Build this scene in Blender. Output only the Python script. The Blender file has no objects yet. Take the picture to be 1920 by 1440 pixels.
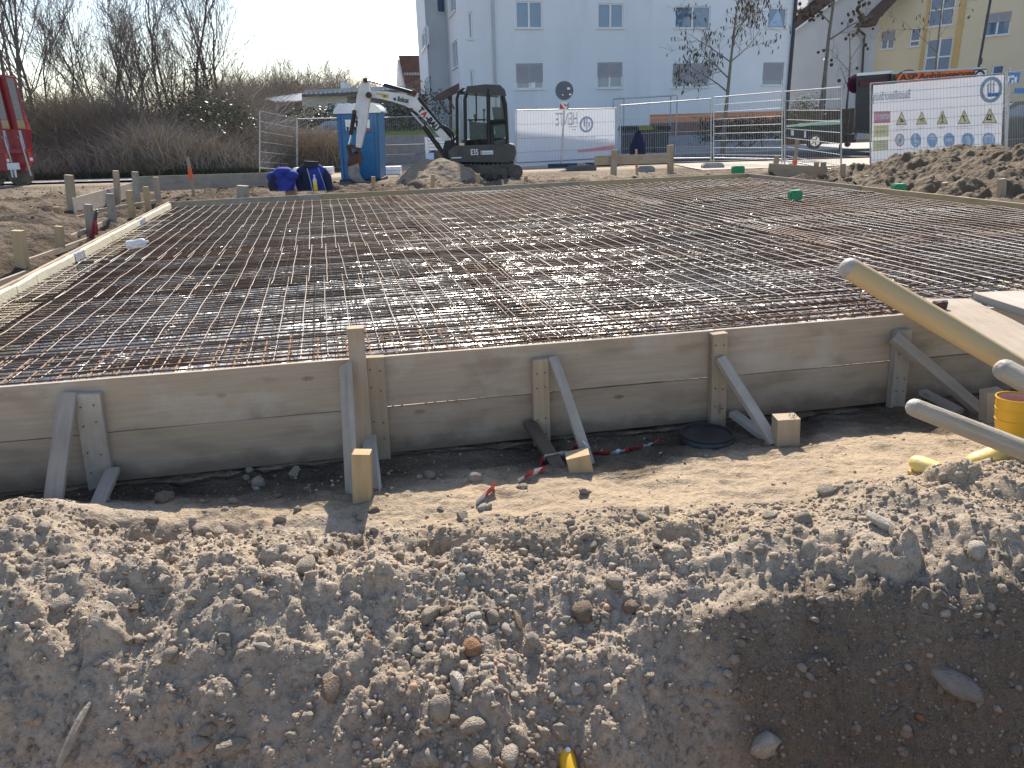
import bpy, bmesh, math, random
import numpy as np
from mathutils import Vector, Matrix
random.seed(7); RN = np.random.default_rng(11)
rad = math.radians
scene = bpy.context.scene
COL = scene.collection

# ------------------------------------------------------------------ camera, sky, sun, exposure
PITCH, ROLL, FPX, CAMZ = rad(18.75), rad(1.67), 1440.0, 1.75
SUN_AZ, SUN_EL = rad(1.5), rad(43.0)
cf = Vector((0, math.cos(PITCH), -math.sin(PITCH)))
cu0 = Vector((0, math.sin(PITCH), math.cos(PITCH)))
cr = Vector((1, 0, 0)) * math.cos(ROLL) - cu0 * math.sin(ROLL)
cu = cu0 * math.cos(ROLL) + Vector((1, 0, 0)) * math.sin(ROLL)
cam_d = bpy.data.cameras.new('camera'); cam_d.sensor_width = 36.0; cam_d.lens = 27.0
cam_d.clip_start = 0.05; cam_d.clip_end = 3000
cam = bpy.data.objects.new('camera', cam_d); COL.objects.link(cam)
cam.matrix_world = Matrix(((cr.x, cu.x, -cf.x, 0), (cr.y, cu.y, -cf.y, 0), (cr.z, cu.z, -cf.z, CAMZ), (0, 0, 0, 1)))
scene.camera = cam
world = bpy.data.worlds.new('World'); scene.world = world; world.use_nodes = True
wn = world.node_tree; wn.nodes.clear()
sky = wn.nodes.new('ShaderNodeTexSky'); sky.sky_type = 'NISHITA'; sky.sun_disc = False
sky.sun_elevation = SUN_EL; sky.sun_rotation = SUN_AZ; sky.altitude = 200; sky.air_density = 1.0; sky.dust_density = 1.0; sky.ozone_density = 1.0
bg = wn.nodes.new('ShaderNodeBackground'); bg.inputs['Strength'].default_value = 0.125
wo = wn.nodes.new('ShaderNodeOutputWorld')
wn.links.new(sky.outputs[0], bg.inputs[0]); wn.links.new(bg.outputs[0], wo.inputs[0])
sl = bpy.data.lights.new('sun', 'SUN'); sl.energy = 4.6; sl.angle = rad(0.53); sl.color = (1.0, 0.93, 0.82)
so = bpy.data.objects.new('sun', sl); COL.objects.link(so); so.location = (0, 0, 30)
sdir = Vector((math.sin(SUN_AZ) * math.cos(SUN_EL), math.cos(SUN_AZ) * math.cos(SUN_EL), math.sin(SUN_EL)))
so.rotation_euler = (-sdir).to_track_quat('-Z', 'Y').to_euler()
vs = scene.view_settings; vs.view_transform = 'Standard'; vs.look = 'None'; vs.gamma = 1.0; vs.use_curve_mapping = False
vs.exposure = 0.82
scene.render.engine = 'CYCLES'
scene.cycles.max_bounces = 8; scene.cycles.transparent_max_bounces = 12
scene.cycles.sample_clamp_indirect = 6.0
scene.cycles.use_denoising = True

# ------------------------------------------------------------------ sight lines: picture point -> place
def ray(px, py): return cf + cr * ((px - 960) / FPX) - cu * ((py - 720) / FPX)
CP = Vector((0, 0, CAMZ))
def G(px, py, z):
    d = ray(px, py); return CP + d * ((z - CAMZ) / d.z)
def A(px, py, Y):
    d = ray(px, py); return CP + d * (Y / d.y)
def sst(a, b, x):
    t = np.clip((x - a) / (b - a), 0, 1); return t * t * (3 - 2 * t)
def zback(y): return 0.40 - 0.11 * sst(18, 25, y) - 0.16 * sst(25, 33, y)
def B(px, py):
    z = 0.4
    for _ in range(5):
        p = G(px, py, z); z = float(zback(p.y))
    return p
def Yh(px, p0, p1, h): return h / (A(px, p0, 1.0).z - A(px, p1, 1.0).z)

# ------------------------------------------------------------------ noise
_T = np.random.default_rng(3).random((4, 257, 257))
def vnoise(x, y, s=0):
    T = _T[s % 4]; x = x + 17.3 * s; y = y + 9.1 * s
    xi = np.floor(x).astype(int); yi = np.floor(y).astype(int); fx = x - xi; fy = y - yi
    fx = fx * fx * (3 - 2 * fx); fy = fy * fy * (3 - 2 * fy); a = xi % 256; b = yi % 256
    return (T[a, b] * (1 - fx) + T[a + 1, b] * fx) * (1 - fy) + (T[a, b + 1] * (1 - fx) + T[a + 1, b + 1] * fx) * fy
def fbm(x, y, f, o=4, s=0):
    r = 0; a = 1; t = 0
    for i in range(o):
        r = r + a * (vnoise(x * f, y * f, s + i) - .5); t += a; a *= .5; f *= 2.03
    return r / t * 2
def clods(x, y, f, s=0, dens=.75):
    x = x * f; y = y * f; xi = np.floor(x).astype(int); yi = np.floor(y).astype(int); best = np.zeros_like(x)
    for dx in (-1, 0, 1):
        for dy in (-1, 0, 1):
            a = (xi + dx + 37 * s) % 256; b = (yi + dy + 11 * s) % 256
            jx = _T[0][a, b]; jy = _T[1][a, b]; rr = _T[2][a, b]; on = _T[3][a, b] < dens
            d2 = (x - (xi + dx + jx)) ** 2 + ((y - (yi + dy + jy)) * (1 + .5 * (rr - .5))) ** 2
            R = .22 + .42 * rr * rr
            h = np.where(on, np.sqrt(np.maximum(0, R * R - d2)) , 0)
            best = np.maximum(best, h)
    return best / f

# ------------------------------------------------------------------ object helpers
def tag(o, label=None, cat=None, group=None, kind=None):
    if label: o['label'] = label
    if cat: o['category'] = cat
    if group: o['group'] = group
    if kind: o['kind'] = kind
    return o
def wm(o):
    m = o.matrix_basis.copy()
    while o.parent is not None:
        o = o.parent; m = o.matrix_basis @ m
    return m
def thing(name, loc, label, cat, group=None):
    o = bpy.data.objects.new(name, None); COL.objects.link(o); o.location = loc; o.empty_display_size = .1
    return tag(o, label, cat, group)
class MB:
    def __init__(s): s.v = []; s.f = []; s.m = []
    def add(s, vs, fs, mi=0):
        n = len(s.v); s.v.extend([tuple(v) for v in vs]); s.f.extend([tuple(i + n for i in f) for f in fs]); s.m.extend([mi] * len(fs)); return s
    def box(s, c, d, M=None, mi=0):
        x, y, z = d[0] / 2, d[1] / 2, d[2] / 2
        vs = [Vector((sx * x, sy * y, sz * z)) for sz in (-1, 1) for sx, sy in ((-1, -1), (1, -1), (1, 1), (-1, 1))]
        if M is not None: vs = [M @ v for v in vs]
        c = Vector(c)
        return s.add([v + c for v in vs], [(3, 2, 1, 0), (4, 5, 6, 7), (0, 1, 5, 4), (1, 2, 6, 5), (2, 3, 7, 6), (3, 0, 4, 7)], mi)
    def bar(s, p0, p1, w, t, up=(0, 0, 1), mi=0):
        p0, p1 = Vector(p0), Vector(p1); X = (p1 - p0); L = X.length; X.normalize(); U = Vector(up)
        Y = U.cross(X)
        if Y.length < 1e-4: Y = Vector((0, 1, 0)).cross(X)
        Y.normalize(); Z = X.cross(Y)
        M = Matrix((X, Y, Z)).transposed()
        return s.box((p0 + p1) / 2, (L, t, w), M, mi)
    def tube(s, pts, r, n=8, mi=0, cap=True, flat=None):
        pts = [Vector(p) for p in pts]; k = len(pts)
        rs = r if isinstance(r, (list, tuple)) else [r] * k
        vs = []; ref = None
        for i, p in enumerate(pts):
            d = (pts[min(i + 1, k - 1)] - pts[max(i - 1, 0)]).normalized()
            if ref is None: ref = Vector((0, 0, 1)) if abs(d.z) < .9 else Vector((0, 1, 0))
            a = d.cross(ref).normalized(); b = a.cross(d).normalized(); ref = b
            for j in range(n):
                t = 2 * math.pi * j / n
                rr = rs[i]
                ra, rb = rr if isinstance(rr, tuple) else (rr, rr)
                vs.append(p + a * (math.cos(t) * ra) + b * (math.sin(t) * rb))
        fs = [(i * n + j, i * n + (j + 1) % n, (i + 1) * n + (j + 1) % n, (i + 1) * n + j) for i in range(k - 1) for j in range(n)]
        if cap: fs += [tuple(range(n - 1, -1, -1)), tuple((k - 1) * n + j for j in range(n))]
        return s.add(vs, fs, mi)
    def prism(s, poly, ext, mi=0):
        n = len(poly); ext = Vector(ext); poly = [Vector(p) for p in poly]
        return s.add(poly + [p + ext for p in poly], [tuple(range(n)), tuple(range(2 * n - 1, n - 1, -1))] + [(i, (i + 1) % n, n + (i + 1) % n, n + i) for i in range(n)], mi)
    def sphere(s, c, r, nu=10, nv=7, mi=0, sc=(1, 1, 1)):
        c = Vector(c); vs = [c + Vector((0, 0, -r * sc[2]))]
        for i in range(1, nv):
            th = math.pi * i / nv
            for j in range(nu):
                ph = 2 * math.pi * j / nu
                vs.append(c + Vector((r * sc[0] * math.sin(th) * math.cos(ph), r * sc[1] * math.sin(th) * math.sin(ph), -r * sc[2] * math.cos(th))))
        vs.append(c + Vector((0, 0, r * sc[2]))); N = len(vs) - 1
        fs = [(0, 1 + (j + 1) % nu, 1 + j) for j in range(nu)]
        fs += [(1 + i * nu + j, 1 + i * nu + (j + 1) % nu, 1 + (i + 1) * nu + (j + 1) % nu, 1 + (i + 1) * nu + j) for i in range(nv - 2) for j in range(nu)]
        fs += [(N, 1 + (nv - 2) * nu + j, 1 + (nv - 2) * nu + (j + 1) % nu) for j in range(nu)]
        return s.add(vs, fs, mi)
    def disc(s, c, r, nrm, n=20, th=.01, mi=0):
        c = Vector(c); q = Vector(nrm).normalized(); a = q.orthogonal().normalized(); b = q.cross(a)
        return s.prism([c + a * (r * math.cos(2 * math.pi * i / n)) + b * (r * math.sin(2 * math.pi * i / n)) for i in range(n)], q * th, mi)
    def build(s, name, mats, parent=None, smooth=False, loc=None, bevel=0):
        me = bpy.data.meshes.new(name)
        W = wm(parent) if parent else Matrix.Identity(4)
        off = Matrix.Translation(Vector(loc)) if loc is not None else W
        inv = off.inverted()
        me.from_pydata([inv @ Vector(v) for v in s.v], [], s.f)
        if not isinstance(mats, (list, tuple)): mats = [mats]
        for m in mats: me.materials.append(m)
        if len(mats) > 1: me.polygons.foreach_set('material_index', s.m)
        if smooth: me.polygons.foreach_set('use_smooth', [True] * len(me.polygons))
        if smooth == 'auto': me.set_sharp_from_angle(angle=rad(40))
        o = bpy.data.objects.new(name, me); COL.objects.link(o)
        if parent: o.parent = parent
        if loc is not None: o.matrix_basis = (W.inverted() @ off) if parent else off
        if bevel:
            bm = bmesh.new(); bm.from_mesh(me)
            bmesh.ops.remove_doubles(bm, verts=bm.verts, dist=1e-5)
            bmesh.ops.bevel(bm, geom=[e for e in bm.edges if len(e.link_faces) == 2 and e.calc_face_angle(0) > .5], offset=bevel, segments=2, affect='EDGES', clamp_overlap=True)
            bm.to_mesh(me); bm.free()
        return o
def npmesh(name, V, Fc, mat, parent=None, smooth=False):
    V = np.asarray(V, np.float32).reshape(-1, 3); Fc = np.asarray(Fc, np.int32); k = Fc.shape[1]
    me = bpy.data.meshes.new(name); me.vertices.add(len(V)); me.vertices.foreach_set('co', V.ravel())
    me.loops.add(Fc.size); me.loops.foreach_set('vertex_index', Fc.ravel())
    me.polygons.add(len(Fc)); me.polygons.foreach_set('loop_start', np.arange(0, Fc.size, k, dtype=np.int32)); me.polygons.foreach_set('loop_total', np.full(len(Fc), k, np.int32))
    if smooth: me.polygons.foreach_set('use_smooth', np.ones(len(Fc), bool))
    me.update(); me.validate(); me.materials.append(mat)
    o = bpy.data.objects.new(name, me); COL.objects.link(o)
    if parent: o.parent = parent; o.matrix_basis = wm(parent).inverted()
    return o
def fattr(o, name, arr):
    a = o.data.attributes.new(name, 'FLOAT', 'POINT'); a.data.foreach_set('value', np.asarray(arr, np.float32))
def text(body, size, mat, org, xd, zd, parent, name='lettering', mirror=False, depth=.004, bold=0, align='LEFT', fit=None):
    cu_ = bpy.data.curves.new('t', 'FONT'); cu_.body = body; cu_.size = size; cu_.extrude = depth / 2; cu_.offset = bold; cu_.align_x = align; cu_.align_y = 'BOTTOM_BASELINE'; cu_.resolution_u = 3
    to = bpy.data.objects.new('t', cu_); COL.objects.link(to); bpy.context.view_layer.update()
    me = bpy.data.meshes.new_from_object(to.evaluated_get(bpy.context.evaluated_depsgraph_get())); COL.objects.unlink(to); bpy.data.objects.remove(to)
    xd = Vector(xd).normalized(); zd = Vector(zd).normalized(); zd = (zd - xd * zd.dot(xd)).normalized(); n = xd.cross(zd)
    if fit:
        w = max(v.co.x for v in me.vertices) - min(v.co.x for v in me.vertices)
        me.transform(Matrix.Diagonal((fit / w, 1, 1, 1)))
    if mirror: me.transform(Matrix.Diagonal((-1, 1, 1, 1)))
    M = Matrix.Translation(Vector(org)) @ Matrix((xd, zd, n)).transposed().to_4x4()
    me.transform(wm(parent).inverted() @ M); me.materials.clear(); me.materials.append(mat); me.name = name
    o = bpy.data.objects.new(name, me); COL.objects.link(o); o.parent = parent
    return o

# ------------------------------------------------------------------ materials
def new_mat(name):
    m = bpy.data.materials.new(name); m.use_nodes = True; nt = m.node_tree; nt.nodes.clear()
    b = nt.nodes.new('ShaderNodeBsdfPrincipled'); o = nt.nodes.new('ShaderNodeOutputMaterial'); nt.links.new(b.outputs[0], o.inputs[0])
    return m, nt, b
def pm(name, c1, c2=None, rough=.7, scale=6, bump=0, bscale=40, metal=0, spec=.5, vec=None, rand=0, detail=5, coat=0, trans=0, world=False, rough2=None, dist=.01, thr=(.35, .65)):
    m, nt, b = new_mat(name); N = nt.nodes; L = nt.links
    b.inputs['Roughness'].default_value = rough; b.inputs['Metallic'].default_value = metal; b.inputs['Specular IOR Level'].default_value = spec
    b.inputs['Coat Weight'].default_value = coat; b.inputs['Transmission Weight'].default_value = trans
    if c2 is None: c2 = tuple(x * .8 for x in c1)
    if world: src = N.new('ShaderNodeNewGeometry').outputs['Position']
    else: src = N.new('ShaderNodeTexCoord').outputs['Object']
    mp = N.new('ShaderNodeMapping'); L.new(src, mp.inputs[0]); mp.inputs['Scale'].default_value = vec or (1, 1, 1)
    oi = N.new('ShaderNodeObjectInfo')
    if not world:
        mm = N.new('ShaderNodeMath'); mm.operation = 'MULTIPLY'; L.new(oi.outputs['Random'], mm.inputs[0]); mm.inputs[1].default_value = 31.0
        L.new(mm.outputs[0], mp.inputs['Location'])
    nz = N.new('ShaderNodeTexNoise'); nz.inputs['Scale'].default_value = scale; nz.inputs['Detail'].default_value = detail; nz.inputs['Roughness'].default_value = .6; L.new(mp.outputs[0], nz.inputs[0])
    mr = N.new('ShaderNodeMapRange'); L.new(nz.outputs[0], mr.inputs[0]); mr.inputs[1].default_value = thr[0]; mr.inputs[2].default_value = thr[1]
    mx = N.new('ShaderNodeMix'); mx.data_type = 'RGBA'; L.new(mr.outputs[0], mx.inputs['Factor']); mx.inputs['A'].default_value = (*c1, 1); mx.inputs['B'].default_value = (*c2, 1)
    out = mx.outputs['Result']
    if rand:
        hs = N.new('ShaderNodeHueSaturation'); L.new(out, hs.inputs['Color'])
        mv = N.new('ShaderNodeMapRange'); L.new(oi.outputs['Random'], mv.inputs[0]); mv.inputs[3].default_value = 1 - rand; mv.inputs[4].default_value = 1 + rand; L.new(mv.outputs[0], hs.inputs['Value']); out = hs.outputs[0]
    L.new(out, b.inputs['Base Color'])
    if rough2 is not None:
        r2 = N.new('ShaderNodeMapRange'); L.new(nz.outputs[0], r2.inputs[0]); r2.inputs[1].default_value = .3; r2.inputs[2].default_value = .7; r2.inputs[3].default_value = rough; r2.inputs[4].default_value = rough2; L.new(r2.outputs[0], b.inputs['Roughness'])
    if bump:
        n2 = N.new('ShaderNodeTexNoise'); n2.inputs['Scale'].default_value = bscale; n2.inputs['Detail'].default_value = 6; L.new(mp.outputs[0], n2.inputs[0])
        bp = N.new('ShaderNodeBump'); bp.inputs['Strength'].default_value = bump; bp.inputs['Distance'].default_value = dist; L.new(n2.outputs[0], bp.inputs['Height']); L.new(bp.outputs[0], b.inputs['Normal'])
    m['bsdf'] = 1
    return m
def wood(name, c1, c2, stain=(.10, .08, .06), rand=.12, cement=0.0, mud=None):
    """sawn timber: grain along local X, blotchy weathering, knots"""
    m, nt, b = new_mat(name); N = nt.nodes; L = nt.links
    tc = N.new('ShaderNodeTexCoord'); oi = N.new('ShaderNodeObjectInfo')
    ad = N.new('ShaderNodeVectorMath'); ad.operation = 'ADD'; L.new(tc.outputs['Object'], ad.inputs[0])
    sc_ = N.new('ShaderNodeVectorMath'); sc_.operation = 'SCALE'; sc_.inputs[0].default_value = (13, 7, 5); L.new(oi.outputs['Random'], sc_.inputs['Scale']); L.new(sc_.outputs[0], ad.inputs[1])
    mp = N.new('ShaderNodeMapping'); L.new(ad.outputs[0], mp.inputs[0]); mp.inputs['Scale'].default_value = (1.2, 26, 26)
    g = N.new('ShaderNodeTexNoise'); g.inputs['Scale'].default_value = 2.0; g.inputs['Detail'].default_value = 7; g.inputs['Distortion'].default_value = .5; L.new(mp.outputs[0], g.inputs[0])
    mp2 = N.new('ShaderNodeMapping'); L.new(ad.outputs[0], mp2.inputs[0]); mp2.inputs['Scale'].default_value = (1.6, 5, 5)
    s = N.new('ShaderNodeTexNoise'); s.inputs['Scale'].default_value = 1.7; s.inputs['Detail'].default_value = 6; L.new(mp2.outputs[0], s.inputs[0])
    r1 = N.new('ShaderNodeMapRange'); L.new(g.outputs[0], r1.inputs[0]); r1.inputs[1].default_value = .25; r1.inputs[2].default_value = .75
    mx = N.new('ShaderNodeMix'); mx.data_type = 'RGBA'; L.new(r1.outputs[0], mx.inputs['Factor']); mx.inputs['A'].default_value = (*c1, 1); mx.inputs['B'].default_value = (*c2, 1)
    r2 = N.new('ShaderNodeMapRange'); L.new(s.outputs[0], r2.inputs[0]); r2.inputs[1].default_value = .52; r2.inputs[2].default_value = .78; r2.inputs[4].default_value = .75
    m2 = N.new('ShaderNodeMix'); m2.data_type = 'RGBA'; L.new(r2.outputs[0], m2.inputs['Factor']); L.new(mx.outputs['Result'], m2.inputs['A']); m2.inputs['B'].default_value = (*stain, 1)
    # knots
    mp3 = N.new('ShaderNodeMapping'); L.new(ad.outputs[0], mp3.inputs[0]); mp3.inputs['Scale'].default_value = (2.2, 5, 5)
    vo = N.new('ShaderNodeTexVoronoi'); vo.inputs['Scale'].default_value = 1.3; L.new(mp3.outputs[0], vo.inputs[0])
    r3 = N.new('ShaderNodeMapRange'); L.new(vo.outputs['Distance'], r3.inputs[0]); r3.inputs[1].default_value = .05; r3.inputs[2].default_value = .12; r3.inputs[3].default_value = .7; r3.inputs[4].default_value = 0
    m3 = N.new('ShaderNodeMix'); m3.data_type = 'RGBA'; L.new(r3.outputs[0], m3.inputs['Factor']); L.new(m2.outputs['Result'], m3.inputs['A']); m3.inputs['B'].default_value = (c1[0] * .35, c1[1] * .28, c1[2] * .25, 1)
    res = m3.outputs['Result']
    if cement:   # dried cement film and splashes
        for sc2, lo, hi, am in ((2.6, .50, .68, cement), (34, .66, .70, .8 * cement)):
            cn = N.new('ShaderNodeTexNoise'); cn.inputs['Scale'].default_value = sc2; cn.inputs['Detail'].default_value = 5; cn.inputs['Roughness'].default_value = .65; L.new(ad.outputs[0], cn.inputs[0])
            rc = N.new('ShaderNodeMapRange'); L.new(cn.outputs[0], rc.inputs[0]); rc.inputs[1].default_value = lo; rc.inputs[2].default_value = hi; rc.inputs[4].default_value = am
            mc = N.new('ShaderNodeMix'); mc.data_type = 'RGBA'; L.new(rc.outputs[0], mc.inputs['Factor']); L.new(res, mc.inputs['A']); mc.inputs['B'].default_value = (.47, .43, .37, 1); res = mc.outputs['Result']
    if mud is not None:   # soil splashed on the lower edge
        sx = N.new('ShaderNodeSeparateXYZ'); L.new(tc.outputs['Object'], sx.inputs[0]); mn_ = N.new('ShaderNodeTexNoise'); mn_.inputs['Scale'].default_value = 7; mn_.inputs['Detail'].default_value = 6; L.new(ad.outputs[0], mn_.inputs[0])
        mm_ = N.new('ShaderNodeMath'); mm_.operation = 'MULTIPLY_ADD'; L.new(mn_.outputs[0], mm_.inputs[0]); mm_.inputs[1].default_value = .22; L.new(sx.outputs['Z'], mm_.inputs[2])
        rm = N.new('ShaderNodeMapRange'); L.new(mm_.outputs[0], rm.inputs[0]); rm.inputs[1].default_value = mud + .02; rm.inputs[2].default_value = mud + .10; rm.inputs[3].default_value = .75; rm.inputs[4].default_value = 0
        mc = N.new('ShaderNodeMix'); mc.data_type = 'RGBA'; L.new(rm.outputs[0], mc.inputs['Factor']); L.new(res, mc.inputs['A']); mc.inputs['B'].default_value = (.17, .13, .095, 1); res = mc.outputs['Result']
    hs = N.new('ShaderNodeHueSaturation'); L.new(res, hs.inputs['Color'])
    mv = N.new('ShaderNodeMapRange'); L.new(oi.outputs['Random'], mv.inputs[0]); mv.inputs[3].default_value = 1 - rand; mv.inputs[4].default_value = 1 + rand; L.new(mv.outputs[0], hs.inputs['Value'])
    L.new(hs.outputs[0], b.inputs['Base Color']); b.inputs['Roughness'].default_value = .78; b.inputs['Specular IOR Level'].default_value = .25
    bp = N.new('ShaderNodeBump'); bp.inputs['Strength'].default_value = .5; bp.inputs['Distance'].default_value = .004; L.new(g.outputs[0], bp.inputs['Height']); L.new(bp.outputs[0], b.inputs['Normal'])
    return m
W_BOARD = wood('weathered_board', (.42, .335, .25), (.335, .27, .20), (.19, .15, .11), cement=.55)
W_LOW = wood('muddy_lower_board', (.42, .325, .235), (.33, .26, .19), (.19, .145, .105), cement=.35, mud=-.02)
W_NEW = wood('fresh_timber', (.52, .38, .22), (.40, .28, .15), (.30, .21, .12))
W_TAN = wood('tan_timber', (.43, .335, .235), (.345, .265, .185), (.23, .18, .13), cement=.3)
W_GREY = wood('grey_timber', (.40, .345, .285), (.32, .275, .225), (.20, .17, .14), cement=.45)
W_DARK = wood('dark_timber', (.16, .11, .08), (.10, .07, .05), (.05, .04, .03))
RUST = pm('rebar_steel', (.27, .245, .22), (.17, .10, .062), rough=.36, rough2=.6, scale=.9, metal=.4, world=True, rand=.2, bump=.3, bscale=300, dist=.002)
RUST2 = pm('rusty_rebar', (.08, .062, .05), (.135, .068, .036), rough=.6, scale=.7, metal=.2, world=True, rand=.3)
WHITE_WALL = pm('white_render', (.75, .77, .79), (.66, .685, .705), rough=.9, scale=1.1, vec=(1, 1, .22), bump=.25, bscale=90, dist=.004, world=True, thr=(.42, .78))
GREY_WALL = pm('grey_render', (.60, .60, .61), (.54, .54, .55), rough=.9, scale=.5, bump=.2, bscale=80, world=True)
YELLOW_WALL = pm('cream_yellow_render', (.70, .60, .42), (.66, .56, .39), rough=.9, scale=.5, bump=.2, bscale=80, world=True)
OCHRE_WALL = pm('ochre_render', (.62, .42, .18), (.56, .38, .16), rough=.9, scale=.5, world=True)
ORANGE_WALL = pm('terracotta_render', (.70, .33, .18), (.64, .30, .165), rough=.9, scale=.8, world=True)
W_FRAME = pm('white_plastic', (.80, .81, .82), (.74, .75, .76), rough=.35, scale=3)
GLASS = pm('window_glass', (.08, .14, .23), (.12, .20, .31), rough=.04, scale=.4, spec=.9, coat=.6, world=True)
SHUT = pm('roller_shutter', (.40, .39, .42), (.36, .35, .38), rough=.6, scale=2)
ROOF_B = pm('brown_roof_tile', (.13, .085, .07), (.09, .06, .05), rough=.8, scale=3, bump=.4, bscale=30)
ROOF_R = pm('red_roof_tile', (.075, .04, .038), (.055, .032, .03), rough=.8, scale=3, bump=.4, bscale=30)
DARK_METAL = pm('dark_metal', (.05, .05, .06), (.07, .07, .08), rough=.5, scale=4, metal=.3)
ZINC = pm('zinc', (.42, .44, .47), (.34, .36, .39), rough=.42, scale=5, metal=.75)
GALV = pm('galvanised_steel', (.50, .51, .53), (.36, .37, .39), rough=.38, scale=14, metal=.8, rand=.1)
CONC = pm('concrete', (.36, .35, .33), (.27, .26, .245), rough=.92, scale=5, bump=.5, bscale=60, world=True)
CONC_D = pm('dark_concrete', (.16, .16, .16), (.12, .12, .12), rough=.92, scale=5, bump=.5, bscale=60)
BLACK_P = pm('black_paint', (.016, .016, .018), (.032, .03, .028), rough=.5, scale=3, spec=.35)
RUBBER = pm('track_rubber', (.06, .055, .048), (.15, .125, .10), rough=.85, scale=6, bump=.4, bscale=40)
WHITE_P = pm('white_paint', (.74, .73, .71), (.58, .56, .52), rough=.4, scale=3, spec=.5, thr=(.4, .75))
CHROME = pm('chrome_rod', (.75, .76, .78), (.65, .66, .68), rough=.18, metal=1)
RUSTY = pm('rusty_iron', (.16, .075, .045), (.10, .05, .035), rough=.75, scale=6, bump=.4, bscale=60, metal=.3)
WORN = pm('worn_bucket_steel', (.33, .30, .27), (.22, .18, .15), rough=.5, scale=8, metal=.5, bump=.3, bscale=50)
CABGL = None
BLUE_T = pm('blue_plastic', (.035, .15, .33), (.045, .17, .36), rough=.45, scale=3)
LT_WHITE = pm('white_roof_plastic', (.78, .79, .80), (.70, .71, .73), rough=.4, scale=3)
BLACK = pm('black_print', (.02, .02, .022), (.03, .03, .03), rough=.6)
RED = pm('red_print', (.55, .03, .03), (.48, .03, .03), rough=.55)
RED_P = pm('red_machine_paint', (.33, .035, .04), (.24, .03, .035), rough=.45, scale=4)
TRED = pm('red_tape_plastic', (.62, .06, .06), (.52, .05, .05), rough=.4)
TWHITE = pm('white_tape_plastic', (.78, .77, .76), (.68, .67, .66), rough=.4)
BLUE_S = pm('sign_blue', (.04, .20, .50), (.05, .22, .52), rough=.5)
BLUE_PALE = pm('pale_blue_print', (.40, .56, .76), (.44, .59, .78), rough=.6)
GREY_PRINT = pm('grey_blue_print', (.36, .42, .52), (.40, .45, .54), rough=.6)
PINK = pm('pale_red_print', (.76, .33, .38), (.72, .31, .36), rough=.6)
CREAM_Y = pm('pale_yellow_print', (.93, .80, .42), (.88, .75, .40), rough=.6)
ORANGE_S = pm('orange_sign', (.80, .19, .04), (.72, .17, .04), rough=.5)
FABRIC_B = pm('royal_blue_cloth', (.025, .045, .30), (.02, .035, .22), rough=.85, scale=12, bump=.3, bscale=120)
FABRIC_N = pm('navy_cloth', (.012, .018, .05), (.018, .024, .06), rough=.9, scale=12, bump=.3, bscale=120)
YEL_R = pm('yellow_rubber', (.78, .42, .03), (.70, .36, .03), rough=.38, scale=9, bump=.15, bscale=60, thr=(.3, .7))
YEL_PALE = pm('dusty_yellow_rubber', (.78, .58, .16), (.68, .50, .16), rough=.5, scale=14, bump=.2, bscale=80)
LINING = pm('pink_lining', (.62, .38, .30), (.55, .33, .26), rough=.9)
HANDLE = wood('ash_handle', (.52, .38, .20), (.42, .30, .155), (.27, .205, .13), rand=.06, cement=.12)
GRIP = pm('worn_grey_grip', (.42, .38, .33), (.28, .24, .20), rough=.6, scale=20, bump=.4, bscale=90)
GREEN_P = pm('green_plastic', (.02, .26, .10), (.02, .22, .09), rough=.45)
XPS = pm('cream_edge_insulation', (.74, .66, .47), (.64, .55, .38), rough=.85, scale=16, bump=.6, bscale=70)
XPS_G = pm('grey_foil_wrap', (.24, .245, .27), (.36, .36, .38), rough=.45, scale=24, bump=.6, bscale=50)
BARK = pm('tree_bark', (.16, .14, .12), (.11, .095, .085), rough=.95, scale=12, bump=.6, bscale=40, world=True)
BARK_L = pm('plane_bark', (.26, .225, .175), (.16, .135, .105), rough=.9, scale=9, bump=.4, bscale=40, world=True)
TWIG = pm('twig', (.14, .115, .10), (.21, .17, .15), rough=.95, scale=2, world=True)
BRUSH = pm('dry_brush', (.36, .30, .24), (.21, .185, .16), rough=.95, scale=.35, world=True)
BRUSH2 = pm('dry_tan_grass', (.32, .25, .18), (.22, .175, .13), rough=.95, scale=.5, world=True)
LEAF = pm('evergreen_leaf', (.05, .075, .03), (.09, .10, .045), rough=.35, scale=2, world=True)
LEAF_D = pm('dark_hedge_leaf', (.025, .035, .02), (.045, .055, .03), rough=.5, scale=2, world=True)
POD = pm('brown_seed_pod', (.12, .075, .045), (.08, .055, .035), rough=.9)
ASPHALT = pm('asphalt', (.062, .062, .065), (.05, .05, .052), rough=.92, scale=.8, bump=.4, bscale=90, world=True)
PAVE = pm('pale_paving', (.46, .44, .41), (.38, .365, .34), rough=.9, scale=1.2, bump=.3, bscale=40, world=True)
BRICKM = pm('dark_brick', (.10, .055, .045), (.07, .04, .035), rough=.9, scale=12, bump=.6, bscale=40)

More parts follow.
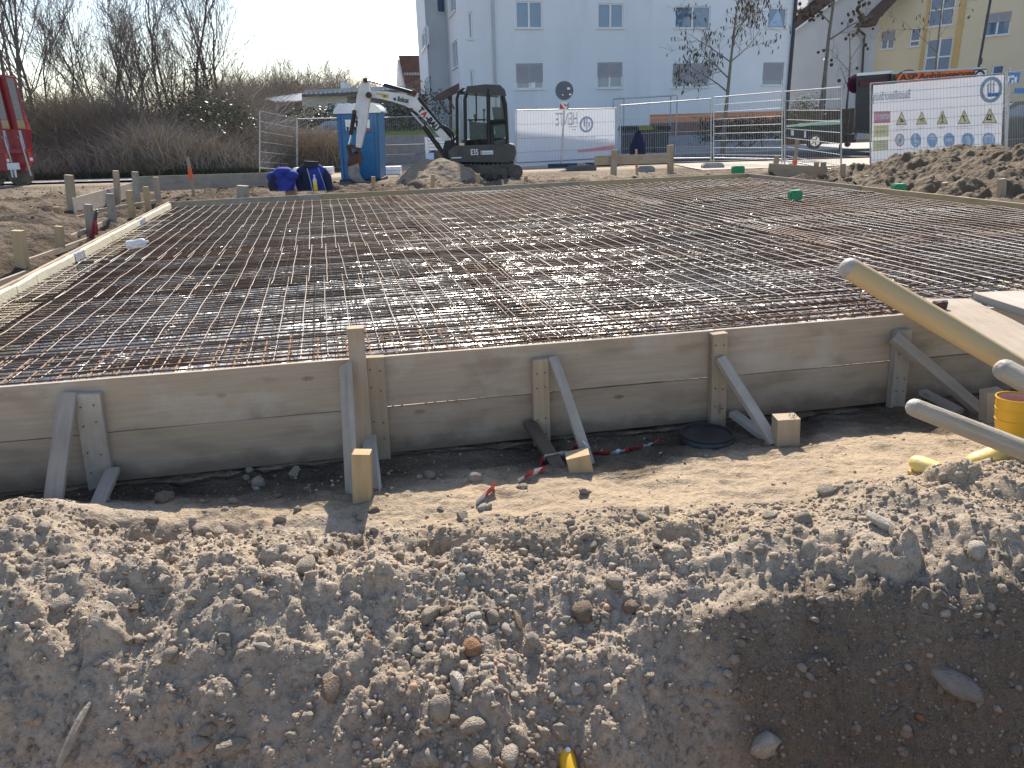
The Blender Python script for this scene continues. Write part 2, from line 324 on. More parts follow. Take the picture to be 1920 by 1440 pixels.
def glassy(name, tint, alpha, rough=.05):
    m, nt, b = new_mat(name); N = nt.nodes; L = nt.links
    b.inputs['Base Color'].default_value = (*tint, 1); b.inputs['Roughness'].default_value = rough; b.inputs['Coat Weight'].default_value = .5
    nz = N.new('ShaderNodeTexNoise'); nz.inputs['Scale'].default_value = 3; tc = N.new('ShaderNodeTexCoord'); L.new(tc.outputs['Object'], nz.inputs[0])
    mr = N.new('ShaderNodeMapRange'); L.new(nz.outputs[0], mr.inputs[0]); mr.inputs[3].default_value = alpha * .8; mr.inputs[4].default_value = min(1, alpha * 1.2)
    tr = N.new('ShaderNodeBsdfTransparent'); mx = N.new('ShaderNodeMixShader'); L.new(mr.outputs[0], mx.inputs[0]); L.new(tr.outputs[0], mx.inputs[1]); L.new(b.outputs[0], mx.inputs[2])
    L.new(mx.outputs[0], [n for n in N if n.type == 'OUTPUT_MATERIAL'][0].inputs[0])
    return m
CABGL = glassy('cab_glass', (.20, .30, .29), .24)
CLEAR = glassy('clear_plastic', (.80, .82, .84), .55, .12)
OIL = glassy('yellow_liquid', (.75, .55, .03), .85, .1)
def banner_mat(c1=(.80, .81, .84), c2=(.72, .74, .80)):
    m, nt, b = new_mat('banner_mesh_cloth'); N = nt.nodes; L = nt.links
    df = N.new('ShaderNodeBsdfDiffuse'); tl = N.new('ShaderNodeBsdfTranslucent'); mx = N.new('ShaderNodeMixShader'); mx.inputs[0].default_value = .2
    tc = N.new('ShaderNodeTexCoord'); nz = N.new('ShaderNodeTexNoise'); nz.inputs['Scale'].default_value = 1.2; L.new(tc.outputs['Object'], nz.inputs[0])
    c = N.new('ShaderNodeMix'); c.data_type = 'RGBA'; L.new(nz.outputs[0], c.inputs['Factor']); c.inputs['A'].default_value = (*c1, 1); c.inputs['B'].default_value = (*c2, 1)
    L.new(c.outputs['Result'], df.inputs[0]); L.new(c.outputs['Result'], tl.inputs[0]); L.new(df.outputs[0], mx.inputs[1]); L.new(tl.outputs[0], mx.inputs[2])
    L.new(mx.outputs[0], [n for n in N if n.type == 'OUTPUT_MATERIAL'][0].inputs[0]); return m
BANNER = banner_mat()
BANNER2 = banner_mat((.70, .70, .73), (.62, .63, .68))
ORD = ['first', 'second', 'third', 'fourth', 'fifth', 'sixth', 'seventh', 'eighth', 'ninth', 'tenth']

def plank(name, p0, p1, w, t, mat, parent=None, wdir=(0, 0, 1), seg=1, wob=0, ch=.003):
    """sawn timber as its own object, local X along the length, Z across the width"""
    p0, p1 = Vector(p0), Vector(p1); X = p1 - p0; L = X.length; X.normalize(); Z = Vector(wdir); Z = Z - X * Z.dot(X)
    if Z.length < 1e-3: Z = Vector((0, 1, 0)) - X * X.y
    Z.normalize(); Y = Z.cross(X)
    a, b = t / 2, w / 2; ch = min(ch, a * .6)
    prof = [(-a + ch, -b), (a - ch, -b), (a, -b + ch), (a, b - ch), (a - ch, b), (-a + ch, b), (-a, b - ch), (-a, -b + ch)]
    vs = []; 
    for i in range(seg + 1):
        x = -L / 2 + L * i / seg; oz = random.uniform(-wob, wob); oy = random.uniform(-wob, wob)
        sk = random.uniform(-1, 1) * .012 * w if i in (0, seg) else 0
        for (y, z) in prof: vs.append((x + sk * z / max(b, 1e-4), y + oy, z + oz))
    fs = [(i * 8 + j, i * 8 + (j + 1) % 8, (i + 1) * 8 + (j + 1) % 8, (i + 1) * 8 + j) for i in range(seg) for j in range(8)]
    fs += [tuple(range(7, -1, -1)), tuple(seg * 8 + j for j in range(8))]
    me = bpy.data.meshes.new(name); me.from_pydata(vs, [], fs); me.materials.append(mat)
    o = bpy.data.objects.new(name, me); COL.objects.link(o)
    M = Matrix.Translation((p0 + p1) / 2) @ Matrix((X, Y, Z)).transposed().to_4x4()
    if parent: o.parent = parent; M = wm(parent).inverted() @ M
    o.matrix_basis = M
    return o
# ------------------------------------------------------------------ the setting: ground
FL, FR, BR, BL = Vector((-3.54, 3.468)), Vector((7.71, 5.56)), Vector((5.27, 17.34)), Vector((-6.14, 14.38))
def edge_d(x, y, a, b):       # signed distance, positive on the right-hand side of a->b
    dx, dy = (b - a).normalized(); return (x - a.x) * dy - (y - a.y) * dx
def slab_d(x, y):
    return (edge_d(x, y, FL, FR), edge_d(x, y, FR, BR), edge_d(x, y, BR, BL), edge_d(x, y, BL, FL))
CX = np.array([-6, -2.6, -2.16, -1.73, -1.28, -.84, -.39, .07, .55, 1.01, 1.47, 1.8, 2.19, 2.6, 6])
CZ = np.array([.2, .24, .24, .15, .07, .05, .03, .0, .05, .10, .15, .19, .20, .2, .2])
def yfront(x): return FL.y + (x - FL.x) * (FR.y - FL.y) / (FR.x - FL.x)
def parts_front(x, y):
    zc = np.interp(x, CX, CZ); yc = np.interp(x, [-2.2, -1.2, -.65, -.28, 0, .2, .5, .9, 2.2], [2.66, 2.62, 2.72, 2.93, 3.0, 2.96, 2.86, 2.78, 2.74]) + .12 * fbm(x, y * 0, 1.9, 3, 5); zc = zc + .05 * fbm(x, y * 0, 2.2, 3, 15)
    yb = yfront(x)
    t = np.clip((yb - .12 - y) / np.maximum(yb - .12 - yc, .1), 0, 1)
    shelf = zc * (.42 * sst(0, .55, t) + .58 * sst(.5, 1.02, t)) - .03 * (1 - sst(.0, .3, t))
    bx_ = x + .22 * fbm(x, y, 1.3, 3, 12)
    KX = [-2.2, -1.1, -.55, -.15, .3, .6, .95, 2.2]
    sA = np.interp(bx_, KX, [.60, .60, .45, .30, .40, .50, .50, .45]); sB = np.interp(bx_, KX, [1.05, 1.0, .78, .46, .72, 1.4, 2.3, 2.1])
    d1 = np.interp(bx_, KX, [.16, .15, .25, .45, .32, .18, .16, .18])
    fl = np.interp(bx_, KX, [-.40, -.39, -.42, -.56, -.55, -.54, -.58, -.56])
    d = np.maximum(0, yc - y)
    dd = np.sqrt(d * d + .012) - .1095
    e_ = np.maximum(0, dd - d1)
    face = zc - sA * np.minimum(dd, d1) - sB * (np.sqrt(e_ * e_ + .0025) - .05)
    k = .10                                           # rounded foot of the slope, then a gentle run to the pit floor
    low = fl - .22 * np.maximum(0, 2.5 - y)
    h = np.clip(.5 + .5 * (face - low) / k, 0, 1); face = low * (1 - h) + face * h + k * h * (1 - h)
    g = np.exp(-((x - .02 - .25 * (2.3 - y)) / .13) ** 2) * sst(2.85, 2.35, y)
    face = face - .07 * g
    face = np.where(y < 1.5, face + (0.12 - face) * sst(1.5, .7, y), face)
    w = sst(yc + .02, yc - .02, y)
    return np.where(y > yc, shelf, face), yc, zc
MOUNDS = []
def Hn(x, y, detail=True):
    x = np.asarray(x, float); y = np.asarray(y, float)
    zf, yc, zc = parts_front(x, y)
    dF, dR, dB, dL = slab_d(x, y); dout = np.maximum(np.maximum(dF, dR), np.maximum(dB, dL))
    zb = zback(y)
    side = sst(0, 2.6, y - yfront(x))
    z = zf * (1 - side) + zb * side
    rough = sst(4.0, 6.0, y) * sst(24.5, 18, y)
    z = z - .09 * np.exp(-np.maximum(dL, 0) / 1.6) * side * (dL > -.05)
    z = z + rough * (.09 * fbm(x, y, .7, 4, 2) + .10 * np.abs(fbm(x * .45, y * 1.5, 1.6, 4, 6)) - .03 + .45 * clods(x, y, 2.6, 8, .5) + .6 * clods(x, y, 4.6, 3, .5) + .10 * fbm(x * .8, y * 2, 2.4, 4, 11) + .05 * np.abs(fbm(x, y * 2.2, 4.5, 3, 14)))
    for (mx_, my_, mr_, mh_) in MOUNDS:
        z = z + mh_ * np.exp(-((x - mx_) ** 2 + (y - my_) ** 2) / (mr_ * mr_)) * (1 + .35 * fbm(x, y, 2.5, 4, 9))
    if detail:
        near = sst(5.2, 4.4, y) * (1 - side)
        yw = np.interp(x, [-2.2, -.9, -.35, .1, .6, 1.2, 2.2], [3.22, 3.18, 3.08, 3.02, 2.92, 2.88, 2.86]); wf = sst(yw + .14, yw - .14, y + .3 * fbm(x, y, 2.5, 3, 21)) * near
        lump = np.interp(x, [-2.6, -1.6, 0, 1.1, 1.55, 2.6], [.9, .8, .6, .6, 1, 1.0])
        z = z + wf * (-.04 + .13 * fbm(x, y, 1.5, 5, 13) + .09 * fbm(x, y, 3.2, 5, 3) * lump + .85 * clods(x, y, 5.5, 9, .42) * lump + .6 * clods(x, y, 9, 1, .5) * lump + .75 * clods(x + .3, y, 17, 2, .62) + .75 * clods(x, y + .7, 33, 3, .68) + .6 * clods(x + .2, y, 60, 7, .6))
        z = z + (near - wf) * (.04 * fbm(x, y, 2.4, 5, 4) - .03 * np.abs(fbm(x + y * .4, y * 2.0, 3.6, 4, 7)) + .012 + .012 * fbm(x, y, 11, 4, 9) + .18 * clods(x, y, 22, 4, .16) + .3 * clods(x, y, 45, 5, .14))
        mound = sst(1.3, 1.65, x + .3 * fbm(x, y, 2, 3, 17)) * np.exp(-((y - 3.08) / .24) ** 2) * near
        z = z + .085 * mound + .19 * near * np.exp(-((x + 2.2) / .42) ** 2 - ((y - 2.92) / .27) ** 2)
        z = z + mound * (.5 * clods(x, y, 5, 6, .7) + .05 * fbm(x, y, 7, 3, 8))
        pit = sst(.75, 1.1, x) * sst(2.75, 2.5, y) * near
        z = z - pit * .15 * clods(x, y, 8, 1, .5) + pit * (.05 * fbm(x, y, 5, 5, 19) + .45 * clods(x, y, 21, 6, .5) + .02 * np.abs(fbm(x * 2, y * 2, 9, 4, 20)))
    ins = .2 * np.clip((-dout) / 1.0, 0, 1)
    blend = sst(.03, .28, dout)
    side_or_back = (dF < 0)
    zi = np.where(dout < 0, np.where(-dout < .02, 0, ins), 0)
    z = np.where(dout < 0, np.where(side_or_back, np.minimum(z, zi), zi), np.where(side_or_back, .2 + (z - .2) * blend, z))
    return z
def H1(x, y): return float(Hn(np.array([x]), np.array([y]))[0])
def T(px, py, t0=1.2, t1=14):
    d = ray(px, py); ts = np.linspace(t0, t1, 1600); x = d.x * ts; y = d.y * ts; z = CAMZ + d.z * ts
    hit = np.nonzero(z < Hn(x, y))[0]; i = hit[0] if len(hit) else -1
    return Vector((x[i], y[i], z[i]))
for (px, py, r, h) in ((15, 470, .75, .34), (75, 432, .6, .22), (-60, 520, .8, .25), (20, 400, 1.2, .15)):
    p = G(px, py, .38); MOUNDS.append((p.x, p.y, r, h))

def axis(d0, d1, st, mid, stm, far, n):
    core = np.arange(d0, d1, st); m = np.arange(d1, mid, stm); f = np.geomspace(mid, far, n); return core, m, f
c, m_, f_ = axis(-2.7, 2.7, .0105, 16, .16, 900, 14); xs = np.concatenate([-f_[::-1], -np.arange(2.7, 16, .10)[::-1], c, m_, f_]); xs = np.unique(np.round(xs, 4))
c, m_, f_ = axis(1.5, 4.5, .0105, 34, .16, 1600, 16); ys = np.concatenate([[-60, -20, -6, -2, 0], np.linspace(.3, 1.4, 12), c, np.arange(4.5, 19, .085), m_[m_ > 19], f_]); ys = np.unique(np.round(ys, 4))
GX, GY = np.meshgrid(xs, ys); GZ = Hn(GX, GY)
nx, ny = len(xs), len(ys)
ii = np.arange(nx * ny).reshape(ny, nx)
quads = np.stack([ii[:-1, :-1], ii[:-1, 1:], ii[1:, 1:], ii[1:, :-1]], -1).reshape(-1, 4)
def soil_mat():
    m, nt, b = new_mat('site_soil'); N = nt.nodes; L = nt.links
    pos = N.new('ShaderNodeNewGeometry').outputs['Position']
    at = N.new('ShaderNodeAttribute'); at.attribute_name = 'sand'
    def noise(sc, det=6, r=.6):
        n = N.new('ShaderNodeTexNoise'); n.inputs['Scale'].default_value = sc; n.inputs['Detail'].default_value = det; n.inputs['Roughness'].default_value = r; L.new(pos, n.inputs[0]); return n.outputs[0]
    def mix(f, a, bb):
        x = N.new('ShaderNodeMix'); x.data_type = 'RGBA'; L.new(f, x.inputs['Factor'])
        for k, v in (('A', a), ('B', bb)):
            if isinstance(v, tuple): x.inputs[k].default_value = (*v, 1)
            else: L.new(v, x.inputs[k])
        return x.outputs['Result']
    def rng(f, a, b_, c=0, d=1):
        r = N.new('ShaderNodeMapRange'); L.new(f, r.inputs[0]); r.inputs[1].default_value = a; r.inputs[2].default_value = b_; r.inputs[3].default_value = c; r.inputs[4].default_value = d; return r.outputs[0]
    spoil = mix(rng(noise(1.7), .35, .65), (.49, .40, .305), (.36, .29, .22))
    sand = mix(rng(noise(2.3), .35, .65), (.47, .36, .24), (.38, .29, .20))
    base = mix(at.outputs['Fac'], spoil, sand)
    am = N.new('ShaderNodeAttribute'); am.attribute_name = 'moist_and_shade'
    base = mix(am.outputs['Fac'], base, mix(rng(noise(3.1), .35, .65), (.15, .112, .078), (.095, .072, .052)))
    fine = mix(rng(noise(38, 8), .4, .7, 0, .55), base, (.185, .14, .10))
    spk = mix(rng(noise(160, 3), .6, .72, 0, .5), fine, (.50, .45, .39))
    L.new(spk, b.inputs['Base Color']); b.inputs['Roughness'].default_value = .96; b.inputs['Specular IOR Level'].default_value = .15
    vo = N.new('ShaderNodeTexVoronoi'); vo.inputs['Scale'].default_value = 75; L.new(pos, vo.inputs[0])
    b1 = N.new('ShaderNodeBump'); b1.inputs['Strength'].default_value = .8; b1.inputs['Distance'].default_value = .006; L.new(noise(120, 8, .7), b1.inputs['Height'])
    b2 = N.new('ShaderNodeBump'); b2.invert = True; b2.inputs['Strength'].default_value = .6; b2.inputs['Distance'].default_value = .005; L.new(vo.outputs['Distance'], b2.inputs['Height']); L.new(b1.outputs[0], b2.inputs['Normal'])
    b3 = N.new('ShaderNodeBump'); b3.inputs['Strength'].default_value = .7; b3.inputs['Distance'].default_value = .05; L.new(noise(9, 7, .65), b3.inputs['Height']); L.new(b2.outputs[0], b3.inputs['Normal'])
    mh_ = N.new('ShaderNodeMath'); mh_.operation = 'MULTIPLY'; L.new(noise(4.5, 7, .62), mh_.inputs[0]); L.new(am.outputs['Fac'], mh_.inputs[1])
    b4 = N.new('ShaderNodeBump'); b4.inputs['Strength'].default_value = 1.0; b4.inputs['Distance'].default_value = .16; L.new(mh_.outputs[0], b4.inputs['Height']); L.new(b3.outputs[0], b4.inputs['Normal'])
    L.new(b4.outputs[0], b.inputs['Normal']); return m
SOIL = soil_mat()
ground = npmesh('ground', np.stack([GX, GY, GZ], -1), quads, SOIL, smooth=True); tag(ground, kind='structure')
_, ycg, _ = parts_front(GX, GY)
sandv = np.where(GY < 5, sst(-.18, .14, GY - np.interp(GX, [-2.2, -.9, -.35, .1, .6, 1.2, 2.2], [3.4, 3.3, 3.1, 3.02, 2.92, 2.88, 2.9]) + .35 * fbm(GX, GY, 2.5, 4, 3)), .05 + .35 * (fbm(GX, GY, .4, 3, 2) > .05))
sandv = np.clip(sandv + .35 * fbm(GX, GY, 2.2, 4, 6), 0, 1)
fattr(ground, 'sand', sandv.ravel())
fattr(ground, 'moist_and_shade', (np.clip(.88 + .5 * fbm(GX, GY, .5, 4, 8) - .25 * sst(17, 21, GY), 0, 1) * sst(4.5, 6.5, GY) * sst(26, 24, GY) + (.75 + .5 * fbm(GX, GY, 2.5, 4, 6)) * sst(.62, .34, yfront(GX) - GY + .3 * fbm(GX, GY, 2.2, 4, 9)) * sst(0, .05, yfront(GX) - GY) * sst(6, 5, GY) + .55 * sst(.7, 1.0, GX + .4 * fbm(GX, GY, 2, 4, 2)) * sst(2.66, 2.5, GY + .3 * fbm(GX, GY, 2.5, 4, 5))).ravel())  # darker soil behind and beside the boards; right pit's shade painted in as well

def sheet(name, x0, x1, y0, y1, mat, lift, nx_=40, ny_=16, skew=0.0, kind='structure'):
    X, Yy = np.meshgrid(np.linspace(x0, x1, nx_), np.linspace(y0, y1, ny_)); Yw = Yy + skew * X
    Z = zback(Yw) + lift; i = np.arange(nx_ * ny_).reshape(ny_, nx_)
    o = npmesh(name, np.stack([X, Yw, Z], -1), np.stack([i[:-1, :-1], i[:-1, 1:], i[1:, 1:], i[1:, :-1]], -1).reshape(-1, 4), mat, smooth=True)
    return tag(o, kind=kind)
sheet('road', 3.2, 90, 27.6, 34.4, ASPHALT, .055, skew=0.02)
sheet('pavement', 2.0, 90, 34.5, 41.8, PAVE, .15, skew=0.02)
sheet('gravel_apron', 5.6, 40, 22.4, 27.4, pm('pale_gravel', (.50, .44, .36), (.38, .33, .27), rough=.95, scale=3, bump=.6, bscale=50, world=True), .025, skew=.02)
sheet('path', -60, -9.3, 25.2, 28.0, PAVE, .06, skew=-.05)
kb = MB(); 
for k in range(60):
    x0 = 3.2 + k; kb.box((x0 + .495, 34.42 + .02 * (x0 + .5), float(zback(34.5)) + .08), (.985, .14, .16), Matrix.Rotation(.02, 3, 'Z'))
tag(kb.build('kerb', CONC), kind='structure')

# ------------------------------------------------------------------ plastic sheet under the steel
def slab_p(u, v): # 0..1 across, 0..1 front to back
    a = FL + (FR - FL) * u; b = BL + (BR - BL) * u; return a + (b - a) * v
def foil_mat():
    m, nt, b = new_mat('crinkled_plastic_sheet'); N = nt.nodes; L = nt.links
    pos = N.new('ShaderNodeNewGeometry').outputs['Position']
    mp = N.new('ShaderNodeMapping'); L.new(pos, mp.inputs[0]); mp.inputs['Rotation'].default_value = (0, 0, .4); mp.inputs['Scale'].default_value = (1, 2.4, 1)
    n1 = N.new('ShaderNodeTexNoise'); n1.inputs['Scale'].default_value = 1.9; n1.inputs['Detail'].default_value = 3; n1.inputs['Distortion'].default_value = 1.2; L.new(mp.outputs[0], n1.inputs[0])
    n2 = N.new('ShaderNodeTexNoise'); n2.inputs['Scale'].default_value = .5; n2.inputs['Detail'].default_value = 3; L.new(pos, n2.inputs[0])
    mr = N.new('ShaderNodeMapRange'); L.new(n2.outputs[0], mr.inputs[0]); mr.inputs[1].default_value = .38; mr.inputs[2].default_value = .62; mr.inputs[3].default_value = .22; mr.inputs[4].default_value = .34
    L.new(mr.outputs[0], b.inputs['Roughness'])
    mx = N.new('ShaderNodeMix'); mx.data_type = 'RGBA'; L.new(n2.outputs[0], mx.inputs['Factor']); mx.inputs['A'].default_value = (.17, .165, .16, 1); mx.inputs['B'].default_value = (.60, .595, .58, 1); L.new(mx.outputs['Result'], b.inputs['Base Color'])
    b.inputs['Specular IOR Level'].default_value = 1.0; b.inputs['Metallic'].default_value = .9
    bp = N.new('ShaderNodeBump'); bp.inputs['Strength'].default_value = 1.0; bp.inputs['Distance'].default_value = .10; L.new(n1.outputs[0], bp.inputs['Height']); L.new(bp.outputs[0], b.inputs['Normal'])
    return m
n = 220; U, V = np.meshgrid(np.linspace(.002, .998, n), np.linspace(.002, .998, n))
a_x = FL.x + (FR.x - FL.x) * U; a_y = FL.y + (FR.y - FL.y) * U; b_x = BL.x + (BR.x - BL.x) * U; b_y = BL.y + (BR.y - BL.y) * U
PX = a_x + (b_x - a_x) * V; PY = a_y + (b_y - a_y) * V
PZ = .265 + .022 * fbm(PX * 1.0, PY * 2.2, 2.2, 4, 3) + .012 * np.abs(fbm(PX + PY, PY, 4, 3, 5))
i = np.arange(n * n).reshape(n, n)
foil = npmesh('plastic_sheet', np.stack([PX, PY, PZ], -1), np.stack([i[:-1, :-1], i[:-1, 1:], i[1:, 1:], i[1:, :-1]], -1).reshape(-1, 4), foil_mat(), smooth=True)
tag(foil, 'crinkled grey plastic sheet glinting under the steel mesh of the slab', 'plastic sheet')

# ------------------------------------------------------------------ reinforcing steel
def unit_bar(k):
    r = random.Random(k); b = MB(); n = 9
    pts = [Vector((i / (n - 1), r.uniform(-1, 1) * .004 * (0 < i < n - 1), r.uniform(-1, 1) * .007)) for i in range(n)]
    b.tube(pts, .0046, 5)
    me = bpy.data.meshes.new('bar'); me.from_pydata(b.v, [], b.f); me.materials.append(RUST); me.polygons.foreach_set('use_smooth', [len(p.vertices) == 4 for p in me.polygons]); return me
BARS = [unit_bar(k) for k in range(6)]
BARS_T = []
for k_, me_ in enumerate(BARS[:5]):
    t_ = me_.copy(); t_.name = 'bar'; t_.materials.clear(); t_.materials.append(RUST2 if k_ < 4 else RUST); BARS_T.append(t_)
def bar_obj(p0, p1, parent, me=None):
    p0, p1 = Vector(p0), Vector(p1); X = p1 - p0; L = X.length; X.normalize(); Y = Vector((0, 0, 1)).cross(X).normalized(); Z = X.cross(Y)
    o = bpy.data.objects.new('bar', me or random.choice(BARS)); COL.objects.link(o); o.parent = parent
    o.matrix_basis = wm(parent).inverted() @ Matrix.Translation(p0) @ Matrix((X * L, Y, Z)).transposed().to_4x4()
    return o
LU, LV = 11.4, 11.9
rows = [(0.03, .27), (.235, .44), (.41, .66), (.63, .86), (.83, .985)]
cols = [(.012, .36), (.335, .68), (.655, .988)]
rown = ['nearest the front boards', 'second from the front boards', 'in the middle of the slab', 'second from the back board', 'along the back board']
coln = ['on the left', 'in the middle', 'on the right']
def S(u, v, z):
    p = slab_p(u, v); return Vector((p.x, p.y, z))
for ri, (v0, v1) in enumerate(rows):
    for ci, (u0, u1) in enumerate(cols):
        zt = .487 + .009 * ((ri + ci) % 2) + random.uniform(-.004, .004); du = random.uniform(0, .006)
        c = S((u0 + u1) / 2, (v0 + v1) / 2, zt)
        mat_ = thing('rebar_mat', c, f'upper steel reinforcing mesh mat {rown[ri]}, {coln[ci]}', 'rebar mat', 'upper reinforcing mats of the slab')
        nl = int((u1 - u0) * LU / .15)
        for k in range(nl + 1):
            u = u0 + du + (u1 - u0) * k / nl; j = random.uniform(-.0012, .0012)
            bar_obj(S(u + j, v0 + random.uniform(0, .003), zt + .006), S(u - j, v1 - random.uniform(0, .003), zt + .006), mat_)
        nt_ = int((v1 - v0) * LV / .10)
        for k in range(nt_ + 1):
            v = v0 + .004 + (v1 - v0 - .008) * k / nt_; j = random.uniform(-.0012, .0012)
            bar_obj(S(max(.008, u0 - .006), v + j, zt - .005), S(min(.992, u1 + .006), v - j, zt - .005), mat_, random.choice(BARS_T))
        # the lower mat of the same field, one joined mesh (too fine to pick apart through the upper steel)
        lo = MB(); zl = .335
        for k in range(nl + 1):
            u = u0 + .006 + (u1 - u0) * k / nl; lo.tube([S(u, v0, zl + .006), S(u, v1, zl + .006)], .0046, 4)
        for k in range(nt_ + 1):
            v = v0 + .009 + (v1 - v0 - .01) * k / nt_; lo.tube([S(u0, v, zl - .006), S(u1, v, zl - .006)], .0046, 4)
        lm = thing('lower_rebar_mat', Vector((c.x, c.y, zl)), f'lower steel mat under the upper mesh {rown[ri]}, {coln[ci]}', 'rebar mat', 'lower reinforcing mats of the slab')
        tag(lo.build('bars', RUST2, lm), kind='stuff')
# wire trestles that carry the upper mats
for k in range(8):
    v = .05 + k * .12; b = MB()
    for q in range(int(LU / .11)):
        u = .02 + q * .11 / LU; dz = .012
        b.tube([S(u, v - .004, .30), S(u + .055 / LU, v, .478), S(u + .11 / LU, v + .004, .30)], .003, 3, cap=False)
    for zz, dv in ((.478, 0), (.30, -.004), (.30, .004)): b.tube([S(.02, v + dv, zz), S(.975, v + dv, zz)], .003, 3)
    t = b.build('spacer_basket', RUST2, loc=S(.5, v, .3)); tag(t, f'zigzag wire trestle strip under the mesh, {ORD[k]} from the front boards', 'rebar spacer', 'wire trestles inside the slab steel')
# edge bars and U-bars along the front boards
eb = thing('edge_bars', S(.5, .01, .5), 'long brown edge bars tied on top of the mesh along the front boards', 'rebar bundle')
for k, v in enumerate((.012, .022, .033, .044, .056, .068, .08)):
    for (a, b_) in ((.006, .55), (.47, .994)):
        w = random.uniform(-.001, .001); bar_obj(S(a, v + w, .514 + .003 * (k % 2)), S(b_, v - w, .514 + .004 * (a > .3)), eb, BARS_T[k % 5])
ub = MB()
for e, (fa, fb) in enumerate(((.012, .085),)):
    for k in range(74):
        u = .01 + k * .0133 + random.uniform(-.002, .002); v1 = .075 + random.uniform(-.012, .012)
        for dz in (.508, .32): ub.tube([S(u, .006, dz), S(u, v1, dz)], .0055, 4)
        ub.tube([S(u, .006, .508), S(u, .006, .32)], .0055, 4)
ubt = thing('stirrup_bars', S(.5, .01, .4), 'orange brown stirrup bars bent round the front slab edge', 'rebar stirrups')
tag(ub.build('bars', pm('orange_rust', (.30, .15, .06), (.14, .08, .05), rough=.7, scale=3, world=True), ubt), kind='stuff')
lb = thing('edge_bars', S(.01, .5, .49), 'brown edge bars lying along the left insulated slab edge', 'rebar bundle')
for k, u in enumerate((.012, .02, .03)):
    for (a, b_) in ((.01, .4), (.34, .72), (.66, .985)): bar_obj(S(u, a, .472), S(u + .001, b_, .472), lb)

# ------------------------------------------------------------------ formwork
ZT = .57
def Fp(s, z, off=0):   # point along the outer face of the front boards, s metres from the left corner
    d = (FR - FL).normalized(); nrm = Vector((d.y, -d.x)); p = FL + d * s + nrm * off; return Vector((p.x, p.y, z))
def fs_at(px):          # s where the picture column px meets the top front edge
    a = G(px, 727 - 0.0806 * px, ZT); return (Vector((a.x, a.y)) - FL).dot((FR - FL).normalized())
fw = thing('front_formwork', Fp(4, 0), 'weathered two-board formwork wall along the near edge of the slab', 'formwork')
sA = fs_at(688)
plank('board', Fp(-.4, .425, -.016), Fp(sA - .005, .425, -.016), .29, .03, W_BOARD, fw, seg=8, wob=.0015)
plank('board', Fp(-.4, .139, -.015), Fp(fs_at(632), .139, -.015), .278, .03, W_LOW, fw, seg=6, wob=.002)
plank('board', Fp(fs_at(634), .139, -.017), Fp(sA - .003, .139, -.017), .277, .028, W_TAN, fw)
plank('board', Fp(sA, .427, -.014), Fp(fs_at(1340), .425, -.014), .286, .03, W_BOARD, fw, seg=6, wob=.001)
plank('board', Fp(fs_at(1340) + .004, .425, -.016), Fp(8.6, .425, -.016), .288, .03, W_BOARD, fw, seg=6, wob=.001)
plank('board', Fp(sA, .139, -.015), Fp(8.6, .136, -.015), .274, .03, W_LOW, fw, seg=8, wob=.0015)
def cleat(pxt, pyt, pxb, pyb, w, zt, zb, mat, off=.026, t=.05, lab=None):
    sT, sB = fs_at(pxt), fs_at(pxb)
    return sT, sB
def onF(px, py, off=0):   # sight line meets the plane of the outer board face
    d = (FR - FL).normalized(); nrm = Vector((d.y, -d.x)); q = FL + nrm * off; r_ = ray(px, py)
    t = ((Vector((q.x, q.y)) - Vector((0, 0))).dot(nrm)) / (Vector((r_.x, r_.y)).dot(nrm)); return CP + r_ * t
fdir = (FR - FL).normalized(); fd3 = Vector((fdir.x, fdir.y, 0)); fn3 = Vector((fdir.y, -fdir.x, 0))
for (p, q, w, mat, t) in (((164, 737), (192, 915), .125, W_GREY, .045), ((702, 668), (716, 862), .10, W_TAN, .05), ((1012, 672), (1016, 846), .095, W_TAN, .05), ((1347, 624), (1344, 790), .095, W_TAN, .055), ((1692, 618), (1680, 752), .10, W_GREY, .055)):
    a = onF(*p, t / 2 + .002); b = onF(*q, t / 2 + .002); b.z = min(b.z, 0.0)
    plank('cleat', b + Vector((0, 0, -.03)), a, w, t, mat, fw, wdir=fd3)
    for f_ in (.12, .3, .62, .8):
        for s_ in (-.28, .22):
            c_ = a.lerp(b, f_ + random.uniform(-.03, .03)) + fd3 * (w * s_) + fn3 * (t / 2 + .001); m = MB(); m.disc(c_, .0042, fn3, 8, .003); m.build('nail', DARK_METAL, fw)
a = onF(666, 613, .045); b = onF(684, 845, .045)
post = plank('tall_post', b + Vector((0, 0, -.12)), a, .088, .075, W_TAN, None, wdir=fd3); tag(post, 'tall square timber post standing above the front boards', 'timber post')
def brace(p0, p1, w, t, mat, lab, name='brace', wd=None):
    o = plank(name, p0, p1, w, t, mat, None, wdir=wd or fd3, seg=3, wob=.001); return tag(o, lab, 'timber brace', 'braces propping the front boards')
brace(onF(128, 737, .035), G(94, 985, -.02), .085, .03, W_GREY, 'grey slanted plank brace left of the leftmost cleat')
brace(onF(212, 880, .06), G(160, 1002, -.02), .07, .028, W_GREY, 'low dirty brace half buried below the leftmost cleat')
brace(onF(648, 684, .09), G(661, 940, -.02), .095, .026, W_GREY, 'narrow pale grey brace leaning in front of the tall post', wd=fn3 + fd3 * .5)
brace(onF(692, 822, .07), G(704, 940, -.02), .08, .024, W_GREY, 'short grey brace ending right of the tan stake by the tall post', wd=fn3 + fd3 * .5)
brace(onF(1037, 670, .045), G(1106, 872, .0), .055, .035, W_GREY, 'long slanted brace with tape wrapped round its foot')
brace(onF(992, 792, .04), G(1056, 890, -.01), .075, .03, W_DARK, 'short dark nail-studded brace below the middle cleat')
brace(onF(1350, 672, .065), G(1452, 832, .02), .06, .04, W_GREY, 'long grey brace running down to the splintered stake')
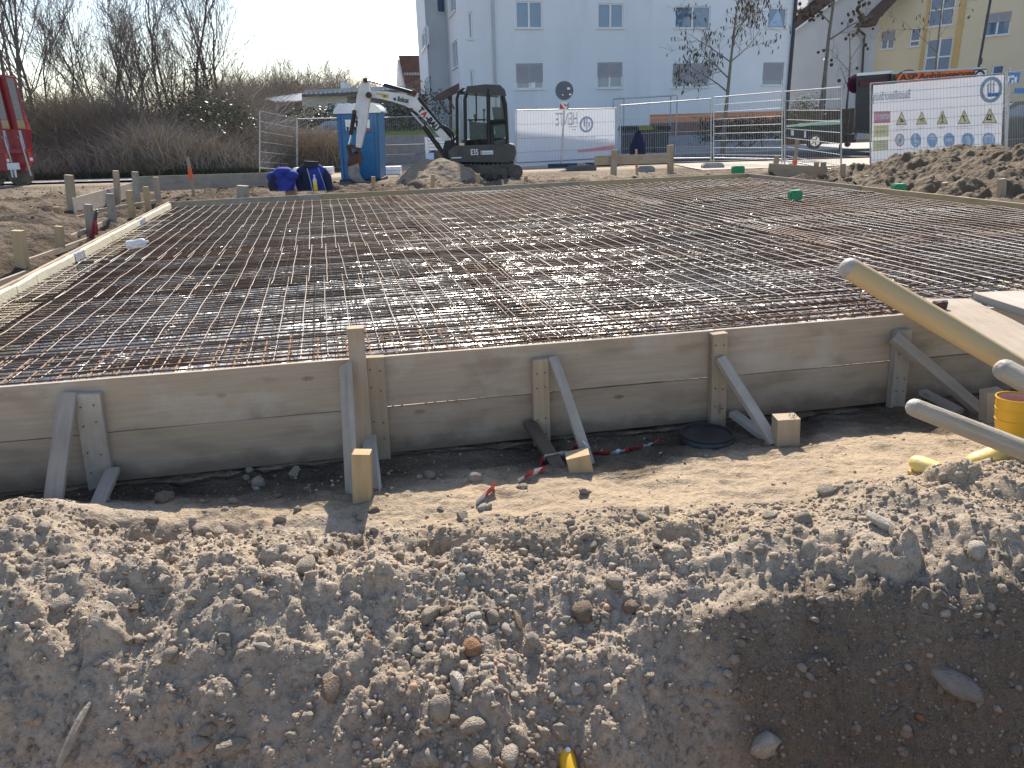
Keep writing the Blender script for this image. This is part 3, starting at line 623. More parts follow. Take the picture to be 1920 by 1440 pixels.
brace(onF(1374, 775, .05), G(1446, 828, 0.0), .06, .035, W_GREY, 'low brace lying on soil beside the manhole cover')
brace(onF(1676, 632, .075), G(1836, 768, .05), .07, .045, W_GREY, 'round-edged grey brace at the right below the planks')
brace(onF(1730, 735, .05), G(1800, 772, .03), .06, .035, W_GREY, 'low grey brace in shade at the right below the planks')
def stake(pt, pb, wpx, z, mat, lab, group, top=True, t=None, splinter=0):
    b = G(pb[0], pb[1], z); a = A(pt[0], pt[1], b.y); w = wpx * (Vector(b) - CP).dot(cf) / FPX; t = t or w * .8
    if splinter:
        r_ = thing('stake', b, lab, 'stake', group); plank('post', b + (b - a).normalized() * .15, a, w, t, mat, r_, wdir=(1, 0, 0), ch=.002)
        m = MB(); ax = (a - b).normalized()
        for k in range(splinter):
            q = a + Vector((random.uniform(.1, .48) * w, random.uniform(-.45, .45) * t, -.003)); m.add([q, q + Vector((.006, .002, 0)), q + ax * random.uniform(.008, .026) + Vector((random.uniform(-.006, .012), 0, 0))], [(0, 1, 2)])
        m.build('splinters', mat, r_); return r_
    o = plank('stake', b + (b - a).normalized() * .25, a, w, t, mat, None, wdir=(1, 0, 0), ch=.002)
    return tag(o, lab, 'stake', group)
gF = 'stakes driven in front of the front boards'
stake((678, 847), (681, 945), 34, -.02, W_NEW, 'orange tan square stake in front of the tall post', gF)
stake((1082, 850), (1090, 884), 44, .0, W_NEW, 'wide short stake beside the tape-wrapped brace', gF)
stake((1474, 781), (1472, 830), 42, .03, W_TAN, 'pale stake with a splintered top near the manhole cover', gF, splinter=14)
stake((1860, 731), (1858, 790), 32, .05, W_TAN, 'stake half hidden behind the yellow boot shaft', gF)

def wall_line(name, P, Q, lab, segs, h, t, mat, zt=ZT):
    d = (Q - P).normalized(); nrm = Vector((d.y, -d.x)); r_ = thing(name, (P.x, P.y, zt - h), lab, 'formwork')
    L = (Q - P).length; s = 0
    for k, fr_ in enumerate(segs):
        e = s + fr_ * L; o = Vector((nrm.x, nrm.y, 0)) * (.016 + .002 * (k % 2))
        a = P + d * (s + .003); b = P + d * (e - .003)
        plank('board', Vector((a.x, a.y, zt - h / 2)) + o * 1, Vector((b.x, b.y, zt - h / 2 + random.uniform(-.004, .004))) + o, h, t, mat[k % len(mat)], r_, seg=4, wob=.002); s = e
    return r_
lw = wall_line('left_formwork', BL, FL, 'long left formwork board lined with cream insulation strips', (.1, .3, .3, .3), .3, .03, [W_TAN, W_BOARD])
d = (FL - BL).normalized(); inn = Vector((-d.y, d.x, 0)); s = .25; k = 0; LL = (FL - BL).length
while s < LL - .1:
    e = s + (random.uniform(.5, .75) if k % 6 != 4 else .36)
    a = BL + d * (s + .006); b = BL + d * (e - .006)
    plank('edge_strip', Vector((a.x, a.y, ZT - .14)) + inn * .03, Vector((b.x, b.y, ZT - .14 + random.uniform(-.006, .006))) + inn * .03, .25, .055, XPS_G if k % 6 == 4 else XPS, lw, seg=3, wob=.003)
    s = e; k += 1
bw = wall_line('back_formwork', BR, BL, 'long back formwork board at the far edge of the slab', (.33, .30, .14, .23), .28, .035, [W_NEW, W_TAN, W_NEW, W_BOARD])
rw = wall_line('right_formwork', FR, BR, 'right formwork board in front of the big sand heap', (.34, .33, .33), .28, .035, [W_TAN, W_NEW])
gL = 'stakes along the left formwork'
for (pt, pb, w, z, mat, lab) in (((33, 432), (44, 512), 19, .42, W_NEW, 'thick pale stake nearest on the left edge of the slab'),
    ((110, 424), (114, 475), 13, .42, W_NEW, 'short stake second from the near end of the left edge'), ((106, 388), (113, 424), 11, .4, W_NEW, 'short stake outside the left edge in rough soil'),
    ((165, 383), (170, 440), 12, .42, W_GREY, 'grey stake behind the red bolt cutter'), ((206, 363), (212, 420), 12, .42, W_GREY, 'grey tall stake just beyond the bolt cutter'),
    ((242, 357), (248, 405), 10, .42, W_NEW, 'pale stake between the bolt cutter and the far left corner'), ((273, 350), (278, 388), 9, .42, W_NEW, 'pale stake near the far left slab corner'),
    ((292, 332), (297, 380), 9, .42, W_TAN, 'taller stake at the far left slab corner'), ((129, 328), (137, 406), 13, .38, W_TAN, 'tall post at the near end of the left profile board'),
    ((217, 320), (222, 384), 9, .38, W_TAN, 'tall post at the far end of the left profile board'), ((253, 322), (258, 386), 10, .38, W_GREY, 'grey post at the corner of the two profile boards')):
    stake(pt, pb, w, z, mat, lab, gL)
gB = 'stakes along the back formwork'
for (pt, pb, w, mat, lab) in (((455, 348), (456, 372), 19, W_GREY, 'wide grey stump at the left end of the back board'), ((545, 343), (546, 372), 18, W_TAN, 'brown stump in front of the left blue jacket'),
    ((700, 331), (700, 356), 7, W_NEW, 'pale stake below the excavator bucket'), ((812, 327), (811, 353), 7, W_NEW, 'pale stake in front of the small sand heap'),
    ((896, 326), (896, 349), 8, W_NEW, 'stake with a yellow top right of the small sand heap'), ((986, 330), (986, 345), 7, W_NEW, 'short pale stake right of the excavator track')):
    stake(pt, pb, w, .40, mat, lab, gB)
gR = 'stakes along the right formwork'
for (pt, pb, w, mat, lab) in (((1625, 329), (1625, 346), 8, W_TAN, 'short stake at the left foot of the big sand heap'), ((1772, 342), (1772, 364), 11, W_TAN, 'short stake in front of the big sand heap'), ((1879, 335), (1877, 374), 12, W_TAN, 'tall stake at the right side of the big sand heap'),
    ((1581, 307), (1580, 340), 8, W_TAN, 'stake right of the small timber bench by the slab corner')):
    stake(pt, pb, w, .42, mat, lab, gR)
def lath(pt, pb, w, lab, z=.38):
    b = G(pb[0], pb[1], z); a = A(pt[0], pt[1], b.y); ww = w * (b - CP).dot(cf) / FPX
    r_ = thing('marker_lath', b, lab, 'marker lath', 'thin marker laths'); plank('lath', b - (a - b).normalized() * .2, a, ww, ww * .7, W_TAN, r_, wdir=(1, 0, 0)); return r_, a, b
SPRAY = pm('orange_spray', (.80, .12, .03), (.7, .10, .03), rough=.6)
for (pt, pb, w, lab, f) in (((352, 296), (365, 374), 5, 'thin lath with orange mark behind the left back edge', .5), ((1193, 280), (1194, 326), 4, 'thin lath with orange mark at the middle profile board', .35), ((1495, 262), (1487, 332), 6, 'leaning thin lath by the right slab corner', .2)):
    r_, a, b = lath(pt, pb, w, lab); c = b + (a - b) * f; ww = w * b.y / FPX
    plank('paint_mark', c, c + (a - b) * .25, ww * 1.2, ww * .95, SPRAY, r_, wdir=(1, 0, 0))
def pboard(p, q, hpx, z, lab, mat, extra=None):
    """profile board seen at p..q (top corners), height in pixels at p"""
    a = B(p[0], p[1] + hpx + 6); Y0 = a.y; a1 = A(p[0], p[1], Y0); a2 = A(p[0], p[1] + hpx, Y0); h = a1.z - a2.z
    b1 = G(q[0], q[1], a1.z) if q[1] < 320 or True else None
    if extra: b1 = A(q[0], q[1], extra)
    o = plank('profile_board', a1 - Vector((0, 0, h / 2)), b1 - Vector((0, 0, h / 2)), h, .03, mat, None); return tag(o, lab, 'profile board', 'batter boards around the site')
pl_a = B(137, 406); pl_b = B(250, 372)
def pb2(Pa, Pb, za0, za1, zb0, zb1, lab, mat, off=0):
    a = Vector((Pa.x, Pa.y + off, (za0 + za1) / 2)); b = Vector((Pb.x, Pb.y + off, (zb0 + zb1) / 2)); o = plank('profile_board', a, b, za1 - za0, .03, mat, None); return tag(o, lab, 'profile board', 'batter boards around the site')
za1 = A(140, 372, pl_a.y).z; za0 = A(140, 404, pl_a.y).z; zb1 = A(245, 344, pl_b.y).z; zb0 = A(245, 367, pl_b.y).z
pb2(pl_a, pl_b, za0, za1, zb0, zb1, 'pale profile board angling away on the left', W_GREY, .06)
a = A(257, 331, pl_b.y + .3); b = A(520, 323, pl_b.y + 3.2); h = A(257, 331, pl_b.y + .3).z - A(257, 360, pl_b.y + .3).z
tag(plank('profile_board', a - Vector((0, 0, h / 2)), b - Vector((0, 0, h / 2)), h, .03, W_GREY, None, seg=5, wob=.003), 'long grey profile board in front of the dry brush', 'profile board', 'batter boards around the site')
gP = 'posts of the batter boards'
stake((1152, 281), (1150, 333), 11, .38, W_TAN, 'left post of the middle profile board', gP); stake((1257, 272), (1257, 330), 11, .36, W_TAN, 'right post of the middle profile board', gP)
Y0 = G(1150, 333, .38).y + .08; a = A(1115, 292, Y0); b = A(1257, 288, Y0); h = A(1115, 292, Y0).z - A(1115, 310, Y0).z
tag(plank('profile_board', a - Vector((0, 0, h / 2)), b - Vector((0, 0, h / 2)), h, .03, W_TAN, None), 'tan profile board under the dark blue jacket', 'profile board', 'batter boards around the site')
Y0 = G(1490, 334, .4).y; a = A(1441, 306, Y0 + .3); b = A(1551, 313, Y0 - .1); h = .33
bench = thing('timber_barrier', (b.x, b.y, .4), 'low timber board on short posts at the far right slab corner', 'timber barrier')
plank('board', a - Vector((0, 0, h / 2)), b - Vector((0, 0, h / 2)), h, .03, W_TAN, bench)
for (pt, pb, w) in (((1457, 292), (1450, 326), 9), ((1483, 306), (1482, 332), 7), ((1531, 304), (1529, 334), 8), ((1544, 304), (1541, 335), 9)):
    q = G(pb[0], pb[1], .4); tt = A(pt[0], pt[1], q.y - .05); q = Vector((q.x, q.y - .05, .2)); plank('post', q, tt, w * q.y / FPX, .05, W_TAN, bench, wdir=(1, 0, 0))
gb = 'battens lying outside the left formwork'
for (p, q, w, lab) in (((50, 492), (165, 450), .07, 'near batten nailed outside the left stakes'), ((122, 450), (206, 414), .07, 'batten running on to the bolt cutter'), ((56, 424), (165, 404), .06, 'batten lying on the rough soil at left'), ((170, 398), (292, 378), .07, 'batten near the far left corner'), ((-30, 545), (48, 515), .08, 'batten at the left picture edge')):
    a = G(p[0], p[1], .47); b = G(q[0], q[1], .47); tag(plank('batten', a, b, w, .03, W_TAN, None), lab, 'batten', gb)
# ------------------------------------------------------------------ buildings
def facade(parent, name, mat, P0, P1, z0, z1, ops, depth=.14):
    P0, P1 = Vector(P0[:2]), Vector(P1[:2]); d = (P1 - P0); L = d.length; d.normalize(); n = Vector((d.y, -d.x))
    us = sorted({0.0, L} | {o[0] for o in ops} | {o[1] for o in ops}); zs = sorted({z0, z1} | {o[2] for o in ops} | {o[3] for o in ops})
    def P(u, z, k=0): return Vector((P0.x + d.x * u - n.x * k, P0.y + d.y * u - n.y * k, z))
    b = MB()
    for i in range(len(us) - 1):
        for j in range(len(zs) - 1):
            cu_, cz = (us[i] + us[i + 1]) / 2, (zs[j] + zs[j + 1]) / 2
            if any(o[0] < cu_ < o[1] and o[2] < cz < o[3] for o in ops): continue
            b.add([P(us[i], zs[j]), P(us[i + 1], zs[j]), P(us[i + 1], zs[j + 1]), P(us[i], zs[j + 1])], [(0, 1, 2, 3)])
    for (a, c, e, f) in [o[:4] for o in ops]:
        for q in (((a, e), (a, f)), ((c, f), (c, e)), ((a, f), (c, f)), ((c, e), (a, e))):
            (u1, w1), (u2, w2) = q; b.add([P(u1, w1), P(u2, w2), P(u2, w2, depth), P(u1, w1, depth)], [(0, 1, 2, 3)])
    b.build(name, mat, parent)
    return P, d, n
def window(parent, P, d, n, u0, u1, z0, z1, wings=2, shut=0.0, k=.09, sill=True, cross=0, curtain=False):
    d3 = Vector((d.x, d.y, 0)); W = u1 - u0; fw_ = .065
    f = MB()
    def bx(ua, ub, za, zb, kk, th): f.bar(P(ua, (za + zb) / 2, kk), P(ub, (za + zb) / 2, kk), zb - za, th)
    zt = z1 - shut * (z1 - z0) if shut else z1
    bx(u0, u1, z0, z0 + fw_, k, .07); bx(u0, u1, z1 - fw_, z1, k, .07)
    for ua in [u0, u1 - fw_] + [u0 + W * i / wings - fw_ * .7 for i in range(1, wings)]:
        w_ = fw_ * (1.4 if u0 < ua < u1 - fw_ * 1.5 else 1); bx(ua, ua + w_, z0 + fw_, z1 - fw_, k, .066)
    for c_ in ([cross] if cross else []): bx(u0, u1, z0 + (z1 - z0) * c_ - .04, z0 + (z1 - z0) * c_ + .04, k, .068)
    w = f.build('window', W_FRAME, parent)
    for i in range(wings):
        g = MB(); a, b = u0 + W * i / wings + .05, u0 + W * (i + 1) / wings - .05
        g.bar(P(a, (z0 + z1) / 2, k + .012), P(b, (z0 + z1) / 2, k + .012), z1 - z0 - .1, .012); g.build('pane', GLASS, w)
    if shut:
        s = MB(); nz = max(4, int((z1 - zt) / .05))
        for i in range(nz):
            za = zt + (z1 - zt) * i / nz; zb = zt + (z1 - zt) * (i + 1) / nz - .008; s.bar(P(u0 + .012, (za + zb) / 2, k - .05), P(u1 - .012, (za + zb) / 2, k - .05), zb - za, .014)
        s.bar(P(u0 + .012, zt - .02, k - .05), P(u1 - .012, zt - .02, k - .05), .035, .025); s.build('shutter', SHUT, w)
    if curtain:
        c_ = MB(); c_.prism([P(u0 + .1, z0 + .1, k - .0), P(u1 - .12, z0 + .1, k), P(u1 - .3, z0 + .5, k), P((u0 + u1) / 2 + .1, z0 + .95, k), P(u0 + .3, z0 + .4, k)], (-n.x * .004, -n.y * .004, 0)); c_.build('curtain', BLUE_PALE, w)
    if sill:
        m = MB(); m.bar(P(u0 - .07, z0 - .025, -.03), P(u1 + .07, z0 - .025, -.03), .05, .16); m.build('sill', W_FRAME, w)
    return w
def onpl(px, py, P0, d, n):
    r_ = ray(px, py); nn = Vector((n.x, n.y, 0)); q = Vector((P0.x, P0.y, 0)); t = (q - Vector((0, 0, 0))).dot(nn) / r_.dot(nn); p = CP + r_ * t
    return (Vector((p.x, p.y)) - Vector((P0.x, P0.y))).dot(d), p.z
# main white apartment house: front wall kinks at x=1220 of the picture
apt = thing('apartment_house', (6, 41, .1), 'big white rendered apartment house with half closed shutters', 'apartment house')
ft = A(1222, 100, 42.2); lt = A(862, 100, 39.9); rt = A(1484, 100, 44.3)
EAVE = 12.35
def wins(P0, P1, lst):
    P0 = Vector(P0[:2]); P1 = Vector(P1[:2]); d = (P1 - P0).normalized(); n = Vector((d.y, -d.x)); out = []
    for (x0, x1, y0, y1, *r_) in lst:
        ua, zt = onpl(x0, (y0 + y1) / 2, P0, d, n); ub, _ = onpl(x1, (y0 + y1) / 2, P0, d, n); _, zt = onpl((x0 + x1) / 2, y0, P0, d, n); _, zb = onpl((x0 + x1) / 2, y1, P0, d, n)
        out.append((ua, ub, zb, zt, r_))
    return out
def house_wall(parent, name, mat, P0, P1, z0, z1, lst):
    w = wins(P0, P1, lst); P, d, n = facade(parent, name, mat, P0, P1, z0, z1, w)
    for (a, b, c, e, r_) in w:
        kw = r_[0] if r_ else {}; window(parent, P, d, n, a, b, c, e, **kw)
    return P, d, n
Pm, dm, nm = house_wall(apt, 'front_wall', WHITE_WALL, lt, ft, .0, EAVE, [(967, 1017, 2, 53, {}), (1121, 1169, 6, 53, {}), (968, 1018, 119, 167, dict(shut=.70)), (1120, 1167, 117, 165, dict(shut=.52)), (878, 886, 22, 73, dict(wings=1)), (881, 889, 131, 176, dict(wings=1)),
    (967, 1017, -112, -62, {}), (1121, 1169, -108, -60, {})])
Pr, dr, nr = house_wall(apt, 'right_front_wall', pm('bright_white_render', (.80, .82, .84), (.75, .775, .79), rough=.9, scale=.6, bump=.25, bscale=90, world=True), ft, rt, 1.95, EAVE, [(1266, 1332, 11, 53, {}), (1440, 1475, 14, 53, dict(wings=1, curtain=True)), (1261, 1330, 119, 164, dict(shut=.76)), (1430, 1469, 117, 160, dict(shut=.72, wings=1)),
    (1266, 1332, -100, -54, {}), (1440, 1475, -98, -54, {})])
house_wall(apt, 'plinth', ORANGE_WALL, ft, rt, .9, 1.95, [])
po = Vector((dr.y, -dr.x)); 
house_wall(apt, 'basement_wall', pm('grey_base', (.40, .41, .43), rough=.9, world=True), ft, rt, -.2, .9, [(1396, 1436, 225, 233, dict(wings=1, sill=False))])
m = MB(); m.bar(Pr(.0, 1.95, -.02), Pr((Vector((rt.x, rt.y)) - Vector((ft.x, ft.y))).length, 1.95, -.02), .05, .05); m.build('plinth_ledge', ORANGE_WALL, apt)
# left wing: stepped receding walls with windows seen at a slant
q1 = A(838, 100, 46.0); q2 = A(800, 100, 45.2); q3 = A(785, 100, 54.0)
house_wall(apt, 'side_wall', WHITE_WALL, q1, lt, -.1, EAVE, [(847, 858, 77, 128, {}), (842, 854, -20, 28, {})])
house_wall(apt, 'bay_wall', WHITE_WALL, q2, q1, -.1, EAVE, [(819, 836, -26, 24, dict(wings=1))])
house_wall(apt, 'gable_wall', WHITE_WALL, q3, q2, -.1, EAVE, [(791, 800, 54, 94, {}), (796.5, 804, 146, 184, {})])
m = MB(); bk = Vector((-.22, .97, 0)) * 9
m.add([Vector((rt.x, rt.y, -.1)), Vector((rt.x, rt.y, EAVE)), Vector((rt.x, rt.y, EAVE)) + bk, Vector((rt.x, rt.y, -.1)) + bk], [(0, 1, 2, 3)]); 
m.add([Vector((rt.x, rt.y, -.1)) + bk, Vector((rt.x, rt.y, EAVE)) + bk, Vector((q3.x, q3.y, EAVE)), Vector((q3.x, q3.y, -.1))], [(0, 1, 2, 3)]); m.build('back_wall', WHITE_WALL, apt)
m = MB(); E0 = [Vector((p.x, p.y, EAVE)) for p in (q3, q2, lt, ft, rt)]
E0[0] += Vector((-.8, .3, -.1)); E0[1] += Vector((-.7, -.5, -.1)); E0[2] += Vector((0, -.7, -.1)); E0[3] += Vector((0, -.7, -.1)); E0[4] += Vector((.5, -.5, -.1))
R0 = (q3 + bk * .1); rl = Vector(((lt.x + q3.x) / 2, lt.y + 5.5, 16.7)); rr = Vector((rt.x - 1, rt.y + 4.5, 16.7)); bkr = Vector((rt.x, rt.y, EAVE)) + bk
m.add([E0[1], E0[2], E0[3], E0[4], rr, rl], [(0, 1, 2, 3, 4, 5)]); m.add([E0[0], E0[1], rl], [(0, 1, 2)]); m.add([E0[4], bkr, rr], [(0, 1, 2)]); m.add([bkr, E0[0], rl, rr], [(0, 1, 2, 3)])
for a, b in ((0, 1), (1, 2), (2, 3), (3, 4)): m.bar(E0[a] - Vector((0, 0, .1)), E0[b] - Vector((0, 0, .1)), .2, .12)
m.build('roof', ROOF_B, apt)
m = MB()
u, _ = onpl(926, 100, lt, dm, nm); m.tube([Pm(u, EAVE, -.12), Pm(u, 1.0, -.12)], .055, 8); m.build('downpipe', ZINC, apt)
Lr = (Vector((rt.x, rt.y)) - Vector((ft.x, ft.y))).length
m = MB(); m.tube([Pr(Lr - .05, EAVE, -.1), Pr(Lr - .05, .2, -.1)], .09, 8); m.build('downpipe', DARK_METAL, apt)
m = MB(); m.box(Pm(onpl(1000, 155, lt, dm, nm)[0], onpl(1000, 159, lt, dm, nm)[1], .06), (.22, .02, .3)); m.build('paper_note', W_FRAME, apt)
# garbage bin shelter in front of the house
bs = Vector((A(1205, 272, 38).x, 38, .13)); sh = thing('bin_shelter', bs, 'grey steel frame shelter over dark wheelie bins beside the white house', 'bin shelter')
m = MB(); s0 = A(1150, 187, bs.y + 1.0); s1 = A(1258, 181, bs.y + .2)
for q in (s0, s1, Vector((s0.x + .3, s0.y - 1.4, s0.z)), Vector((s1.x, s1.y - 1.4, s1.z))): m.tube([Vector((q.x, q.y, .1)), q], .03, 6)
m.build('post', ZINC, sh)
m = MB(); m.prism([s0, s1, Vector((s1.x, s1.y - 1.4, s1.z)), Vector((s0.x + .3, s0.y - 1.4, s0.z))], (0, 0, .05)); m.build('roof', ZINC, sh)
for k, (px, lid) in enumerate(((1178, BLACK_P), (1210, pm('yellow_bin_lid', (.30, .28, .03), rough=.5)), (1236, BLACK_P))):
    q = Vector((A(px, 272, 37.4).x, 37.4, .14)); bn = thing('wheelie_bin', q, ('dark wheelie bin at the left under the shelter', 'wheelie bin with a yellow lid under the shelter', 'large dark bin at the right under the shelter')[k], 'wheelie bin', 'bins in the shelter')
    w = .36; h = 1.15; m = MB(); m.add([q + Vector(v) for v in ((-w * .8, -.5, .05), (w * .8, -.5, .05), (w * .8, .5, .05), (-w * .8, .5, .05), (-w, -.6, h), (w, -.6, h), (w, .6, h), (-w, .6, h))], [(0, 1, 5, 4), (1, 2, 6, 5), (2, 3, 7, 6), (3, 0, 4, 7), (0, 3, 2, 1)]); m.build('body', pm('dark_bin', (.08, .08, .09), rough=.5), bn)
    m = MB(); m.prism([q + Vector(v) for v in ((-w - .04, -.66, h), (-w - .04, -.4, h + .14), (-w - .04, .4, h + .2), (-w - .04, .62, h))], (2 * w + .08, 0, 0)); m.build('lid', lid, bn)
    m = MB(); [m.tube([q + Vector((sx * w * .7, -.45, .1)), q + Vector((sx * w * .7 + .06, -.45, .1))], .1, 8) for sx in (-1, 1)]; m.build('wheel', BLACK_P, bn)
# wooden canopy over the side entrance
cy = 37.5; ca = thing('entrance_canopy', A(845, 255, cy), 'small brown wooden canopy roof on the white house side entrance', 'canopy')
m = MB(); m.prism([A(809, 188, cy), A(826, 175, cy), A(861, 157, cy), A(862, 172, cy), A(840, 183, cy), A(826, 189, cy)], (0, -.5, 0)); m.build('roof', ROOF_B, ca)
m = MB(); m.bar(A(845, 256, cy), A(845, 172, cy), .12, .12, up=(1, 0, 0)); m.bar(A(824, 190, cy - .2), A(845, 218, cy - .2), .10, .10); m.bar(A(838, 178, cy - .2), A(852, 205, cy - .2), .08, .08); m.build('timber_frame', W_DARK, ca)

# grey-white house between, its brown roof and gutter
gh = thing('grey_gable_house', (19, 54, 0), 'pale grey house with a brown roof behind the seed-ball tree', 'house')
g0 = A(1478, 200, 52); g1 = A(1640, 200, 52)
m = MB(); m.prism([Vector((g0.x - .5, g0.y, -.3)), Vector((g1.x, g1.y, -.3)), Vector((g1.x, g1.y, 16)), Vector((A(1580, 0, 52).x, 52, 12.5)), A(1484, 62, 52)], (-1.5, 9, 0)); m.build('wall', GREY_WALL, gh)
m = MB(); m.prism([A(1484, 58, 51.9), A(1562, 4, 51.9), A(1640, -52, 51.9), A(1600, -52, 51.9), A(1496, 22, 51.9)], (0, -.18, 0)); m.build('roof', ROOF_B, gh)
m = MB(); m.tube([A(1486, 60, 51.6), A(1566, 2, 51.6), A(1640, -50, 51.6)], .07, 6); m.build('gutter', W_FRAME, gh)
# low fence and hedge boards behind the trailer
fb = thing('board_fence', B(1540, 268), 'dark vertical board fence behind the green trailer', 'board fence')
for k in range(30):
    q = A(1478 + k * 4.4, 240, 46.); plank('board', Vector((q.x, 46 + .02 * (k % 2), .0)), Vector((q.x, 46 + .02 * (k % 2), 2.0 + random.uniform(-.03, .03))), .13, .02, W_DARK, fb, wdir=(1, 0, 0))
# yellow house
yh = thing('yellow_house', (27, 50, 0), 'cream yellow apartment house with tall stairwell window at the right', 'house')
y0 = A(1622, 120, 52.5); y1 = A(1990, 120, 43.5)
lst = [(1652, 1677, 58, 92, dict(shut=.5)), (1706, 1725, 52, 87, dict(wings=1, cross=.3)), (1846, 1894, 24, 66, dict(shut=.38)), (1735, 1783, 72, 135, dict(cross=.45)), (1744, 1791, -30, 48, dict(cross=.4)), (1858, 1880, 122, 160, dict(wings=1))]
Py, dy, ny_ = house_wall(yh, 'wall', YELLOW_WALL, y0, y1, -.2, 15.5, lst)
Ly = (Vector(y1[:2]) - Vector(y0[:2])).length
ua, _ = onpl(1727, 100, y0, dy, ny_); ub, _ = onpl(1798, 100, y0, dy, ny_); uc, _ = onpl(1735, 100, y0, dy, ny_); ud, _ = onpl(1783, 100, y0, dy, ny_)
m = MB()
for (a, b) in ((ua, uc - .08), (ud + .12, ub)): m.bar(Py(a, 8, -.03), Py(b, 8, -.03), 15, .06)
m.build('stair_panel', OCHRE_WALL, yh)
m = MB(); bk2 = Vector((.5, 9, 0)); m.add([Py(0, -.2), Py(0, 15.5), Py(0, 15.5) + bk2, Py(0, -.2) + bk2], [(0, 1, 2, 3)]); m.add([Py(Ly, -.2), Py(Ly, 15.5), Py(Ly, 15.5) + bk2, Py(Ly, -.2) + bk2], [(0, 1, 2, 3)]); m.build('side_wall', YELLOW_WALL, yh)
e0 = A(1600, 52, 51.0); e1 = A(1658, -4, 51); e2 = A(1710, -54, 50.5); m = MB()
m.prism([e0, A(1625, 52, 51), A(1632, 38, 51), A(1668, 0, 51), A(1735, -54, 50.5), e2, e1], (.15, -.9, 0)); m.build('roof_edge', ROOF_B, yh)
m = MB(); m.tube([A(1608, 55, 51), A(1622, 66, 51.8), A(1620, 72, 51.8), A(1616, 150, 51.8), A(1614, 230, 51.8)], .07, 7); m.build('downpipe', DARK_METAL, yh)
# house with dark red roof behind the excavator
rh = thing('red_roofed_house', B(770, 250), 'house with a steep dark red roof left of the white house', 'house'); Y0 = 62
m = MB(); m.prism([A(747, 104, Y0), A(800, 104, Y0), A(806, 188, Y0), A(766, 188, Y0)], (0, .25, 0)); m.build('roof', ROOF_R, rh)
m = MB(); m.prism([A(747, 104, Y0), A(742, 165, Y0), A(744, 240, Y0), A(810, 240, Y0), A(800, 106, Y0)], (0, 6, 0)) if 0 else m.prism([A(745, 112, Y0 + .3), A(741, 240, Y0 + .3), A(815, 240, Y0 + .3), A(806, 112, Y0 + .3)], (0, 6, 0)); m.build('wall', WHITE_WALL, rh)
m = MB()
for k in range(16): m.bar(A(758 + k * 3, 141, Y0 - .2), A(758 + k * 3, 136, Y0 - .2), .05, .03, up=(1, 0, 0))
m.build('snow_guard', ZINC, rh)
# flat roofed annexe with window, and glass carport
ax = thing('flat_roof_house', B(650, 250), 'low flat-roofed pale house behind the blue toilet', 'house'); Y0 = 45
a0 = A(567, 200, Y0); a1 = A(652, 200, Y0)
house_wall(ax, 'wall', pm('pale_green_render', (.62, .66, .64), (.57, .61, .59), rough=.9, world=True), a0, a1, -.3, A(600, 181, Y0).z, [(612, 630, 191, 210, dict(wings=1, sill=False))])
m = MB(); m.add([A(652, 181, Y0), A(652, 262, Y0), A(800, 262, Y0 + 3), A(800, 176, Y0 + 3)], [(0, 1, 2, 3)]); m.build('grey_wall', CONC, ax)
m = MB(); m.prism([A(563, 178, Y0 - .6), A(760, 168, Y0 - .6), A(760, 160, Y0 - .6), A(572, 169, Y0 - .6)], (0, 5, 0)); m.build('roof', ZINC, ax)
m = MB(); m.bar(A(563, 180, Y0 - .7), A(760, 170, Y0 - .7), .12, .12); m.build('gutter', CONC_D, ax)
m = MB()
for k in range(18): m.box(A(575 + k * 9, 175.5 - .5 * k, Y0 - .72), (.09, .06, .07))
m.build('gutter_bracket', W_FRAME, ax)
m = MB(); m.tube([A(648, 178, Y0 + 2), A(648, 155, Y0 + 2)], .28, 8); m.build('chimney', W_FRAME, ax)
cp = thing('glass_canopy', B(530, 270), 'lean-to glass canopy with thin posts left of the flat-roofed house', 'canopy')
m = MB(); m.prism([A(497, 186, 43), A(566, 176, 44), A(566, 190, 42), A(520, 192, 41.5)], (0, 0, .05)); m.build('roof', glassy('canopy_glass', (.22, .27, .30), .4, .4), cp)
m = MB()
for px, y in ((499, 43), (520, 41.5), (536, 42.5), (551, 43)): m.tube([A(px, 188, y), A(px, 270, y)], .04, 6)
m.build('post', ZINC, cp)
gw = thing('garden_wall', B(760, 300), 'grey concrete block garden wall behind the excavator boom', 'garden wall')
for r_i in range(3):
    for k in range(12):
        a = A(706 + k * 12, 250, 36); z0 = .15 + r_i * .42; m = MB(); m.box((a.x + (.14 if r_i % 2 else 0), 36 + random.uniform(-.02, .02), z0 + .205), (.29, .4, .40)); o = m.build('block', CONC, gw)
gs = MB(); 
for k in range(2600):
    x = random.uniform(A(708, 245, 36.4).x, A(860, 245, 36.4).x); y = 36.3 + random.uniform(0, 1.2); h = random.uniform(.08, .22); t_ = random.uniform(-.06, .06)
    gs.add([(x - .012, y, 1.36), (x + .012, y, 1.36), (x + t_, y, 1.36 + h)], [(0, 1, 2)])
tag(gs.build('grass_strip', pm('bright_spring_grass', (.38, .42, .04), (.26, .32, .04), rough=.8, world=True), loc=(0, 0, 0)), 'bright yellow green grass strip on top of the garden wall', 'grass', kind='stuff')

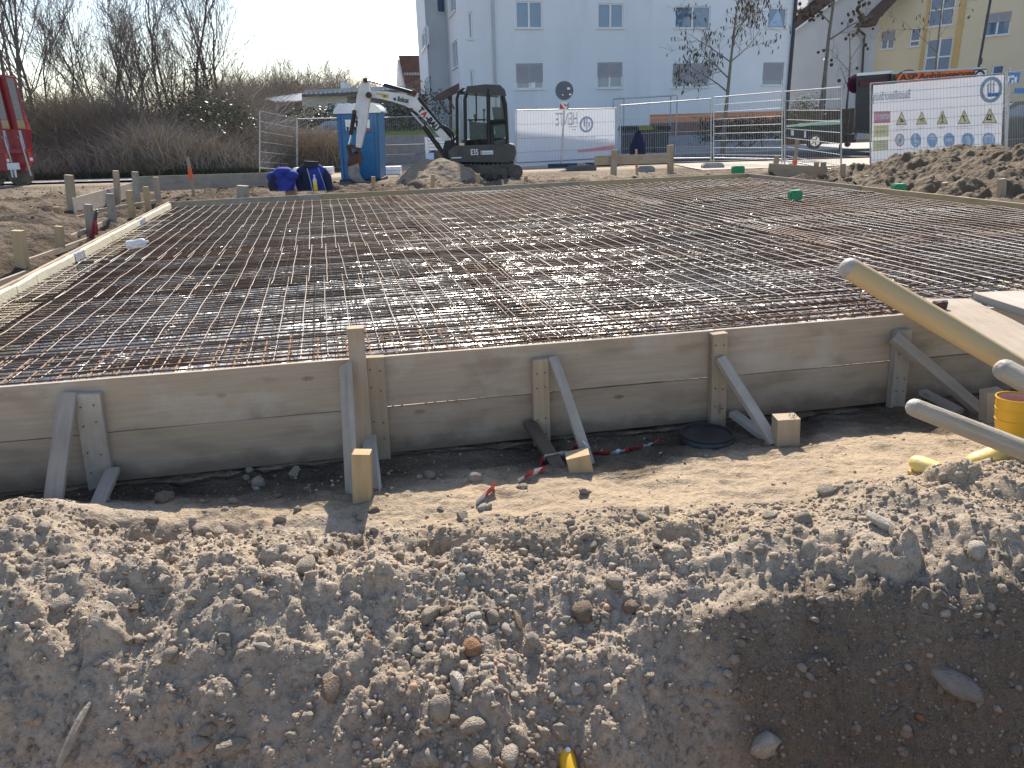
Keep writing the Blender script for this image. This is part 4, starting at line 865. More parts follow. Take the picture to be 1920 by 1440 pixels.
# ------------------------------------------------------------------ site fences
def fence(l, r, nv, nh, lab, name='site_fence', Yl=None, Yr=None, thick=.021, grp='mobile site fence panels', hmax=.004):
    (lx, lt_, lb_), (rx, rt_, rb_) = l, r; Yl = Yl or Yh(lx, lt_, lb_, 2.0); Yr = Yr or Yh(rx, rt_, rb_, 2.0)
    a0, a1, b0, b1 = A(lx, lb_, Yl), A(lx, lt_, Yl), A(rx, rb_, Yr), A(rx, rt_, Yr)
    f = thing(name, a0, lab, 'site fence', grp)
    m = MB(); m.tube([a0, a1], thick, 7); m.tube([b0, b1], thick, 7); m.tube([a1, b1], thick * .9, 7); m.tube([a0 + Vector((0, 0, .12)), b0 + Vector((0, 0, .12))], thick * .9, 7); m.build('frame', GALV, f)
    w = MB()
    for k in range(1, nv): s = k / nv; w.tube([a0.lerp(b0, s) + Vector((0, 0, .12)), a1.lerp(b1, s)], .0036, 3, cap=False)
    tag(w.build('vertical_wires', GALV, f), kind='stuff')
    for k in range(1, nh):
        s = k / nh; h = MB(); h.tube([a0.lerp(a1, s), b0.lerp(b1, s)], hmax, 4, cap=False); h.build('rail', GALV, f)
    return f, a0, a1, b0, b1
fence((487, 208, 322), (556, 223, 325), 34, 6, 'slanting fence panel at the left in front of brush', hmax=.006, Yl=27.5, Yr=30)
fence((558, 223, 325), (700, 220, 316), 40, 4, 'fence panel passing behind the blue toilet', Yl=30, Yr=31, hmax=.006)
fence((702, 221, 318), (862, 216, 312), 44, 4, 'fence panel behind the excavator boom', Yl=30.5, Yr=31.5)
fb_, a0, a1, b0, b1 = fence((968, 207, 312), (1156, 203, 302), 36, 4, 'fence panel carrying the pale backlit banner', Yl=28.2, Yr=28.6)
fence((1163, 198, 305), (1333, 185, 303), 40, 4, 'fence panel right of the backlit banner', Yl=28.3, Yr=26.6)
fence((1338, 183, 303), (1466, 172, 306), 30, 9, 'fence panel with nine thick rails before the house hedge', Yl=26.5, Yr=24.2, hmax=.010)
fence((1471, 172, 308), (1577, 164, 331), 26, 8, 'fence panel swinging towards the viewer beside the right profile boards', Yl=24.0, Yr=19.8, hmax=.010)
fb2, c0, c1, d0, d1 = fence((1632, 157, 318), (1884, 138, 303), 40, 9, 'fence panel carrying the big safety notice banner', Yl=20.3, Yr=19.9)
fence((1888, 136, 302), (2010, 128, 296), 28, 4, 'fence panel cut by the right picture edge', Yl=20.2, Yr=21.5)
for (px, py, w, lab) in ((1336, 312, .62, 'grey concrete fence foot between the railed panels'), (1655, 322, .7, 'pale concrete fence foot below the safety notice banner'), (1090, 316, .9, 'dark rubber foot block under the backlit banner'), (1210, 318, .5, 'grey block lying behind the middle profile board')):
    p = B(px, py + 4); f = thing('fence_foot', p, lab, 'fence foot', 'blocks weighing down the fence'); h = .15
    m = MB(); m.prism([p + Vector(v) for v in ((-w / 2, -.11, 0), (w / 2, -.11, 0), (w / 2, -.11, h * .6), (w / 2 - .07, -.11, h), (-w / 2 + .07, -.11, h), (-w / 2, -.11, h * .6))], (0, .22, 0)); m.build('block', CONC_D if 'dark' in lab else CONC, f, bevel=.012)
    m = MB(); [m.tube([p + Vector((s * .09, 0, h - .01)), p + Vector((s * .09, 0, h + .012))], .025, 8) for s in (-1, 1)]; m.build('socket', DARK_METAL, f)
def cloth(name, P00, P10, P01, P11, mat, parent, off, n=26, amp=.012):
    U, V = np.meshgrid(np.linspace(0, 1, n), np.linspace(0, 1, n)); c = [np.array(p) for p in (P00, P10, P01, P11)]
    P = (c[0][None, None] * ((1 - U) * (1 - V))[..., None] + c[1] * (U * (1 - V))[..., None] + c[2] * ((1 - U) * V)[..., None] + c[3] * (U * V)[..., None])
    nn = np.cross(c[1] - c[0], c[2] - c[0]); nn /= np.linalg.norm(nn); w = amp * fbm(U * 6 + V, V * 4, .9, 3, 4)
    P = P + nn * (off + w)[..., None] if np.ndim(off) else P + nn * (off + w)[..., None]
    i = np.arange(n * n).reshape(n, n)
    return npmesh(name, P, np.stack([i[:-1, :-1], i[:-1, 1:], i[1:, 1:], i[1:, :-1]], -1).reshape(-1, 4), mat, parent, smooth=True)
class Plane2:
    def __init__(s, a0, a1, b0, b1, k): # bottom-left, top-left, bottom-right, top-right; k towards the viewer
        s.a0, s.a1, s.b0, s.b1 = a0, a1, b0, b1; s.n = (b0 - a0).cross(a1 - a0).normalized(); s.k = k
        if s.n.y > 0: s.n = -s.n
        s.x = (b0 - a0).normalized(); s.z = (a1 - a0).normalized()
    def hit(s, px, py, k=None):
        r_ = ray(px, py); q = s.a0 + s.n * (s.k if k is None else k); t = (q - CP).dot(s.n) / r_.dot(s.n); return CP + r_ * t
# banner 1: backlit company banner hung on the far side of the fence, seen from behind
bn1 = thing('company_banner', a0, 'white backlit company banner with a ring logo, reversed lettering', 'banner')
pl = Plane2(a0, a1, b0, b1, -.03)
z6 = lambda x, y: (950 + x / 8.727, 180 + y / 8.727)
cloth('cloth', pl.hit(966, 313), pl.hit(1153, 302), pl.hit(966, 207), pl.hit(1153, 203), BANNER, bn1, 0.0)
def ring(m, c, r0, r1, x, z, n, th, k=28, asp=1.0, a0_=0, a1_=2 * math.pi):
    for i in range(k):
        t0, t1 = a0_ + (a1_ - a0_) * i / k, a0_ + (a1_ - a0_) * (i + 1) / k
        P = lambda r_, t: c + x * (r_ * math.cos(t) * asp) + z * (r_ * math.sin(t))
        m.prism([P(r0, t0), P(r1, t0), P(r1, t1), P(r0, t1)], n * th)
def shape(m, pl_, pts, th=.003, k=None): m.prism([pl_.hit(*p, k) for p in pts], pl_.n * th)
kk = -.012
m = MB(); c = pl.hit(*z6(1305, 465), kk); s_ = c.y / FPX / 8.727
ring(m, c, 88 * s_, 120 * s_, pl.x, pl.z, pl.n, .004, asp=.9); 
m.prism([pl.hit(*z6(x, y), kk - .002) for x, y in ((1262, 380), (1285, 350), (1285, 520), (1262, 490))], pl.n * .003)
m.prism([pl.hit(*z6(x, y), kk - .002) for x, y in ((1305, 350), (1322, 370), (1322, 540), (1305, 555))], pl.n * .003)
m.prism([pl.hit(*z6(x, y), kk - .002) for x, y in ((1340, 420), (1362, 440), (1362, 490), (1340, 520))], pl.n * .003)
m.build('ring_logo', GREY_PRINT, bn1)
text('HENTE', .62, pm('faint_print', (.56, .57, .58), rough=.7), pl.hit(*z6(1165, 470), kk), pl.x, pl.z, bn1, mirror=True, fit=1.02 * 330 * s_)
m = MB()
for (x0, x1, y) in ((1010, 1150, 500), (1070, 1130, 545)): shape(m, pl, [z6(x0, y), z6(x1, y - 3), z6(x1, y + 8), z6(x0, y + 11)], k=kk)
m.build('small_print', GREY_PRINT, bn1)
m = MB(); rr_ = random.Random(5)
for (x0, x1, y) in ((1190, 1445, 670), (1205, 1565, 762)):
    x = x0
    while x < x1:
        w = rr_.uniform(8, 16); h = rr_.uniform(14, 26); shape(m, pl, [z6(x, y - h / 2), z6(x + w, y - h / 2), z6(x + w, y + h / 2), z6(x, y + h / 2)], k=kk); x += w + rr_.choice((4, 4, 4, 14))
for (x0, x1, y) in ((1135, 1665, 715), (1235, 1685, 808)): shape(m, pl, [z6(x0, y + 6), z6(x1, y - 14), z6(x1, y + 4), z6(x0, y + 22)], k=kk)
m.build('white_print', W_FRAME, bn1)
m = MB(); shape(m, pl, [z6(1160, 890), z6(1760, 800), z6(1760, 880), z6(1160, 925)], k=-.022); m.build('red_stripe', PINK, bn1)
# banner 2: site safety notice
bn2 = thing('safety_banner', c0, 'large white safety notice banner with yellow triangles and blue circles, print reversed', 'banner')
p2 = Plane2(c0, c1, d0, d1, -.03); kk = -.010
z2 = lambda x, y: (1620 + x / 6.4, 130 + y / 6.4)
cloth('cloth', p2.hit(1633, 316), p2.hit(1876, 300), p2.hit(1637, 160), p2.hit(1883, 140), BANNER2, bn2, 0.0, amp=.03)
text('Baustellenordnung', .3, GREY_PRINT, p2.hit(*z2(552, 345), kk), p2.x, p2.z, bn2, mirror=True, fit=410 / 6.4 * 20.2 / FPX, bold=.004)
m = MB(); shape(m, p2, [z2(122, 505), z2(314, 500), z2(312, 640), z2(122, 648)], k=kk); m.build('red_field', PINK, bn2)
text('NOTRUF', .16, W_FRAME, p2.hit(*z2(302, 592), kk + .006), p2.x, p2.z, bn2, mirror=True, fit=104 / 6.4 * 20.2 / FPX, bold=.006)
text('112', .16, W_FRAME, p2.hit(*z2(182, 597), kk + .006), p2.x, p2.z, bn2, mirror=True, fit=42 / 6.4 * 20.2 / FPX, bold=.006)
m = MB(); shape(m, p2, [z2(118, 672), z2(300, 665), z2(296, 805), z2(114, 815)], k=kk); shape(m, p2, [z2(112, 855), z2(292, 845), z2(288, 968), z2(108, 978)], k=kk); m.build('yellow_field', CREAM_Y, bn2)
m = MB(); rr_ = random.Random(9)
def scribble(x0, x1, y, h=9):
    x = x0
    while x < x1:
        w = rr_.uniform(4, 9); hh = h * rr_.uniform(.6, 1); shape(m, p2, [z2(x, y - hh / 2), z2(x + w, y - hh / 2), z2(x + w, y + hh / 2), z2(x, y + hh / 2)], k=kk + .005, th=.002); x += w + rr_.choice((3, 3, 3, 8))
for y in (695, 730, 760, 880, 905, 930): scribble(150, 262, y)
for (a, b, y) in ((410, 490, 690), (385, 520, 718), (640, 720, 690), (650, 710, 712), (880, 970, 688), (895, 960, 708), (1150, 1240, 683), (1105, 1300, 706), (1445, 1555, 680), (1445, 1555, 700), (400, 460, 965), (575, 650, 965), (1440, 1530, 968)): scribble(a, b, y, 8)
m.build('small_print', GREY_PRINT, bn2)
for (cx_, ty, by_, hw, g) in ((447, 505, 668, 66, 0), (690, 500, 662, 66, 1), (940, 490, 660, 68, 2), (1200, 482, 655, 76, 3), (1508, 463, 646, 90, 4)):
    m = MB(); shape(m, p2, [z2(cx_ + 4, ty), z2(cx_ + hw, by_ - 4), z2(cx_ - hw, by_ + 2)], k=kk); w = m.build('warning_triangle', pm('brown_outline', (.22, .20, .15), rough=.7), bn2)
    m = MB(); f = .85; cy_ = (ty + 2 * by_) / 3; shape(m, p2, [z2(cx_ + 4 * f, cy_ + (ty - cy_) * f), z2(cx_ + hw * f, cy_ + (by_ - 4 - cy_) * f), z2(cx_ - hw * f, cy_ + (by_ + 2 - cy_) * f)], k=kk + .005); m.build('yellow_face', CREAM_Y, w)
    m = MB(); q = lambda dx, dy_: z2(cx_ + dx * hw / 66, cy_ + dy_ * hw / 66)
    G_ = {0: ([(-22, -30), (8, -22), (26, 18), (14, 22), (0, -8), (-24, -20)], [(-20, 20), (4, 4), (10, 12), (-12, 28)]), 1: ([(-30, -8), (-6, -14), (20, -26), (24, -18), (0, 0), (-12, 22), (-20, 18), (-10, 0)], [(10, 6), (18, 4), (22, 24), (14, 26)]), 2: ([(-5, -60), (5, -60), (4, 10), (-4, 10)], [(-6, 16), (6, 16), (6, 28), (-6, 28)], [(-26, 30), (26, 26), (26, 32), (-26, 36)]), 3: ([(-18, -34), (-8, -38), (20, 18), (10, 24)], [(-4, -40), (8, -44), (8, -34), (-4, -30)]), 4: ([(-30, 6), (-10, -34), (0, -30), (-16, 2), (20, 12), (18, 20), (-28, 18)], [(6, -30), (14, -30), (10, 0), (2, 0)])}[g]
    for poly in G_: shape(m, p2, [q(*v) for v in poly], k=kk + .009)
    m.build('pictogram', BLACK, w)
for (cx_, cy_, rx, ry, g) in ((430, 848, 56, 78, 0), (622, 850, 64, 86, 1), (818, 850, 62, 86, 2), (1020, 848, 68, 88, 3), (1246, 850, 76, 90, 4), (1495, 850, 78, 92, 5)):
    el = lambda s_x, n=26: [z2(cx_ + math.cos(t) * rx * s_x, cy_ + math.sin(t) * ry * s_x) for t in [2 * math.pi * i / n for i in range(n)]]
    m = MB(); shape(m, p2, el(1), k=kk); w = m.build('round_symbol', PINK if g == 0 else BLUE_PALE, bn2)
    m = MB(); q = lambda dx, dy_: z2(cx_ + dx * rx / 70, cy_ + dy_ * ry / 90)
    P_ = {0: [[(math.cos(t) * 58, math.sin(t) * 76) for t in [2 * math.pi * i / 20 for i in range(20)]]], 1: [[(-34, -74), (-2, -80), (2, -8), (36, 10), (34, 34), (-16, 30), (-30, 4)], [(-38, 50), (30, 44), (10, 66), (-24, 70)]], 2: [[(-44, -6), (-40, -50), (0, -72), (40, -52), (44, -8)]], 3: [[(-34, -14), (34, -18), (36, 14), (14, 22), (0, 8), (-14, 24), (-36, 18)]], 4: [[(-24, -50), (6, -60), (32, 0), (26, 64), (-10, 60), (-14, 6)]], 5: [[(-50, -44), (0, -66), (50, -44), (46, 30), (0, 74), (-46, 30)]]}[g]
    for poly in P_: shape(m, p2, [q(*v) for v in poly], k=kk + .005)
    m.build('white_symbol', W_FRAME, w)
    if g in (0, 5):
        m = MB()
        if g == 0: shape(m, p2, [q(-24, 10), q(10, -30), q(26, 20), q(0, 40)], k=kk + .008); shape(m, p2, [q(-30, 58), q(38, -64), q(46, -58), q(-22, 66)], k=kk + .009)
        else: shape(m, p2, [q(-30, -30), q(0, -40), q(30, -30), q(26, 30), q(0, 52), q(-26, 30)], k=kk + .008)
        m.build('inner_symbol', GREY_PRINT if g == 0 else BLUE_PALE, w)
m = MB(); c = p2.hit(*z2(1525, 245), kk); s_ = c.y / FPX / 6.4; ring(m, c, 100 * s_, 140 * s_, p2.x, p2.z, p2.n, .004, asp=.84); m.build('ring_logo', pm('blue_grey_ring', (.34, .44, .56), rough=.7), bn2)
m = MB()
for px_ in ((1478, 150, 1500, 300), (1512, 110, 1530, 340), (1545, 130, 1562, 320)): shape(m, p2, [z2(px_[0], px_[1] + 40), z2(px_[2], px_[1]), z2(px_[2], px_[3]), z2(px_[0], px_[3] - 20)], k=kk + .002)
m.build('leaf_logo', pm('blue_grey_leaf', (.50, .58, .68), rough=.7), bn2)
m = MB(); shape(m, p2, [z2(1480, 285), z2(1522, 280), z2(1522, 328), z2(1482, 332)], k=kk + .008); shape(m, p2, [z2(1522, 290), z2(1622, 275), z2(1622, 322), z2(1522, 328)], k=kk + .007); m.build('patch', BLUE_S, bn2)

# ------------------------------------------------------------------ signs and poles
def pole_thing(name, top, bot, Y, r_, lab, cat, mat=GALV):
    a = A(*top, Y); b = A(*bot, Y); t = thing(name, b, lab, cat); m = MB(); m.tube([b, a], r_, 8); m.build('pole', mat, t); return t, a, b
rs, a, b = pole_thing('round_sign', (1061, 150), (1052, 312), 27.6, .035, 'round traffic sign seen from its grey back on a leaning pole', 'traffic sign')
c = A(1058, 170, 27.5); m = MB(); m.disc(c, .30, (0, -1, .05), 26, .012); m.build('disc', pm('sign_back_grey', (.11, .12, .15), (.09, .10, .12), rough=.5), rs)
m = MB(); m.disc(c + Vector((0, .0, 0)), .315, (0, -1, .05), 26, .008); m.build('rim', ZINC, rs)
for (px, py, w) in ((1066, 166, .10), (1069, 177, .08), (1055, 178, .05)): m = MB(); m.box(A(px, py, 27.46), (w, .006, w * .7)); m.build('sticker', W_FRAME, rs)
m = MB(); m.box(A(1057, 199, 27.5), (.30, .012, .24)); pt = m.build('lower_plate', W_FRAME, rs)
m = MB(); m.prism([A(1050, 193, 27.47), A(1050, 204, 27.47), A(1058, 204, 27.47)], (0, -.006, 0)); m.prism([A(1063, 204, 27.47), A(1066, 204, 27.47), A(1066, 195, 27.47)], (0, -.006, 0)); m.build('red_corner', RED, pt)
m = MB(); ring(m, A(1062, 194, 27.46), .05, .075, Vector((1, 0, 0)), Vector((0, 0, 1)), Vector((0, -1, 0)), .006, k=14, a0_=math.pi, a1_=2.1 * math.pi); m.build('dark_mark', BLACK, pt)
m = MB(); m.box(b + Vector((.05, 0, .03)), (1.0, .4, .12)); m.build('base', pm('blue_black_base', (.03, .05, .12), rough=.6), rs)
ns, a, b = pole_thing('no_parking_sign', (1605, 145), (1603, 262), 33, .03, 'dark red round parking ban sign left of the black box trailer', 'traffic sign')
m = MB(); m.disc(A(1605, 157, 32.9), .36, (0, -1, 0), 24, .012); m.build('disc', pm('faded_red_disc', (.20, .03, .06), rough=.5), ns)
m = MB(); m.disc(A(1605, 157, 32.88), .26, (0, -1, 0), 24, .006); m.build('face', pm('dull_maroon', (.13, .025, .05), rough=.5), ns)
ss, a, b = pole_thing('blue_street_sign', (1893, 128), (1886, 300), 21.5, .03, 'square blue home-zone sign on a grey pole at the right edge', 'traffic sign')
c = A(1899, 145, 21.4); m = MB(); m.box(c, (.36, .015, .28)); pt = m.build('plate', BLUE_S, ss)
m = MB()
for (x0, z0, w, h) in ((-.12, -.02, .08, .12), (-.02, .02, .10, .06), (.08, -.06, .07, .14), (-.14, -.10, .10, .04), (.0, -.10, .05, .08)): m.box(c + Vector((x0, -.012, z0)), (w, .005, h))
m.build('white_figures', W_FRAME, pt)
m = MB(); m.box(A(1918, 170, 23), (.5, .02, .14)); tag(m.build('street_name_plate', BLUE_S, loc=A(1918, 170, 23)), 'small blue name plate at the right picture edge', 'sign')
lp, a, b = pole_thing('lamp_post', (1866, -50), (1832, 142), 40, .06, 'tall thin grey lamp post before the yellow house', 'lamp post', DARK_METAL)
m = MB(); m.box(A(1838, 115, 39.9), (.14, .1, .28)); m.build('junction_box', DARK_METAL, lp); m = MB(); m.bar(A(1866, -50, 40), A(1850, -56, 40), .1, .2); m.build('lamp_head', DARK_METAL, lp)
l2, a, b = pole_thing('street_lamp', (1551, 112), (1545, 210), 47, .05, 'thin street lamp between the two young trees', 'street lamp', DARK_METAL)
m = MB(); m.bar(A(1545, 111, 47), A(1553, 112, 47), .12, .25); m.build('lamp_head', LT_WHITE, l2)

# ------------------------------------------------------------------ trailers and cars
bt = thing('black_box_trailer', B(1640, 262), 'tall black box trailer left of the safety banner', 'box trailer'); Y0 = 31
p = [A(1606, 141, Y0), A(1672, 136, Y0 - .3), A(1672, 248, Y0 - .3), A(1603, 243, Y0)]
m = MB(); m.prism(p, (1.1, 2.2, 0)); m.build('box', pm('black_panel', (.022, .024, .027), (.03, .032, .035), rough=.45), bt)
m = MB(); m.bar(p[0] + Vector((0, -.03, .02)), p[1] + Vector((0, -.03, .02)), .10, .08); m.build('roof_rim', LT_WHITE, bt)
m = MB(); m.prism([A(1612, 152, Y0 - .12), A(1668, 147, Y0 - .36), A(1668, 158, Y0 - .36), A(1612, 162, Y0 - .12)], (0, -.01, 0)); m.build('dark_red_band', pm('dark_red_band', (.10, .02, .02), rough=.6), bt)
m = MB(); m.bar(A(1603, 246, Y0 - .05), A(1672, 250, Y0 - .3), .12, .1); m.build('chassis', DARK_METAL, bt)
m = MB(); m.tube([A(1650, 256, Y0 - .3), A(1650, 256, Y0)], .3, 16); m.build('wheel', RUBBER, bt)
at_ = thing('hire_trailer', B(1760, 262), 'sales trailer with an orange trailer-hire sign behind the safety banner', 'box trailer'); Y0 = 30
m = MB(); m.prism([A(1671, 138, Y0 + .5), A(1850, 128, Y0), A(1850, 250, Y0), A(1671, 252, Y0 + .5)], (1.4, 2.2, 0)); m.build('box', pm('dark_olive_panel', (.055, .06, .05), (.07, .075, .06), rough=.5), at_)
m = MB(); m.bar(A(1671, 137, Y0 + .4), A(1850, 127, Y0 - .1), .07, .1); m.build('roof_rim', ZINC, at_)
o0, o1 = A(1677, 156, Y0 + .42), A(1826, 146, Y0 - .02); xd = (o1 - o0).normalized()
m = MB(); m.prism([A(1679, 139.5, Y0 + .40), A(1826, 130, Y0 - .02), A(1826, 150, Y0 - .02), A(1679, 160, Y0 + .40)], (0, -.02, 0)); m.build('orange_sign', ORANGE_S, at_)
text('ASP', .30, pm('dark_brown_print', (.07, .04, .02), rough=.6), A(1687, 151.5, Y0 + .33), xd, (0, 0, 1), at_, fit=.62, bold=.008)
text('Anhängerverl', .30, pm('dark_brown_letters', (.10, .05, .02), rough=.6), A(1722, 149, Y0 + .22), xd, (0, 0, 1), at_, fit=2.02, bold=.006)
m = MB(); ring(m, A(1702, 149, Y0 + .3), .30, .34, Vector((1, 0, 0)), Vector((0, 0, 1)), Vector((0, -1, 0)), .01, asp=1.35); m.build('oval_outline', BLACK, at_)
m = MB(); m.prism([A(1828, 133, Y0 - .1), A(1849, 131, Y0 - .1), A(1849, 150, Y0 - .1), A(1828, 151, Y0 - .1)], (0, -.02, 0)); pt = m.build('white_plate', W_FRAME, at_)
m = MB(); ring(m, A(1837, 142, Y0 - .14), .13, .19, Vector((1, 0, 0)), Vector((0, 0, 1)), Vector((0, -1, 0)), .01, k=18); m.build('black_ring', BLACK, pt)
m = MB(); [m.tube([A(px, 254, Y0), A(px, 254, Y0 + .2)], .3, 16) for px in (1740, 1790)]; m.build('wheel', RUBBER, at_)
# open utility trailer with green tarpaulin
gt = thing('utility_trailer', B(1530, 278), 'low trailer under a dark green tarpaulin behind the fence', 'trailer'); Y0 = 30
m = MB(); m.prism([A(1477, 238, Y0), A(1577, 234, Y0 - .8), A(1577, 256, Y0 - .8), A(1479, 258, Y0)], (.5, 1.4, 0)); m.build('bed', pm('dark_green_side', (.035, .05, .045), rough=.55), gt)
U, V = np.meshgrid(np.linspace(0, 1, 16), np.linspace(0, 1, 10)); q0, q1 = np.array(A(1474, 238, Y0 - .05)), np.array(A(1579, 233, Y0 - .85)); 
Pt = q0 + (q1 - q0) * U[..., None] + np.array([.5, 1.5, 0]) * V[..., None]; Pt[..., 2] += .06 * np.sin(V * math.pi) + .10 * U * np.sin(V * math.pi) + .03 * fbm(U * 5, V * 3, 1.4, 3, 3); i = np.arange(160).reshape(10, 16)
npmesh('tarpaulin', Pt, np.stack([i[:-1, :-1], i[:-1, 1:], i[1:, 1:], i[1:, :-1]], -1).reshape(-1, 4), pm('green_tarp', (.02, .09, .08), (.025, .11, .09), rough=.85, scale=4, spec=.15), gt, smooth=True)
m = MB(); c = A(1528, 265, Y0 - .55); m.tube([c, c + Vector((0, .16, 0))], .27, 20); w = m.build('wheel', RUBBER, gt, smooth='auto')
m = MB(); m.disc(c + Vector((0, -.005, 0)), .17, (0, -1, 0), 18, .012); m.build('rim', CHROME, w)
m = MB(); [m.bar(c + Vector((.03 * math.cos(t), -.02, .03 * math.sin(t))), c + Vector((.15 * math.cos(t), -.02, .15 * math.sin(t))), .03, .01) for t in [k * 1.257 for k in range(5)]]; m.build('spoke', DARK_METAL, w)
m = MB(); m.bar(A(1577, 252, Y0 - .8), A(1600, 254, Y0 - 1.2), .07, .06); m.tube([A(1589, 240, Y0 - 1), A(1589, 272, Y0 - 1)], .03, 6); m.sphere(A(1600, 253, Y0 - 1.2), .06, 8, 5); m.build('drawbar', DARK_METAL, gt)
m = MB(); m.tube([A(1589, 270, Y0 - 1), A(1589, 270, Y0 - .93)], .11, 12); m.build('jockey_wheel', RUBBER, gt)
m = MB(); m.prism([A(1483, 244, Y0 - .1), A(1488, 244, Y0 - .1), A(1488, 254, Y0 - .1), A(1483, 254, Y0 - .1)], (0, -.02, 0)); m.prism([A(1508, 246, Y0 - .3), A(1511, 246, Y0 - .3), A(1511, 258, Y0 - .4), A(1507, 258, Y0 - .4)], (0, -.02, 0)); m.build('tarp_strap', LT_WHITE, gt)
def car(name, prof, glass, wheels, Y, depth, paint, lab, Ymap=None):
    t = thing(name, A(*prof[0], Y), lab, 'car'); m = MB(); m.prism([A(*p, Y) for p in prof], (.3, depth, 0)); m.build('body', paint, t, bevel=.05)
    for g in glass: m = MB(); m.prism([A(*p, Y - .02) for p in g], (0, -.012, 0)); m.build('window', GLASS, t)
    for (px, py, r_) in wheels:
        c = A(px, py, Y - .03); m = MB(); m.tube([c, c + Vector((0, .22, 0))], r_, 18); w = m.build('wheel', RUBBER, t); m = MB(); m.disc(c + Vector((0, -.005, 0)), r_ * .62, (0, -1, 0), 14, .012); m.build('rim', CHROME, w)
    return t
car('parked_car', [(575, 254), (576, 250), (594, 246), (604, 233), (612, 229), (660, 228), (676, 243), (684, 246), (684, 262), (578, 262)], [[(602, 246), (610, 233), (628, 232), (628, 245)], [(631, 245), (631, 232), (652, 232), (660, 244)]], [(596, 262, .32), (666, 262, .32)], 37, 1.7, pm('light_blue_car_paint', (.20, .32, .55), rough=.25, coat=.8), 'light blue car partly hidden behind the blue toilet')
car('parked_car', [(1875, 255), (1880, 222), (1889, 204), (1905, 193), (1990, 190), (2020, 212), (2060, 225), (2062, 285), (1876, 285)], [[(1886, 218), (1893, 205), (1910, 197), (1935, 196), (1935, 217)], [(1940, 217), (1940, 196), (1985, 196), (2000, 216)]], [(1915, 285, .33), (2030, 285, .33)], 27, 1.8, pm('dark_teal_car_paint', (.03, .06, .08), rough=.22, coat=.9), 'dark car at the right edge behind the safety banner')
# white dropside pickup bed behind the boom
fbt = thing('dropside_truck', B(826, 300), 'white dropside truck bed behind the excavator boom', 'truck'); Y0 = 27
for k in range(4):
    m = MB(); m.bar(A(797, 261 + k * 6.2, Y0), A(858, 259 + k * 6.2, Y0), .085, .03); m.build('side_slat', LT_WHITE, fbt)
m = MB(); m.prism([A(796, 257, Y0 - .02), A(801, 257, Y0 - .02), A(803, 288, Y0 - .02), A(799, 288, Y0 - .02)], (0, -.03, 0)); m.build('corner_post', LT_WHITE, fbt)
m = MB(); m.prism([A(797, 285, Y0 + .05), A(858, 283, Y0 + .05), A(858, 290, Y0 + .05), A(799, 292, Y0 + .05)], (0, 1.6, 0)); m.build('bed', DARK_METAL, fbt)
m = MB(); m.tube([A(815, 300, Y0), A(815, 300, Y0 + .25)], .32, 16); m.build('wheel', RUBBER, fbt)
m = MB(); m.box(A(806, 293, Y0 - .03), (.28, .05, .22)); m.build('mudguard', BLUE_PALE, fbt)
# red low-loader with raised ramps at the left edge
rl_ = thing('ramp_trailer', B(20, 338), 'red low-loader trailer with raised ramps at the left edge', 'trailer'); Y0 = 25.5
zr = lambda x, y: (x / 6.258, 120 + y / 6.258)
def rp(pts, name, mat, yo, th): m = MB(); m.prism([A(*zr(*p), Y0 + yo) for p in pts], (0, th, 0)); return m.build(name, mat, rl_)
rp([(-250, 180), (-60, 120), (60, 125), (310, 770), (330, 1080), (300, 1250), (-200, 1250)], 'red_frame', RED_P, .12, .25)
for (x0, nm_) in ((55, 0), (-130, 1)):
    rp([(x0, 130 + 5 * nm_), (x0 + 100, 150), (x0 + 255, 768), (x0 + 152, 762)], 'ramp', RED_P, 0, .1)
    rp([(x0 + 16, 160), (x0 + 94, 165), (x0 + 214, 655), (x0 + 140, 652)], 'ramp_grating', pm('grey_grating', (.30, .29, .27), (.22, .21, .2), rough=.6, scale=20, bump=.6, bscale=60), -.03, .03)
    rp([(x0 + 138, 658), (x0 + 216, 658), (x0 + 245, 760), (x0 + 160, 755)], 'plywood_tip', W_NEW, -.03, .03)
    m = MB(); m.tube([A(*zr(x0 + 150, 860), Y0 - .1), A(*zr(x0 + 185, 865), Y0 - .1), A(*zr(x0 + 310, 1310), Y0 - .1)], .03, 6); m.tube([A(*zr(x0 + 175, 780), Y0 - .05), A(*zr(x0 + 240, 1030), Y0 - .05)], .04, 6); m.build('ramp_spring', ZINC, rl_)
m = MB(); m.bar(A(*zr(0, 1025), Y0 - .05), A(*zr(360, 1022), Y0 - .05), .12, .1); m.build('cross_beam', RED_P, rl_)
for (x, y) in ((90, 1110), (362, 1095)):
    m = MB(); m.box(A(*zr(x, y), Y0 - .12), (.10, .06, .32)); l_ = m.build('tail_light', pm('red_lens', (.6, .04, .03), rough=.2), rl_)
    m = MB(); m.box(A(*zr(x + 6, y + 22), Y0 - .16), (.08, .02, .09)); m.build('reflector', W_FRAME, l_)
m = MB(); m.box(A(*zr(158, 1200), Y0 - .15), (.34, .1, .2)); m.tube([A(*zr(130, 1240), Y0 - .15), A(*zr(150, 1330), Y0 - .15)], .025, 6); m.tube([A(*zr(180, 1240), Y0 - .15), A(*zr(190, 1330), Y0 - .15)], .025, 6); m.build('stand', LT_WHITE, rl_)
m = MB(); [m.tube([A(*zr(x, 1290), Y0 + .3), A(*zr(x, 1290), Y0 + .6)], .38, 18) for x in (-80, 240)]; m.build('wheel', RUBBER, rl_)

